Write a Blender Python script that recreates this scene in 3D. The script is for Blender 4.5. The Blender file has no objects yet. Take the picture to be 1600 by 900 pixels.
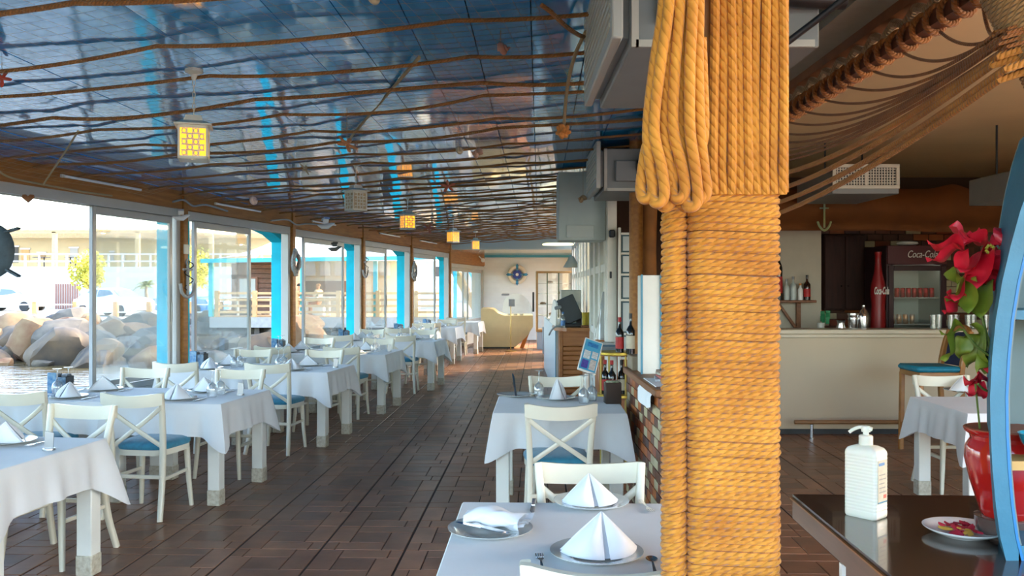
import bpy, math, random
from mathutils import Vector, Matrix, Euler
R = math.radians
random.seed(7)
SC = bpy.context.scene
COL = SC.collection

# ---------------------------------------------------------------- camera, sky, sun, exposure
F = 1360.0                                   # focal length for a 1600 px wide frame
cam_d = bpy.data.cameras.new('camera'); cam = bpy.data.objects.new('camera', cam_d); COL.objects.link(cam)
cam_d.sensor_width = 36.0; cam_d.lens = 36.0 * F / 1600.0
cam_d.shift_y = -3.0 / 1600.0; cam_d.clip_start = 0.05; cam_d.clip_end = 600
cam.location = (0, 0, 1.6); cam.rotation_euler = (R(90), 0, 0)
SC.camera = cam
w = bpy.data.worlds.new('sky'); SC.world = w; w.use_nodes = True
nt = w.node_tree; bg = nt.nodes['Background']
sky = nt.nodes.new('ShaderNodeTexSky'); sky.sky_type = 'NISHITA'
sky.sun_disc = False; sky.sun_elevation = R(27); sky.sun_rotation = R(62); sky.dust_density = 2.5; sky.air_density = 1.0
nt.links.new(sky.outputs[0], bg.inputs[0]); bg.inputs[1].default_value = 1.15
sun_d = bpy.data.lights.new('sun', 'SUN'); sun = bpy.data.objects.new('sun', sun_d); COL.objects.link(sun)
sun_d.energy = 5.0; sun_d.angle = R(0.6); sun_d.color = (1.0, 0.86, 0.62)
_sd = Vector((math.cos(R(27)) * math.sin(R(62)), math.cos(R(27)) * math.cos(R(62)), math.sin(R(27))))
sun.rotation_euler = _sd.to_track_quat('Z', 'Y').to_euler()
SC.view_settings.view_transform = 'Standard'; SC.view_settings.look = 'None'
SC.view_settings.exposure = 1.02; SC.view_settings.gamma = 1.0; SC.view_settings.use_curve_mapping = False
SC.cycles.max_bounces = 10; SC.cycles.diffuse_bounces = 6; SC.cycles.transparent_max_bounces = 24
SC.cycles.sample_clamp_indirect = 8.0
SC.cycles.caustics_reflective = False; SC.cycles.caustics_refractive = False

# ---------------------------------------------------------------- helpers
def P(x, y, Y):                              # a point at depth Y seen at pixel x, y
    return Vector(((x - 800) / F * Y, Y, 1.6 + (447 - y) / F * Y))
def wallX(Y): return -5.55 + 0.1826 * Y      # plan line of the window wall
TA = 1.81                                    # plan angle of the floor tiles, degrees clockwise from +Y
WA = 10.35                                   # plan angle of the window wall
RA = 7.0                                     # plan angle of the table rows

MATS = {}
def mat(name, col, rough=0.5, metal=0.0, var=0.0, vs=8.0, bump=0.0, bs=60.0, spec=0.5, coat=0.0, emit=0.0, stretch=None, col2=None, trans=0.0, sheen=0.0, uv=False, sub=0.0):
    if name in MATS: return MATS[name]
    m = bpy.data.materials.new(name); m.use_nodes = True
    n = m.node_tree.nodes; l = m.node_tree.links; b = n['Principled BSDF']
    b.inputs['Base Color'].default_value = (*col, 1); b.inputs['Roughness'].default_value = rough
    b.inputs['Metallic'].default_value = metal; b.inputs['Specular IOR Level'].default_value = spec
    b.inputs['Coat Weight'].default_value = coat
    b.inputs['Transmission Weight'].default_value = trans
    if sheen: b.inputs['Sheen Weight'].default_value = sheen
    if sub: b.inputs['Subsurface Weight'].default_value = sub; b.inputs['Subsurface Scale'].default_value = 0.01
    if emit: b.inputs['Emission Color'].default_value = (*col, 1); b.inputs['Emission Strength'].default_value = emit
    if var or bump or col2:
        tc = n.new('ShaderNodeTexCoord'); mp = n.new('ShaderNodeMapping')
        l.new(tc.outputs['UV' if uv else 'Object'], mp.inputs['Vector'])
        if stretch: mp.inputs['Scale'].default_value = stretch
    if var or col2:
        oi = n.new('ShaderNodeObjectInfo'); ad = n.new('ShaderNodeVectorMath'); ad.operation = 'ADD'
        sc = n.new('ShaderNodeVectorMath'); sc.operation = 'SCALE'; sc.inputs[0].default_value = (31, 17, 11)
        l.new(oi.outputs['Random'], sc.inputs['Scale']); l.new(mp.outputs[0], ad.inputs[0]); l.new(sc.outputs[0], ad.inputs[1])
        nz = n.new('ShaderNodeTexNoise'); nz.inputs['Scale'].default_value = vs; nz.inputs['Detail'].default_value = 5
        l.new(ad.outputs[0], nz.inputs['Vector'])
        rp = n.new('ShaderNodeValToRGB'); c2 = col2 or tuple(min(1, c * (1 + var)) for c in col)
        c1 = col if col2 else tuple(c * (1 - var) for c in col)
        rp.color_ramp.elements[0].position = 0.3; rp.color_ramp.elements[1].position = 0.7
        rp.color_ramp.elements[0].color = (*c1, 1); rp.color_ramp.elements[1].color = (*c2, 1)
        l.new(nz.outputs['Fac'], rp.inputs[0]); l.new(rp.outputs[0], b.inputs['Base Color'])
        if emit: l.new(rp.outputs[0], b.inputs['Emission Color'])
    if bump:
        nb = n.new('ShaderNodeTexNoise'); nb.inputs['Scale'].default_value = bs; nb.inputs['Detail'].default_value = 4
        l.new(mp.outputs[0], nb.inputs['Vector'])
        bp = n.new('ShaderNodeBump'); bp.inputs['Strength'].default_value = bump; bp.inputs['Distance'].default_value = 0.01
        l.new(nb.outputs['Fac'], bp.inputs['Height']); l.new(bp.outputs[0], b.inputs['Normal'])
    MATS[name] = m
    return m
def glass_mat(name, tint=(1, 1, 1), haze=0.08, gloss=0.12, rough=0.02, hazecol=(0.9, 0.93, 0.9)):
    if name in MATS: return MATS[name]
    m = bpy.data.materials.new(name); m.use_nodes = True
    n = m.node_tree.nodes; l = m.node_tree.links; n.remove(n['Principled BSDF']); out = n['Material Output']
    t = n.new('ShaderNodeBsdfTransparent'); t.inputs[0].default_value = (*tint, 1)
    g = n.new('ShaderNodeBsdfGlossy'); g.inputs['Roughness'].default_value = rough
    d = n.new('ShaderNodeBsdfDiffuse'); d.inputs[0].default_value = (*hazecol, 1)
    tl = n.new('ShaderNodeBsdfTranslucent'); tl.inputs[0].default_value = (*hazecol, 1)
    md = n.new('ShaderNodeMixShader'); md.inputs[0].default_value = 0.6; l.new(d.outputs[0], md.inputs[1]); l.new(tl.outputs[0], md.inputs[2])
    m1 = n.new('ShaderNodeMixShader'); m1.inputs[0].default_value = haze; l.new(t.outputs[0], m1.inputs[1]); l.new(md.outputs[0], m1.inputs[2])
    fr = n.new('ShaderNodeFresnel'); fr.inputs[0].default_value = 1.45
    mu = n.new('ShaderNodeMath'); mu.operation = 'MULTIPLY_ADD'; mu.inputs[1].default_value = 0.35; mu.inputs[2].default_value = gloss * 0.3
    l.new(fr.outputs[0], mu.inputs[0])
    m2 = n.new('ShaderNodeMixShader'); l.new(mu.outputs[0], m2.inputs[0]); l.new(m1.outputs[0], m2.inputs[1]); l.new(g.outputs[0], m2.inputs[2])
    l.new(m2.outputs[0], out.inputs[0])
    MATS[name] = m
    return m
def rope_mat(name, c1, c2, twist=38.0, lobes=3.0):
    """Twisted strands from the tube's own UV: U runs along the rope in metres, V around it."""
    if name in MATS: return MATS[name]
    m = bpy.data.materials.new(name); m.use_nodes = True
    n = m.node_tree.nodes; l = m.node_tree.links; b = n['Principled BSDF']; b.inputs['Roughness'].default_value = 0.75
    b.inputs['Sheen Weight'].default_value = 0.15
    uv = n.new('ShaderNodeTexCoord'); sp = n.new('ShaderNodeSeparateXYZ'); l.new(uv.outputs['UV'], sp.inputs[0])
    a = n.new('ShaderNodeMath'); a.operation = 'MULTIPLY'; a.inputs[1].default_value = twist; l.new(sp.outputs[0], a.inputs[0])
    c = n.new('ShaderNodeMath'); c.operation = 'MULTIPLY_ADD'; c.inputs[1].default_value = lobes; l.new(sp.outputs[1], c.inputs[0]); l.new(a.outputs[0], c.inputs[2])
    fr = n.new('ShaderNodeMath'); fr.operation = 'FRACT'; l.new(c.outputs[0], fr.inputs[0])
    # rounded strand profile 1-(2f-1)^2
    s = n.new('ShaderNodeMath'); s.operation = 'MULTIPLY_ADD'; s.inputs[1].default_value = 2; s.inputs[2].default_value = -1; l.new(fr.outputs[0], s.inputs[0])
    q = n.new('ShaderNodeMath'); q.operation = 'MULTIPLY'; l.new(s.outputs[0], q.inputs[0]); l.new(s.outputs[0], q.inputs[1])
    h = n.new('ShaderNodeMath'); h.operation = 'SUBTRACT'; h.inputs[0].default_value = 1; l.new(q.outputs[0], h.inputs[1])
    tcn = n.new('ShaderNodeTexNoise'); tcn.inputs['Scale'].default_value = 7; tcn.inputs['Detail'].default_value = 6
    l.new(uv.outputs['Object'], tcn.inputs['Vector'])
    fib = n.new('ShaderNodeTexNoise'); fib.inputs['Scale'].default_value = 160; l.new(uv.outputs['Object'], fib.inputs['Vector'])
    hh = n.new('ShaderNodeMath'); hh.operation = 'MULTIPLY_ADD'; hh.inputs[1].default_value = 0.25; l.new(fib.outputs[0], hh.inputs[0]); l.new(h.outputs[0], hh.inputs[2])
    bp = n.new('ShaderNodeBump'); bp.inputs['Strength'].default_value = 0.9; bp.inputs['Distance'].default_value = 0.004
    l.new(hh.outputs[0], bp.inputs['Height']); l.new(bp.outputs[0], b.inputs['Normal'])
    rp = n.new('ShaderNodeValToRGB'); rp.color_ramp.elements[0].color = (*c1, 1); rp.color_ramp.elements[1].color = (*c2, 1)
    rp.color_ramp.elements[0].position = 0.3; rp.color_ramp.elements[1].position = 0.7
    l.new(tcn.outputs['Fac'], rp.inputs[0]); l.new(rp.outputs[0], b.inputs['Base Color'])
    MATS[name] = m
    return m

class MB:
    """Collects geometry; build() links it as ONE mesh object."""
    def __init__(s): s.v = []; s.f = []; s.uv = {}; s.mi = {}
    def add(s, verts, faces, uvs=None, mi=0):
        o = len(s.v); s.v += [tuple(v) for v in verts]
        for k, f in enumerate(faces):
            if uvs: s.uv[len(s.f)] = uvs[k]
            if mi: s.mi[len(s.f)] = mi
            s.f.append(tuple(i + o for i in f))
        return s
    def box(s, x0, x1, y0, y1, z0, z1, mi=0):
        return s.add([(x0, y0, z0), (x1, y0, z0), (x1, y1, z0), (x0, y1, z0), (x0, y0, z1), (x1, y0, z1), (x1, y1, z1), (x0, y1, z1)],
                     [(0, 3, 2, 1), (4, 5, 6, 7), (0, 1, 5, 4), (1, 2, 6, 5), (2, 3, 7, 6), (3, 0, 4, 7)], mi=mi)
    def rbox(s, x0, x1, y0, y1, z0, z1, r=0.005, mi=0):
        """box with chamfered edges"""
        b = []
        xs, ys, zs = (x0, x1), (y0, y1), (z0, z1)
        V = []; idx = {}
        for i in (0, 1):
            for j in (0, 1):
                for k in (0, 1):
                    sx, sy, sz = (1 if i == 0 else -1), (1 if j == 0 else -1), (1 if k == 0 else -1)
                    c = (xs[i], ys[j], zs[k])
                    idx[(i, j, k, 0)] = len(V); V.append((c[0], c[1] + sy * r, c[2] + sz * r))
                    idx[(i, j, k, 1)] = len(V); V.append((c[0] + sx * r, c[1], c[2] + sz * r))
                    idx[(i, j, k, 2)] = len(V); V.append((c[0] + sx * r, c[1] + sy * r, c[2]))
        Fc = []
        I = lambda i, j, k, a: idx[(i, j, k, a)]
        Fc += [(I(0,0,0,0), I(0,0,1,0), I(0,1,1,0), I(0,1,0,0)), (I(1,0,0,0), I(1,1,0,0), I(1,1,1,0), I(1,0,1,0)),
               (I(0,0,0,1), I(1,0,0,1), I(1,0,1,1), I(0,0,1,1)), (I(0,1,0,1), I(0,1,1,1), I(1,1,1,1), I(1,1,0,1)),
               (I(0,0,0,2), I(0,1,0,2), I(1,1,0,2), I(1,0,0,2)), (I(0,0,1,2), I(1,0,1,2), I(1,1,1,2), I(0,1,1,2))]
        for i in (0, 1):
            for j in (0, 1): Fc.append((I(i,j,0,0), I(i,j,1,0), I(i,j,1,1), I(i,j,0,1)) if (i == j) else (I(i,j,0,1), I(i,j,1,1), I(i,j,1,0), I(i,j,0,0)))
        for i in (0, 1):
            for k in (0, 1): Fc.append((I(i,0,k,2), I(i,1,k,2), I(i,1,k,0), I(i,0,k,0)) if (i == k) else (I(i,0,k,0), I(i,1,k,0), I(i,1,k,2), I(i,0,k,2)))
        for j in (0, 1):
            for k in (0, 1): Fc.append((I(0,j,k,1), I(1,j,k,1), I(1,j,k,2), I(0,j,k,2)) if (j == k) else (I(0,j,k,2), I(1,j,k,2), I(1,j,k,1), I(0,j,k,1)))
        for i in (0, 1):
            for j in (0, 1):
                for k in (0, 1):
                    t = (I(i,j,k,0), I(i,j,k,1), I(i,j,k,2))
                    Fc.append(t if (i + j + k) % 2 == 0 else t[::-1])
        return s.add(V, Fc, mi=mi)
    def xf(s, M, start=0):
        for i in range(start, len(s.v)): s.v[i] = tuple(M @ Vector(s.v[i]))
        return s
    def bar(s, p0, p1, w, h, up=(0, 0, 1), mi=0):
        p0, p1 = Vector(p0), Vector(p1); d = (p1 - p0).normalized(); u = Vector(up)
        a = d.cross(u)
        if a.length < 1e-4: a = d.cross(Vector((1, 0, 0)))
        a.normalize(); b = a.cross(d).normalized(); V = []
        for p in (p0, p1):
            for sa, sb in ((-1, -1), (1, -1), (1, 1), (-1, 1)): V.append(p + a * sa * w / 2 + b * sb * h / 2)
        return s.add(V, [(0, 1, 2, 3), (7, 6, 5, 4), (0, 4, 5, 1), (1, 5, 6, 2), (2, 6, 7, 3), (3, 7, 4, 0)], mi=mi)
    def tube(s, pts, r, n=8, cap=True, closed=False, mi=0, flat=1.0):
        pts = [Vector(p) for p in pts]; k = len(pts); rr = r if isinstance(r, (list, tuple)) else [r] * k
        V = []; nrm = None; L = 0.0; Ls = []
        for i, p in enumerate(pts):
            a = pts[(i - 1) % k] if (i > 0 or closed) else p; c = pts[(i + 1) % k] if (i < k - 1 or closed) else p
            t = (c - a)
            t = t.normalized() if t.length > 1e-9 else Vector((0, 0, 1))
            if nrm is None:
                nrm = t.cross(Vector((0, 0, 1)))
                if nrm.length < 1e-3: nrm = t.cross(Vector((1, 0, 0)))
            nrm = (nrm - t * nrm.dot(t))
            nrm = nrm.normalized() if nrm.length > 1e-9 else t.orthogonal().normalized()
            b = t.cross(nrm)
            if i: L += (p - pts[i - 1]).length
            Ls.append(L)
            for j in range(n):
                q = 2 * math.pi * j / n; V.append(p + (nrm * math.cos(q) + b * math.sin(q) * flat) * rr[i])
        Fc = []; U = []
        m = k if closed else k - 1
        for i in range(m):
            i2 = (i + 1) % k; l0 = Ls[i]; l1 = Ls[i2] if i2 else Ls[i] + (pts[0] - pts[i]).length
            for j in range(n):
                j2 = (j + 1) % n
                Fc.append((i * n + j, i * n + j2, i2 * n + j2, i2 * n + j))
                U.append(((l0, j / n), (l0, (j + 1) / n), (l1, (j + 1) / n), (l1, j / n)))
        if cap and not closed:
            Fc.append(tuple(range(n - 1, -1, -1))); U.append(((0, 0),) * n)
            Fc.append(tuple((k - 1) * n + j for j in range(n))); U.append(((0, 0),) * n)
        return s.add(V, Fc, U, mi=mi)
    def lathe(s, prof, n=24, c=(0, 0, 0), axis='z', mi=0, arc=1.0):
        V = []; Fc = []; k = len(prof); m = n if arc == 1.0 else n + 1
        for r, z in prof:
            for j in range(m):
                q = 2 * math.pi * j / n * arc; x, y = r * math.cos(q), r * math.sin(q)
                V.append((c[0] + x, c[1] + y, c[2] + z) if axis == 'z' else ((c[0] + x, c[1] - z, c[2] + y) if axis == 'y' else (c[0] + z, c[1] + x, c[2] + y)))
        for i in range(k - 1):
            for j in range(n):
                j2 = (j + 1) % m
                Fc.append((i * m + j, i * m + j2, (i + 1) * m + j2, (i + 1) * m + j))
        if arc == 1.0:
            if prof[0][0] > 1e-5: Fc.append(tuple(range(m - 1, -1, -1)))
            if prof[-1][0] > 1e-5: Fc.append(tuple((k - 1) * m + j for j in range(m)))
        return s.add(V, Fc, mi=mi)
    def prism(s, poly, t0, t1, plane='xz', mi=0):
        """outline extruded: plane xz -> along y, xy -> along z, yz -> along x"""
        k = len(poly); V = []
        for t in (t0, t1):
            for a, b in poly: V.append((a, t, b) if plane == 'xz' else ((a, b, t) if plane == 'xy' else (t, a, b)))
        Fc = [tuple(range(k)), tuple(range(2 * k - 1, k - 1, -1))]
        for i in range(k): j = (i + 1) % k; Fc.append((j, i, i + k, j + k))
        return s.add(V, Fc, mi=mi)
    def grid(s, fn, nu, nv, mi=0, wrap=False):
        V = [fn(i / nu, j / nv) for i in range(nu + 1) for j in range(nv + 1)]
        Fc = [(i * (nv + 1) + j, (i + 1) * (nv + 1) + j, (i + 1) * (nv + 1) + j + 1, i * (nv + 1) + j + 1) for i in range(nu) for j in range(nv)]
        return s.add(V, Fc, mi=mi)
    def mesh(s, name, mats, smooth=True, angle=38, recalc=True):
        me = bpy.data.meshes.new(name); me.from_pydata(s.v, [], s.f)
        for m in (mats if isinstance(mats, (list, tuple)) else [mats]): me.materials.append(m)
        if s.uv:
            ul = me.uv_layers.new(name='UVMap')
            for p in me.polygons:
                u = s.uv.get(p.index)
                if u:
                    for li, c in zip(p.loop_indices, u): ul.data[li].uv = c
        for i, k in s.mi.items(): me.polygons[i].material_index = k
        if recalc and not s.uv and len(s.f) < 60000:
            import bmesh
            bm = bmesh.new(); bm.from_mesh(me); bmesh.ops.recalc_face_normals(bm, faces=bm.faces); bm.to_mesh(me); bm.free()
        if smooth:
            me.polygons.foreach_set('use_smooth', [True] * len(me.polygons))
            try: me.set_sharp_from_angle(angle=R(angle))
            except Exception: pass
        me.update()
        return me
    def build(s, name, mats, parent=None, loc=(0, 0, 0), rot=0.0, smooth=True, angle=38, kind=None):
        return obj(name, s.mesh(name, mats, smooth, angle), parent, loc, rot, kind)
def obj(name, me, parent=None, loc=(0, 0, 0), rot=0.0, kind=None):
    o = bpy.data.objects.new(name, me); COL.objects.link(o); o.location = loc
    o.rotation_euler = rot if isinstance(rot, (tuple, list, Euler)) else (0, 0, rot)
    if parent: o.parent = parent
    if kind: o['kind'] = kind
    return o
def tag(o, label, cat, group=None):
    o['label'] = label; o['category'] = cat
    if group: o['group'] = group
    return o
def thing(name, label, cat, loc=(0, 0, 0), rot=0.0, group=None):
    o = bpy.data.objects.new(name, None); COL.objects.link(o); o.location = loc; o.rotation_euler = rot if isinstance(rot, (tuple, list)) else (0, 0, rot)
    o.empty_display_size = 0.1
    return tag(o, label, cat, group)
def dup(root, label, loc, rot=0.0, group=None, scale=None):
    def cp(o, par):
        c = o.copy(); COL.objects.link(c); c.parent = par
        for ch in list(o.children): cp(ch, c)
        return c
    r = cp(root, None); r.location = loc; r.rotation_euler = rot if isinstance(rot, (tuple, list)) else (0, 0, rot); r['label'] = label
    if group: r['group'] = group
    if scale: r.scale = scale if isinstance(scale, (tuple, list)) else (scale,) * 3
    return r
ORD = ['first', 'second', 'third', 'fourth', 'fifth', 'sixth', 'seventh', 'eighth', 'ninth', 'tenth', 'eleventh', 'twelfth', 'thirteenth', 'fourteenth', 'fifteenth',
       'sixteenth', 'seventeenth', 'eighteenth', 'nineteenth', 'twentieth', 'twenty-first', 'twenty-second', 'twenty-third', 'twenty-fourth', 'twenty-fifth', 'twenty-sixth',
       'twenty-seventh', 'twenty-eighth', 'twenty-ninth', 'thirtieth', 'thirty-first', 'thirty-second', 'thirty-third', 'thirty-fourth', 'thirty-fifth', 'thirty-sixth']
def rotp(x, y, deg):                         # plan vector turned clockwise by deg
    a = R(deg); return (x * math.cos(a) + y * math.sin(a), -x * math.sin(a) + y * math.cos(a))

# ---------------------------------------------------------------- materials
M_white = mat('white_paint', (0.80, 0.79, 0.72), 0.45, var=0.05, vs=5, bump=0.05, bs=30)
M_chair = mat('cream_lacquer', (0.76, 0.71, 0.57), 0.32, var=0.04, vs=6, coat=0.2)
M_cloth = mat('white_tablecloth', (0.72, 0.72, 0.715), 0.85, var=0.03, vs=4, bump=0.12, bs=14, sheen=0.2)
M_napkin = mat('white_napkin', (0.86, 0.87, 0.89), 0.85, bump=0.08, bs=40)
M_teal = mat('teal_upholstery', (0.02, 0.19, 0.29), 0.7, var=0.2, vs=25, bump=0.1, bs=200, sheen=0.3)
M_stone = mat('stained_foot', (0.42, 0.36, 0.26), 0.8, col2=(0.62, 0.58, 0.47), vs=40, bump=0.4, bs=60)
M_alu = mat('window_frame_white', (0.50, 0.49, 0.45), 0.35, var=0.05, vs=3)
M_wood = mat('golden_wood', (0.27, 0.10, 0.014), 0.5, col2=(0.42, 0.175, 0.03), vs=5, stretch=(6, 0.6, 6), bump=0.1, bs=20)
M_brown = mat('brown_wood', (0.16, 0.055, 0.015), 0.5, col2=(0.26, 0.10, 0.03), vs=6, stretch=(4, 0.7, 4), bump=0.1)
M_cyan = mat('cyan_render', (0.0, 0.55, 0.75), 0.75, var=0.12, vs=4, bump=0.2, bs=30)
M_steel = mat('polished_steel', (0.75, 0.75, 0.76), 0.18, 1.0)
M_black = mat('black_plastic', (0.012, 0.012, 0.014), 0.4)
M_grey = mat('grey_metal', (0.30, 0.32, 0.33), 0.45, var=0.08, vs=5)
M_plate = mat('grey_glass_plate', (0.50, 0.53, 0.52), 0.16, var=0.05, vs=3, coat=0.6)
M_porc = mat('white_porcelain', (0.82, 0.82, 0.80), 0.15, coat=0.4)
M_glass = glass_mat('clear_glass', (0.97, 0.98, 0.98), 0.16, 0.3, 0.02, (0.95, 0.97, 1))
M_pane = glass_mat('dusty_window_glass', (0.95, 0.975, 0.965), 0.05, 0.2, 0.03, (0.85, 0.86, 0.80))
M_paneclear = glass_mat('clean_window_glass', (0.97, 0.985, 0.98), 0.02, 0.2, 0.01)
M_rope = rope_mat('sisal_rope', (0.44, 0.145, 0.006), (0.64, 0.265, 0.022))
M_ropethin = rope_mat('brown_rope', (0.24, 0.095, 0.015), (0.38, 0.16, 0.03), 60)
M_ropedark = rope_mat('red_brown_rope', (0.20, 0.06, 0.008), (0.34, 0.12, 0.015), 60)
M_cream = mat('cream_ceiling', (0.82, 0.62, 0.35), 0.8, var=0.06, vs=1.2)
# ---------------------------------------------------------------- floor: pinwheel relief tiles, each its own piece
TS = 0.513
def tile_pads(g=0.006):
    return [(0, .72, .74, 1), (.72, 1, .30, 1), (.28, .84, 0, .30), (.84, 1, 0, .30), (0, .28, 0, .74), (.28, .72, .30, .74)]
def tile_mb(mb, x, y, flip, z=0.0):
    for (a, b, c, d) in tile_pads():
        if flip & 1: a, b = 1 - b, 1 - a
        if flip & 2: c, d = 1 - d, 1 - c
        gi = 0.0018; ga = gi if a > 0 else 0.006; gb = gi if b < 1 else 0.006; gc = gi if c > 0 else 0.003; gd = gi if d < 1 else 0.003
        x0, x1, y0, y1 = x + a * TS + ga, x + b * TS - gb, y + c * TS + gc, y + d * TS - gd
        e = 0.003
        mb.add([(x0, y0, z - .006), (x1, y0, z - .006), (x1, y1, z - .006), (x0, y1, z - .006), (x0 + e, y0 + e, z), (x1 - e, y0 + e, z), (x1 - e, y1 - e, z), (x0 + e, y1 - e, z)],
               [(4, 5, 6, 7), (0, 1, 5, 4), (1, 2, 6, 5), (2, 3, 7, 6), (3, 0, 4, 7)])
    return mb
def tile_material():
    m = bpy.data.materials.new('terracotta_tile'); m.use_nodes = True
    n = m.node_tree.nodes; l = m.node_tree.links; b = n['Principled BSDF']
    geo = n.new('ShaderNodeNewGeometry'); oi = n.new('ShaderNodeObjectInfo'); tc = n.new('ShaderNodeTexCoord')
    nz = n.new('ShaderNodeTexNoise'); nz.inputs['Scale'].default_value = 5; nz.inputs['Detail'].default_value = 7
    l.new(geo.outputs['Position'], nz.inputs['Vector'])
    ad = n.new('ShaderNodeMath'); ad.operation = 'MULTIPLY_ADD'; ad.inputs[1].default_value = 0.45; l.new(geo.outputs['Random Per Island'], ad.inputs[0])
    sb = n.new('ShaderNodeMath'); sb.operation = 'MULTIPLY_ADD'; sb.inputs[1].default_value = 0.9; sb.inputs[2].default_value = -0.18
    l.new(nz.outputs['Fac'], sb.inputs[0]); l.new(sb.outputs[0], ad.inputs[2])
    rp = n.new('ShaderNodeValToRGB'); e = rp.color_ramp.elements
    e[0].position = 0.15; e[0].color = (0.15, 0.068, 0.036, 1); e[1].position = 0.95; e[1].color = (0.44, 0.20, 0.095, 1)
    k = e.new(0.55); k.color = (0.27, 0.12, 0.062, 1)
    l.new(ad.outputs[0], rp.inputs[0]); l.new(rp.outputs[0], b.inputs['Base Color'])
    b.inputs['Roughness'].default_value = 0.36; b.inputs['Specular IOR Level'].default_value = 0.45
    bp = n.new('ShaderNodeBump'); bp.inputs['Strength'].default_value = 0.12; bp.inputs['Distance'].default_value = 0.01
    n2 = n.new('ShaderNodeTexNoise'); n2.inputs['Scale'].default_value = 14; l.new(geo.outputs['Position'], n2.inputs['Vector'])
    l.new(n2.outputs[0], bp.inputs['Height']); l.new(bp.outputs[0], b.inputs['Normal'])
    return m
M_tile = tile_material()
M_grout = mat('dark_grout', (0.045, 0.027, 0.02), 0.8)
fl = MB().add([(-5.7, -3.2, -.006), (6.6, -3.2, -.006), (6.6, 26.9, -.006), (-0.55, 26.9, -.006)], [(0, 1, 2, 3)])
fl.box(-5.7, 6.6, -3.2, 26.9, -0.4, -0.3)
fl = MB()
pl = [(wallX(-3.2) - .1, -3.2), (6.6, -3.2), (6.6, 26.9), (wallX(26.9) - .1, 26.9)]
fl.prism(pl, -0.3, -0.0045, 'xy')
floor = fl.build('floor', M_grout, kind='structure')
tile_meshes = [tile_mb(MB(), 0, 0, k).mesh('tile', M_tile, smooth=False) for k in range(4)]
cells = []
for i in range(-14, 16):
    for j in range(-6, 52):
        lx, ly = i * TS + 0.21, j * TS + 0.12
        X, Y = rotp(lx + TS / 2, ly + TS / 2, TA)
        if X < wallX(Y) - 0.25 or Y > 25.7 or X > 6.3 or Y < -3: continue
        X0, Y0 = rotp(lx, ly, TA)
        vis = 0
        if Y > 1.5:
            px, py = 800 + F * X / Y, 447 + F * 1.6 / Y
            if -60 < px < 1660 and py < 940: vis = 1
            if py > 690 and px > 1040 and px < 1225: vis = 0
        cells.append((0 if vis else 1, Y, X0, Y0, lx, ly, (i * 3 + j * 7 + (i * j) % 3) % 4))
cells.sort()
for c in cells[:300]:
    obj('tile', tile_meshes[c[6]], floor, (c[2], c[3], 0), R(-TA))
rest = MB()
for c in cells[300:]: tile_mb(rest, c[4], c[5], c[6])
rest.build('tile', M_tile, floor, rot=R(-TA), smooth=False, kind='stuff')

# ---------------------------------------------------------------- ceiling of blue glossy planks
def ceilZ(X, Y):
    d = (X - wallX(Y)) * 0.9837
    return 2.67 + 0.042 * d
def ceiling_material():
    m = bpy.data.materials.new('blue_gloss_plank'); m.use_nodes = True
    n = m.node_tree.nodes; l = m.node_tree.links; b = n['Principled BSDF']
    geo = n.new('ShaderNodeNewGeometry'); mp = n.new('ShaderNodeMapping'); mp.inputs['Scale'].default_value = (3.0, 0.9, 1)
    mp.inputs['Rotation'].default_value = (0, 0, R(TA)); l.new(geo.outputs['Position'], mp.inputs['Vector'])
    nz = n.new('ShaderNodeTexNoise'); nz.inputs['Scale'].default_value = 1.1; nz.inputs['Detail'].default_value = 1; l.new(mp.outputs[0], nz.inputs['Vector'])
    bp = n.new('ShaderNodeBump'); bp.inputs['Strength'].default_value = 0.10; bp.inputs['Distance'].default_value = 0.05
    l.new(nz.outputs['Fac'], bp.inputs['Height']); l.new(bp.outputs[0], b.inputs['Normal'])
    b.inputs['Base Color'].default_value = (0.006, 0.33, 0.84, 1)
    b.inputs['Roughness'].default_value = 0.07; b.inputs['Specular IOR Level'].default_value = 0.5
    b.inputs['Coat Weight'].default_value = 0.8; b.inputs['Coat Roughness'].default_value = 0.05; b.inputs['Coat IOR'].default_value = 1.5
    l.new(bp.outputs[0], b.inputs['Coat Normal'])
    return m
M_ceil = ceiling_material()
CE = 1.12                                    # right edge of the blue ceiling, in tile axes
YC = 22.0                                    # a step in the ceiling near the far wall
back = MB()
def cpt(lx, ly, dz=0.0):
    X, Y = rotp(lx, ly, TA); return (X, Y, ceilZ(X, Y) + dz)
def lywall(lx):                              # where a plank meets the window wall
    t = math.tan(R(WA - TA)); X0 = -5.55 * math.cos(R(TA)) - 0.12
    return (lx - X0) / t if lx > X0 else 0
ceil_root = None
PW = 0.29
xs = []; lx = CE
while lx > -6.0: xs.append(lx); lx -= PW
pieces = []
for x1 in xs:
    x0 = x1 - PW
    e0, e1 = min(YC, lywall(x0)), min(YC, lywall(x1))
    if e1 <= 0: continue
    e0 = max(e0, -1.1)
    pieces.append((x0 + .003, x1 - .003, -1.3, e0, e1))
b0 = MB()
b0.prism([cpt(CE, -1.4)[:2], cpt(CE, YC)[:2], (wallX(YC) - .2, YC), (wallX(-1.4) - .2, -1.4)], 3.12, 3.2, 'xy')
ceiling = b0.build('ceiling', mat('ceiling_board', (0.03, 0.12, 0.22), 0.7), kind='structure')
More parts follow.
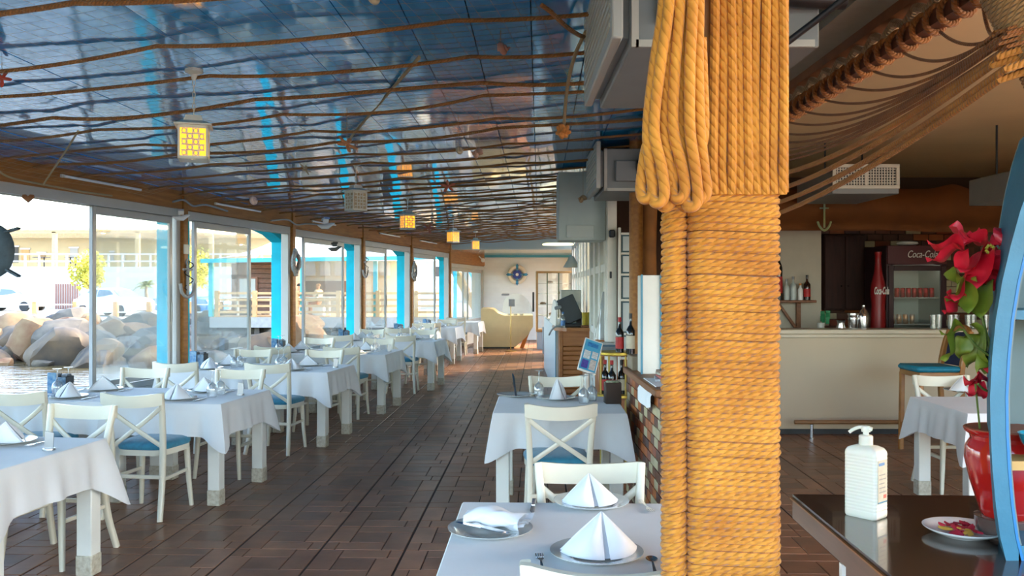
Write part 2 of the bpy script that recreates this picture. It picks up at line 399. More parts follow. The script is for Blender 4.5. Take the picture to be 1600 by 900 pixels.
for (x0, x1, a, e0, e1) in pieces:
    mb = MB(); N = 6
    tl = random.uniform(-.0028, .0028); V = []; Fc = []
    for k in range(N + 1):
        f = k / N
        y0, y1 = a + (e0 - a) * f, a + (e1 - a) * f
        V += [cpt(x0, y0, tl), cpt((x0 + x1) / 2, (y0 + y1) / 2, -.0015), cpt(x1, y1, -tl), cpt(x1, y1, 0.025), cpt(x0, y0, 0.025)]
    for k in range(N):
        for j in range(5):
            Fc.append((k * 5 + j, k * 5 + (j + 1) % 5, (k + 1) * 5 + (j + 1) % 5, (k + 1) * 5 + j))
    mb.add(V, Fc); mb.build('ceiling_plank', M_ceil, ceiling, angle=60)
# pale boarded ceiling beyond the step, and the beam that closes the step
M_pale = mat('pale_gloss_boards', (0.50, 0.62, 0.66), 0.18, var=0.05, vs=2, coat=0.5)
lowc = MB()
for k in range(9):
    y0 = YC + k * .45
    lowc.box(wallX(y0) - .3, 2.4, y0 + .004, y0 + .446, 2.52, 2.6)
ceil2 = lowc.build('ceiling', M_pale, kind='structure')
sb = MB().bar(P(740, 352, YC) , P(905, 377, YC + .3), 0.12, 0.24)
sb.build('trim_1', M_wood, kind='structure')
MB().box(-1.9, 2.4, YC - .03, YC + .02, 2.55, 3.15).build('trim_2', mat('pale_fascia', (0.42, 0.52, 0.54), .4), kind='structure')

# ---------------------------------------------------------------- window wall (local frame: y along the wall, x into the room)
WL = (-5.55, 0, 0); WR = R(-WA)
cw = 0.98373
def wy(px): return 5.55 / (0.1826 + (800 - px) / F) / cw      # along-wall coordinate of an image column
posts_px = [287, 457, 567, 643, 703]
post_y = [wy(p) for p in posts_px]
endy = wy(757)
bays = [(-3.0, 0.95), (1.05, 3.75), (3.85, 6.60)] + []
SILL = 0.54
wl = MB().box(-.22, -.02, -3.2, endy + .3, -.3, SILL)
wl.build('wall_left', mat('off_white_render', (0.62, 0.62, 0.58), .8, var=.06, vs=3), None, WL, WR, kind='structure')
# header beam: golden wood boards above the frames
hb = MB(); hb.box(-.16, -.02, -3.2, post_y[4], 2.44, 2.70); hb.box(-.16, -.02, post_y[4], endy + .2, 2.14, 2.70)
beam = hb.build('trim_3', M_wood, None, WL, WR, kind='structure')
for a, b in zip([-3.0, 1.0, 3.8, 6.7] + post_y[:4], [1.0, 3.8, 6.7] + post_y):
    MB().rbox(-.02, .012, a + .01, b - .01, 2.47, 2.695, .004).build('beam_board', M_wood, beam)
MB().rbox(-.02, .012, post_y[4] + .05, endy - .02, 2.20, 2.66, .004).build('beam_board', M_wood, beam)
wall_posts = []
for k, y in enumerate([1.0, 3.8, 6.72] + post_y):
    o = MB().rbox(-.10, .03, y - .05, y + .05, 0, 2.70, .008).build('window_post', M_wood, None, WL, WR)
    wall_posts.append(o); tag(o, 'golden wooden post between window bays, ' + ORD[max(k - 2, 0)] + ' post in view from the left' if k > 1 else 'golden wooden post between window bays, %s the frame at left' % ('just outside' if k else 'far outside'), 'post', 'wooden posts between the window bays')
# window bays: outer frame (structure) with sliding panels as parts
BH = [2.44, 2.45, 2.445, 2.435, 2.42, 2.40, 2.39, 2.385, 2.155]
bay_edges = [(-3.0, .95), (1.05, 3.75), (3.85, 6.67), (6.77, post_y[0] - .05)] + [(post_y[i] + .05, post_y[i + 1] - .05) for i in range(4)] + [(post_y[4] + .05, endy - .02)]
BH = [2.44] + BH
panels = {0: [(-1.2, .9)], 1: [(2.3, 3.7)], 2: [(5.2, 6.6)], 3: [(wy(150), wy(274))], 4: [(wy(308), wy(396))], 5: [(wy(478), wy(541))], 6: [(wy(573), wy(607))], 7: [(wy(648), wy(683))], 8: [(wy(706), wy(734)), (wy(728), wy(756))]}
HB = [2.48, 2.48, 2.49, 2.48, 2.465, 2.445, 2.43, 2.42, 2.18]
for k, (a, b) in enumerate(bay_edges):
    h = HB[k]; t = 0.075
    fr = MB()
    fr.rbox(-.12, -.01, a, b, h - .10, h, .004); fr.rbox(-.12, -.01, a, b, SILL, SILL + .06, .004)
    fr.rbox(-.12, -.01, a, a + t * .8, SILL + .06, h - .10, .004); fr.rbox(-.12, -.01, b - t, b, SILL + .06, h - .10, .004)
    fr.box(-.068, -.062, a + t, b - t, h - .112, h - .10)
    win = fr.build('window_%d' % (k + 1), M_alu, None, WL, WR, kind='structure')
    for q, (p0, p1) in enumerate(panels[k]):
        x = -.05 if q == 0 else -.088
        s = 0.055 if k < 6 else 0.07
        pf = MB(); z0, z1 = SILL + .065, h - .105
        pf.rbox(x - .016, x + .016, p0, p0 + s, z0, z1, .004); pf.rbox(x - .016, x + .016, p1 - s, p1, z0, z1, .004)
        pf.rbox(x - .016, x + .016, p0 + s, p1 - s, z0, z0 + s, .004); pf.rbox(x - .016, x + .016, p0 + s, p1 - s, z1 - s - .02, z1, .004)
        sash = pf.build('sliding_panel', M_alu, win)
        g = MB(); g.box(x - .003, x + .003, p0 + s, p1 - s, z0 + s, z1 - s - .02); g.build('pane', M_pane, sash)
        hd = MB().rbox(x + .016, x + .030, p1 - s * .7, p1 - s * .3, 1.20, 1.42, .004); hd.build('handle', M_alu, sash)
        MB().box(x - .018, x + .018, p0 - .008 if k != 3 else p0 - .01, p0, z0, z1).build('gasket', M_grey, sash)
    # the closed half that stands behind: clean glass
    pp = panels[k][0]
    if k in (0, 1, 2, 7):
        g = MB().box(-.092, -.086, a + t, pp[0], SILL + .06, h - .1); g.build('pane', M_paneclear, win)

# cyan rendered piers outside, each with a haunch
def pier(y0, y1, x0=-.50, x1=-.28, label='', haunch=True):
    m = MB(); m.box(x0, x1, y0, y1, -1.6, 2.9)
    r = thing('pier', label, 'pillar', (WL[0], WL[1], 0), WR, 'cyan piers outside the windows')
    m.build('shaft', M_cyan, r)
    if haunch: h = MB(); h.prism([(y0, 2.26), (y0, 2.66), (y0 - .8, 2.66), (y0 - .8, 2.44), (y0 - .3, 2.36)], x0, x1 - .02, 'yz'); h.build('haunch', M_cyan, r)
    return r
def pier_y(px, off=-.45):                    # along-wall coordinate at that column for the pier's own depth
    W0 = 5.55 * cw - off
    th = math.atan((px - 800) / F) - R(WA)
    return W0 / math.tan(-th) + 5.55 * math.sin(R(WA))
for k, (a, b) in enumerate([(245, 273), (424, 441), (541, 558), (620, 633), (686, 697)]):
    ya = pier_y(a, -.50); pier(ya, ya + .34, label='bright cyan rendered pier outside the window, %s from the left' % ORD[k], haunch=k > 0)
M_cyan2 = M_cyan
MB().box(-.62, -.22, -3, endy + .4, 2.66, 2.9).build('trim_4', M_cyan, None, WL, WR, kind='structure')

# ---------------------------------------------------------------- far wall: lapped white siding
YF = 25.9
sd = MB(); z = 0.0; nbd = 0
sd.box(-1.2, 1.95, YF + .02, YF + .12, -.1, 2.7)
wall_far = sd.build('wall_far', M_white, kind='structure')
M_side = mat('white_siding', (0.74, 0.77, 0.76), 0.4, var=.04, vs=3)
while z < 2.52:
    b = MB().add([(-1.1, YF + .02, z), (1.9, YF + .02, z), (1.9, YF - .002, z), (-1.1, YF - .002, z), (-1.1, YF + .02, z + .118), (1.9, YF + .02, z + .118), (1.9, YF + .014, z + .118), (-1.1, YF + .014, z + .118)],
                 [(0, 1, 2, 3), (4, 7, 6, 5), (3, 2, 6, 7), (0, 4, 5, 1), (0, 3, 7, 4), (1, 5, 6, 2)])
    b.build('siding_board', M_side, wall_far, smooth=False); z += .12
MB().box(-1.0, 1.9, YF - .06, YF, 2.45, 2.52).build('trim_5', mat('blue_trim', (0.05, 0.30, 0.42), .4), kind='structure')
# right boundary and rear shell of the building
M_shell = mat('warm_plaster', (0.55, 0.47, 0.33), 0.85, var=.05, vs=2)
MB().box(6.3, 6.5, 3.8, 12.2, -.2, 3.9).build('wall_right', M_shell, kind='structure')
MB().box(2.9, 6.5, 12.0, 12.2, -.2, 3.9).build('wall_bar', M_shell, kind='structure')
# ---------------------------------------------------------------- dining furniture
def curve(pts, n):                           # Catmull-Rom through points
    pts = [Vector(p) for p in pts]; q = [pts[0] * 2 - pts[1]] + pts + [pts[-1] * 2 - pts[-2]]; out = []
    m = len(pts) - 1
    for i in range(n + 1):
        t = i / n * m; k = min(int(t), m - 1); t -= k; a, b, c, d = q[k:k + 4]
        out.append(0.5 * ((2 * b) + (c - a) * t + (2 * a - 5 * b + 4 * c - d) * t * t + (-a + 3 * b - 3 * c + d) * t ** 3))
    return out
def sweep(mb, pts, w, h, side=(1, 0, 0)):
    """rectangular chamfered section along a path; w along side vector, h across"""
    pts = [Vector(p) for p in pts]; k = len(pts); V = []; s0 = Vector(side)
    ww = w if isinstance(w, (list, tuple)) else [w] * k; hh = h if isinstance(h, (list, tuple)) else [h] * k
    for i, p in enumerate(pts):
        t = (pts[min(i + 1, k - 1)] - pts[max(i - 1, 0)]).normalized()
        a = (s0 - t * s0.dot(t)).normalized(); b = t.cross(a); W, H = ww[i] / 2, hh[i] / 2; c = min(W, H) * .35
        for u, v in ((-W, -H + c), (-W + c, -H), (W - c, -H), (W, -H + c), (W, H - c), (W - c, H), (-W + c, H), (-W, H - c)): V.append(p + a * u + b * v)
    Fc = [tuple(range(7, -1, -1)), tuple((k - 1) * 8 + j for j in range(8))]
    for i in range(k - 1):
        for j in range(8): Fc.append((i * 8 + j, i * 8 + (j + 1) % 8, (i + 1) * 8 + (j + 1) % 8, (i + 1) * 8 + j))
    return mb.add(V, Fc)
def seat_outline(s=1.0, n=40, off=0.0):
    o = []
    for i in range(n):
        a = 2 * math.pi * i / n; c, d = math.cos(a), math.sin(a)
        e = 0.42
        x = math.copysign(abs(c) ** e, c); y = math.copysign(abs(d) ** e, d)
        wd = .205 if y > 0 else .185
        wd = .195 + .018 * y
        o.append((x * (wd * s + off), y * (.195 * s + off) + .01))
    return o
def make_chair(label):
    t = thing('dining_chair', label, 'chair', group='white cross-back dining chairs')
    m = MB(); o = seat_outline(); m.prism(o, .425, .468, 'xy'); m.build('seat_frame', M_chair, t, angle=50)
    m = MB(); n = 40; V = []; Fc = []
    lv = [(1.0, .465), (1.035, .478), (1.03, .497), (.96, .512), (.8, .522), (.5, .528), (.2, .530)]
    for s, z in lv: V += [(x, y, z) for x, y in seat_outline(s, n)]
    for i in range(len(lv) - 1):
        for j in range(n): Fc.append((i * n + j, i * n + (j + 1) % n, (i + 1) * n + (j + 1) % n, (i + 1) * n + j))
    Fc.append(tuple((len(lv) - 1) * n + j for j in range(n))); m.add(V, Fc); m.build('seat_cushion', M_teal, t, angle=80)
    for s in (-1, 1):
        m = MB(); p = curve([(s * .215, -.285, 0), (s * .195, -.222, .22), (s * .188, -.195, .45), (s * .196, -.215, .66), (s * .214, -.262, .87)], 14)
        sweep(m, p, [.030 + .008 * math.sin(math.pi * i / 14) for i in range(15)], .036); m.build('back_leg', M_chair, t, angle=50)
        m = MB(); sweep(m, [(s * .196, .185, 0), (s * .182, .17, .2), (s * .172, .16, .43)], [.026, .032, .038], [.026, .032, .038], (1, 0, 0)); m.build('front_leg', M_chair, t, angle=50)
        m = MB(); p = curve([(s * .205, -.250, .775), (s * .10, -.232, .69), (-s * .03, -.215 + s * .006, .60), (-s * .185, -.19, .49)], 10)
        sweep(m, p, .030, .014, (1, 0, 1) if s < 0 else (1, 0, -1)); m.build('cross_slat', M_chair, t, angle=50)
    m = MB(); V = []; Fc = []; N = 16          # bowed top rail
    for i in range(N + 1):
        u = -1 + 2 * i / N; x = u * .226; y = -.262 - .045 * (1 - u * u); dz = .010 * u * u
        top = .862 + .022 * u * u - .006; bot = .772 + .016 * u * u
        if abs(u) > .97: top -= .006; bot += .006
        tt = .011
        V += [(x, y - tt, bot - 0), (x, y + tt, bot + .003), (x, y + tt - .006, top), (x, y - tt - .006, top - .002)]
    for i in range(N):
        for j in range(4): Fc.append((i * 4 + j, i * 4 + (j + 1) % 4, (i + 1) * 4 + (j + 1) % 4, (i + 1) * 4 + j))
    Fc += [(3, 2, 1, 0), tuple(N * 4 + j for j in range(4))]
    m.add(V, Fc); m.build('top_rail', M_chair, t, angle=40)
    m = MB(); sweep(m, [(-.19, -.222, .29), (.19, -.222, .29)], .026, .02, (0, 0, 1)); m.build('rear_stretcher', M_chair, t)
    for s in (-1, 1):
        m = MB(); sweep(m, [(s * .19, -.21, .27), (s * .178, .165, .27)], .024, .018, (0, 0, 1)); m.build('side_stretcher', M_chair, t)
    return t
def make_table(label):
    t = thing('dining_table', label, 'table', group='white dining tables')
    MB().rbox(-.44, .44, -.44, .44, .70, .738, .006).build('table_top', M_white, t)
    m = MB(); m.rbox(-.37, .37, -.40, -.38, .62, .70); m.rbox(-.37, .37, .38, .40, .62, .70); m.rbox(-.40, -.38, -.37, .37, .62, .70); m.rbox(.38, .40, -.37, .37, .62, .70); m.build('apron', M_white, t)
    lm = MB().rbox(-.045, .045, -.045, .045, .11, .70, .005).mesh('leg', M_white)
    fm = MB().rbox(-.049, .049, -.049, .049, 0, .115, .006).mesh('foot_sleeve', M_stone)
    for x in (-.385, .385):
        for y in (-.385, .385):
            l = obj('leg', lm, t, (x, y, 0)); obj('foot_sleeve', fm, l)
    return t
def cloth_mesh(seed, drop=.235, hs=.447):
    rnd = random.Random(seed); m = MB(); N = 160; L = 9
    ph = [rnd.uniform(0, 6.28) for _ in range(8)]; am = [rnd.uniform(.6, 1.3) for _ in range(4)]
    V = []; Fc = []
    def per(i):                              # perimeter of a square with tight corners
        s = i / N * 4; k = int(s) % 4; f = s - int(s); a = -1 + 2 * f
        return [(a, -1), (1, a), (-a, 1), (-1, -a)][k], [(0, -1), (1, 0), (0, 1), (-1, 0)][k], k, f
    G = 14
    for i in range(G + 1):                   # flat top with faint creases
        for j in range(G + 1):
            x, y = -hs + 2 * hs * i / G, -hs + 2 * hs * j / G
            V.append((x, y, .7445 + .0012 * math.sin(9 * x + ph[0]) * math.sin(8 * y + ph[1])))
    for i in range(G):
        for j in range(G): a = i * (G + 1) + j; Fc.append((a, a + G + 1, a + G + 2, a + 1))
    o = len(V)
    for l in range(L):
        q = l / (L - 1)
        for i in range(N):
            (a, b), (nx, ny), k, f = per(i)
            d = min(f, 1 - f) * 2 * hs           # distance to the corner
            c = math.exp(-(d / .10) ** 2)
            side = 1 if f > .5 else -1
            x, y = a * hs, b * hs
            rip = .010 * math.sin(f * 2 * math.pi * (2.5 + k % 2) + ph[k]) * q + .006 * math.sin(f * 41 + ph[k + 4]) * q
            out = .005 + .030 * q * (1 - c) + rip * (1 - c)
            # corner: the cloth swings out along the diagonal and hangs lower
            dgx, dgy = (1 if a > 0 else -1), (1 if b > 0 else -1)
            if abs(a) == 1 and abs(b) != 1: dgx = a
            sw = c * (.095 * q ** .9) * am[(k + (1 if f > .5 else 0)) % 4]
            pinch = -.035 * math.exp(-((d - .15) / .05) ** 2) * q
            x += nx * (out + pinch) + dgx * sw * .75; y += ny * (out + pinch) + dgy * sw * .75
            z = .7445 - (drop * (1 + .52 * c * am[(k + (1 if f > .5 else 0)) % 4])) * q
            if l == 0: x, y, z = a * hs, b * hs, .7445
            if l == 1: x = a * hs + nx * .006; y = b * hs + ny * .006; z = .738
            V.append((x, y, z))
    for l in range(L - 1):
        for i in range(N):
            i2 = (i + 1) % N; Fc.append((o + l * N + i, o + l * N + i2, o + (l + 1) * N + i2, o + (l + 1) * N + i))
    m.add(V, Fc)
    me = m.mesh('tablecloth', M_cloth, angle=55, recalc=True)
    return me
CLOTHS = [cloth_mesh(s) for s in (3, 8, 21, 34)]
def plate_mesh(r):
    return MB().lathe([(0.0001, .004), (r * .55, .004), (r * .62, .009), (r * .92, .017), (r, .019), (r * .995, .016), (r * .60, .004), (r * .5, 0), (.0001, 0)], 48).mesh('plate', M_plate, angle=50)
PLATE = plate_mesh(.148)
def napkin_pyramid(seed=0, s=1.0):
    rnd = random.Random(seed); m = MB()
    apex = Vector((rnd.uniform(-.008, .008), .015, .115 * s))
    for side in (-1, 1):
        def fn(u, v, side=side):             # u from the front seam to the side corner, v from apex to base
            base = Vector((side * (.006 + .112 * u * s), -.066 + .085 * u ** 1.3, .002 + .02 * (1 - u) * (1 - u) * 0))
            p = apex.lerp(base, v ** .92)
            bul = math.sin(math.pi * u) * math.sin(math.pi * min(1, v * .8)) * .024
            p += Vector((side * bul * .5, -bul * 1.2, bul * .2))
            p.z = max(p.z, .002); p.x += side * .002
            return p
        m.grid(fn, 12, 12)
        def fb(u, v, side=side):             # inner layer, folded back
            base = Vector((side * (.004 + .114 * u), -.05 + .078 * u, .002)); p = apex.lerp(base, v) + Vector((0, .006 * math.sin(math.pi * v) + .012, 0)); p.z = max(p.z - .003, .002); return p
        m.grid(fb, 8, 8)
    m.grid(lambda u, v: apex.lerp(Vector((-.03 + .06 * u, -.050 - .004 * math.sin(math.pi * u), .002)), v) + Vector((0, .008 * math.sin(math.pi * v), 0)), 4, 8)
    def bk(u, v): b = Vector((-.114 + .228 * u, .025 + .03 * math.sin(math.pi * u), .002)); p = (apex + Vector((0, .004, 0))).lerp(b, v); return p
    m.grid(bk, 12, 8)
    return m.mesh('napkin', M_napkin, angle=70)
NAPS = [napkin_pyramid(k) for k in range(3)]
GLASS_PROF = [(.0001, .205), (.034, .204), (.034, .2015), (.008, .197), (.0042, .185), (.004, .125), (.010, .112), (.030, .095), (.041, .065), (.040, .035), (.033, .0), (.0318, .0), (.0385, .035), (.0395, .065), (.0285, .094), (.008, .110), (.0001, .112)]
GLASS = MB().lathe(GLASS_PROF, 24).mesh('wine_glass', M_glass, angle=60)
def fork_mesh():
    m = MB(); sweep(m, [(0, -.10, .003), (0, -.05, .004), (0, .03, .007)], [.016, .012, .006], .0025, (1, 0, 0))
    m.prism([(-.003, .03), (.003, .03), (.012, .05), (.013, .062), (-.013, .062), (-.012, .05)], .0055, .008, 'xy')
    for x in (-.0115, -.0042, .0032, .0105): m.box(x - .0018, x + .0018, .061, .098, .006, .0085)
    return m.mesh('fork', M_steel)
def knife_mesh():
    m = MB(); sweep(m, [(0, -.11, .004), (0, -.02, .004), (0, -.01, .004)], [.018, .015, .012], .005, (1, 0, 0))
    m.prism([(-.009, -.01), (.008, -.01), (.009, .07), (.002, .105), (-.006, .11), (-.009, .09)], .003, .0045, 'xy'); return m.mesh('knife', M_steel)
def spoon_mesh():
    m = MB(); sweep(m, [(0, -.10, .003), (0, -.05, .004), (0, .03, .008)], [.015, .011, .006], .0025, (1, 0, 0))
    def fn(u, v): a = 2 * math.pi * u; return Vector((.019 * v * math.cos(a), .058 + .03 * v * math.sin(a), .003 + .007 * v * v))
    m.grid(fn, 20, 5); return m.mesh('spoon', M_steel)
FORK, KNIFE, SPOON = fork_mesh(), knife_mesh(), spoon_mesh()
chair0 = make_chair('x'); chair0_used = []
table0 = make_table('x'); table0_used = []
def put(proto, used, label, loc, rot):
    if not used: used.append(1); proto['label'] = label; proto.location = loc; proto.rotation_euler = (0, 0, rot); return proto
    return dup(proto, label, loc, rot)
def place_chair(label, X, Y, deg): return put(chair0, chair0_used, label, (X, Y, 0), R(deg))
def place_table(label, X, Y, deg): return put(table0, table0_used, label, (X, Y, 0), R(deg))
def single(name, me, label, cat, loc, rot=0.0, group=None, scale=None):
    o = obj(name, me, None, loc, rot)
    if scale: o.scale = scale if isinstance(scale, (tuple, list)) else (scale,) * 3
    return tag(o, label, cat, group)

M_blueprint = mat('blue_card', (0.02, 0.16, 0.40), .35, col2=(0.25, 0.42, 0.55), vs=30)
def caddy(label, loc, rot):
    t = thing('condiment_box', label, 'box', loc, rot, 'dark condiment boxes on the tables')
    m = MB(); m.rbox(-.075, .075, -.055, .055, 0, .012); m.rbox(-.075, -.068, -.055, .055, .012, .135); m.rbox(.068, .075, -.055, .055, .012, .135); m.rbox(-.068, .068, -.055, -.048, .012, .115); m.rbox(-.068, .068, .048, .055, .012, .135)
    m.rbox(-.003, .003, -.048, .048, .012, .12); m.build('box', M_black, t)
    for x, y, h in ((-.036, 0, .155), (.036, .012, .15)): MB().rbox(x - .026, x + .026, y - .03, y + .03, .014, h, .004).build('napkin_stack', mat('box_filler', (.05, .07, .10), .6, col2=(.30, .34, .38), vs=20), t)
    m = MB().rbox(-.078, -.002, -.0625, -.0565, .002, .165, .002); m.build('card', M_blueprint, t)
    m = MB().rbox(.010, .078, -.0625, -.0565, .002, .13, .002); m.build('card', mat('blue_card_dark', (.02, .08, .18), .4, col2=(.20, .30, .38), vs=35), t)
    return t
M_blade = mat('dull_steel', (.40, .41, .42), .35, 1.0)
def stand(label, loc, rot=0):
    t = thing('number_stand', label, 'stand', loc, rot, 'steel number stands at the aisle ends')
    MB().lathe([(.0001, .010), (.030, .010), (.031, .007), (.031, 0), (.0001, 0)], 24).build('base', M_blade, t)
    m = MB(); m.prism([(-.022, .008), (.022, .008), (.026, .088), (-.016, .100)], -.004, .004, 'xz'); m.build('blade', M_blade, t)
    return t
def setting(cx, cy, deg, side, where, k, hang):
    """plate, pyramid napkin, cutlery; side -1 near the camera, +1 far"""
    ox, oy = rotp(0, side * .24, deg); z = .7455
    f = 0 if side < 0 else math.pi
    sd = 'near' if side < 0 else 'far'
    single('charger_plate', PLATE, 'grey glass plate under a napkin, %s side of %s' % (sd, where), 'plate', (cx + ox, cy + oy, z), R(-deg), 'plates under folded napkins')
    n = single('napkin', NAPS[k % 3], 'white pyramid-folded napkin, %s side of %s' % (sd, where), 'napkin', (cx + ox, cy + oy, z + .006), R(-deg + random.uniform(-35, 35)) + f, 'pyramid-folded white napkins')
    for nm, me, dx in (('fork', FORK, -.19 * (-side)), ('knife', KNIFE, .19 * (-side))):
        qx, qy = rotp(dx, side * .24, deg)
        single(nm, me, 'steel %s beside the plate, %s side of %s' % (nm, sd, where), nm, (cx + qx, cy + qy, z), R(-deg) + f, 'steel cutlery on the left rows')
    gx, gy = rotp(.20 * (-side) * (1 if k % 2 else -1), side * .07, deg)
    single('wine_glass', GLASS, 'upturned stemmed glass, %s side of %s' % (sd, where), 'glass', (cx + gx, cy + gy, z), 0, 'upturned wine glasses on the left rows')
rows = [(-2.39, 4.00), (-2.11, 6.30), (-1.83, 8.60), (-1.58, 10.83), (-1.19, 13.3), (-1.48, 15.6), (-1.17, 17.8), (-.80, 20.5)]
for k, (X, Y) in enumerate(rows):
    rown = '%s row from camera' % ORD[k]
    for tbl in range(2 if k < 5 else 1):
        dx, dy = rotp(-.45 - .885 * tbl, .45, RA)
        cx, cy = X + dx, Y + dy
        side = 'aisle' if tbl == 0 else 'window'
        where = '%s table, %s' % (side, rown)
        place_table('white square-legged table under a cloth, ' + where, cx, cy, -RA)
        single('tablecloth', CLOTHS[(k + 2 * tbl) % 4], 'white cloth draped over ' + where, 'tablecloth', (cx, cy, 0), R(-RA + (0, 90, 180, 270)[(k * 3 + tbl) % 4]), 'white tablecloths')
        for s in (-1, 1):
            if k == 7 and s == 1: continue
            ox, oy = rotp(random.uniform(-.04, .04), s * .60, RA)
            place_chair('white cross-back chair, %s side of %s' % ('near' if s < 0 else 'far', where), cx + ox, cy + oy, (-RA if s < 0 else 180 - RA) + random.uniform(-4, 4))
            if k < 7: setting(cx, cy, RA, s, where, k + tbl + (s > 0), 0)
        if tbl == 0 and k < 6:
            ox, oy = rotp(.36, .08, RA); stand('steel number stand at the end of ' + where, (cx + ox, cy + oy, .7455), R(-RA + 15))
        if tbl == (1 if k < 5 else 0) and k < 7:
            ox, oy = rotp(-.24, .04, RA); caddy('dark condiment box with blue cards on ' + where, (cx + ox, cy + oy, .7455), R(-RA))

# right of the aisle: the table at the brick half wall, the near table, the table in the bar room
for (cx, cy, nm, ci) in ((.335, 6.30, 'table beside the brick half wall', 0), (.24, 2.985, 'table nearest the camera', 1), (3.52, 6.28, 'table in front of the bar', 2)):
    place_table('white square-legged table under a cloth, the ' + nm, cx, cy, -TA)
    single('tablecloth', CLOTHS[ci], 'white cloth draped over the ' + nm, 'tablecloth', (cx, cy, 0), R(-TA), 'white tablecloths')
place_chair('white cross-back chair seen from behind at the table beside the brick half wall', .29, 5.66, 3)
place_chair('white cross-back chair facing the camera at the table beside the brick half wall', .36, 6.80, 180)
place_chair('white cross-back chair facing the camera across the near table with two napkins', .325, 3.33, 181)
place_chair('white cross-back chair back at the bottom edge, nearest the camera', .262, 2.545, -3)
place_chair('white cross-back chair facing the camera at the table in front of the bar', 3.50, 6.86, 178)
# place settings on the near table
def on(px, py, h=.7455): Y = (1.6 - h) * F / (py - 447); return Vector(((px - 800) / F * Y, Y, h))
p = on(924, 788); single('charger_plate', PLATE, 'grey glass plate on the far side of the near table', 'plate', p, 0, None)
n = single('napkin', NAPS[1], 'white pyramid napkin on the far plate of the near table', 'napkin', p + Vector((.0, -.01, .006)), R(12))
p = on(932, 868); single('charger_plate', PLATE, 'grey glass plate nearest the camera with a standing napkin', 'plate', p)
single('napkin', NAPS[0], 'white pyramid napkin nearest the camera with an open front seam', 'napkin', p + Vector((.015, 0, .006)), R(10), None, 1.12)
p = on(766, 831); single('charger_plate', PLATE, 'grey glass plate holding a rolled napkin and cutlery', 'plate', p)
def roll_mesh():
    from mathutils import noise
    m = MB()
    def fn(u, v):                            # flattened crumpled wad, open at its right end
        a = 2 * math.pi * v; x = -.105 + .21 * u; wid = .036 + .014 * u + .006 * math.sin(5 * u); hgt = .020 + .010 * math.sin(math.pi * min(1, u * 1.2)) + .006 * u
        y = wid * math.copysign(abs(math.cos(a)) ** .7, math.cos(a)); z = hgt * math.sin(a)
        k = noise.noise(Vector((x * 22, y * 30, z * 40))) * .006 + .004 * math.sin(3 * a + 11 * u)
        return Vector((x + .25 * y * (1 if u > .9 else 0), y + .010 * math.sin(5 * u) + k, .026 + z + k + .006 * math.sin(4 * u)))
    m.grid(fn, 28, 36)
    for j in range(3):                       # the folded layers at its right end
        m.grid(lambda u, v, j=j: Vector((.085 + .03 * u + .01 * j, -.045 + .09 * v, .012 + .012 * j + .006 * math.sin(6 * v + j) + .004 * u)), 4, 12)
    m.grid(lambda u, v: Vector((-.105 + .006 * math.sin(6 * u), .036 * v * math.cos(6.283 * u), .026 + .02 * v * math.sin(6.283 * u))), 16, 3)
    return m.mesh('rolled_napkin', M_napkin, angle=50)
single('rolled_napkin', roll_mesh(), 'white rolled napkin lying on the left plate of the near table', 'napkin', p + Vector((.015, .035, .010)), R(-14))
single('fork', FORK, 'steel fork lying across the left plate of the near table', 'fork', p + Vector((-.01, -.035, .021)), (0, R(-5), R(50)))
single('knife', KNIFE, 'steel knife lying across the left plate of the near table', 'knife', p + Vector((-.035, -.03, .021)), (0, R(-5), R(50)))
single('fork', FORK, 'dark steel fork with upright tines left of the nearest plate', 'fork', on(846, 884), R(2))
single('spoon', SPOON, 'steel spoon right of the nearest plate beside the rope pillar', 'spoon', on(1021, 887), R(-4))
single('knife', KNIFE, 'steel knife left of the far plate on the near table', 'knife', on(833, 792), R(176))
single('fork', FORK, 'steel fork right of the far plate on the near table', 'fork', on(1009, 792), R(184))
# settings on the table beside the brick wall
p = on(806, 619); single('charger_plate', PLATE, 'grey glass plate with a leaning knife at a corner, table beside brick half wall', 'plate', p)
single('knife', KNIFE, 'steel knife propped upright on a plate, table beside brick half wall', 'knife', p + Vector((-.01, 0, .075)), (R(62), 0, R(15)))
p = on(868, 624); single('charger_plate', PLATE, 'grey glass plate under a tall napkin, table beside the brick half wall', 'plate', p)
single('napkin', NAPS[2], 'tall white folded napkin on the table beside the brick half wall', 'napkin', p + Vector((.02, -.03, .006)), R(60), None, (.8, .8, 1.35))
single('wine_glass', GLASS, 'upturned stemmed glass near the aisle, table beside the brick half wall', 'glass', on(842, 620))
single('wine_glass', GLASS, 'stemmed glass left of the dark box, table beside the brick half wall', 'glass', on(912, 630))
single('wine_glass', GLASS, 'stemmed glass lying low beside the dark box, table beside the brick half wall', 'glass', on(925, 626))
t = thing('napkin_box', 'dark brown wooden napkin box on the table beside the brick half wall', 'box', on(957, 630), R(4))
m = MB(); m.rbox(-.058, .058, -.045, -.037, 0, .155); m.rbox(-.058, .058, .037, .045, 0, .155); m.rbox(-.058, -.05, -.037, .037, 0, .155); m.rbox(.05, .058, -.037, .037, 0, .155); m.box(-.05, .05, -.037, .037, 0, .01)
m.build('box', mat('dark_brown_wood', (.035, .018, .012), .35, var=.3, vs=9), t)
MB().rbox(-.046, .046, -.033, .033, .012, .165, .008).build('sachet_stack', mat('sachets', (.55, .50, .36), .6, col2=(.15, .25, .12), vs=60), t)
p = on(1505, 612); single('charger_plate', PLATE, 'grey glass plate on the table in front of the bar', 'plate', p); single('napkin', NAPS[0], 'white folded napkin on the table in front of the bar', 'napkin', p + Vector((0, 0, .006)), R(20))
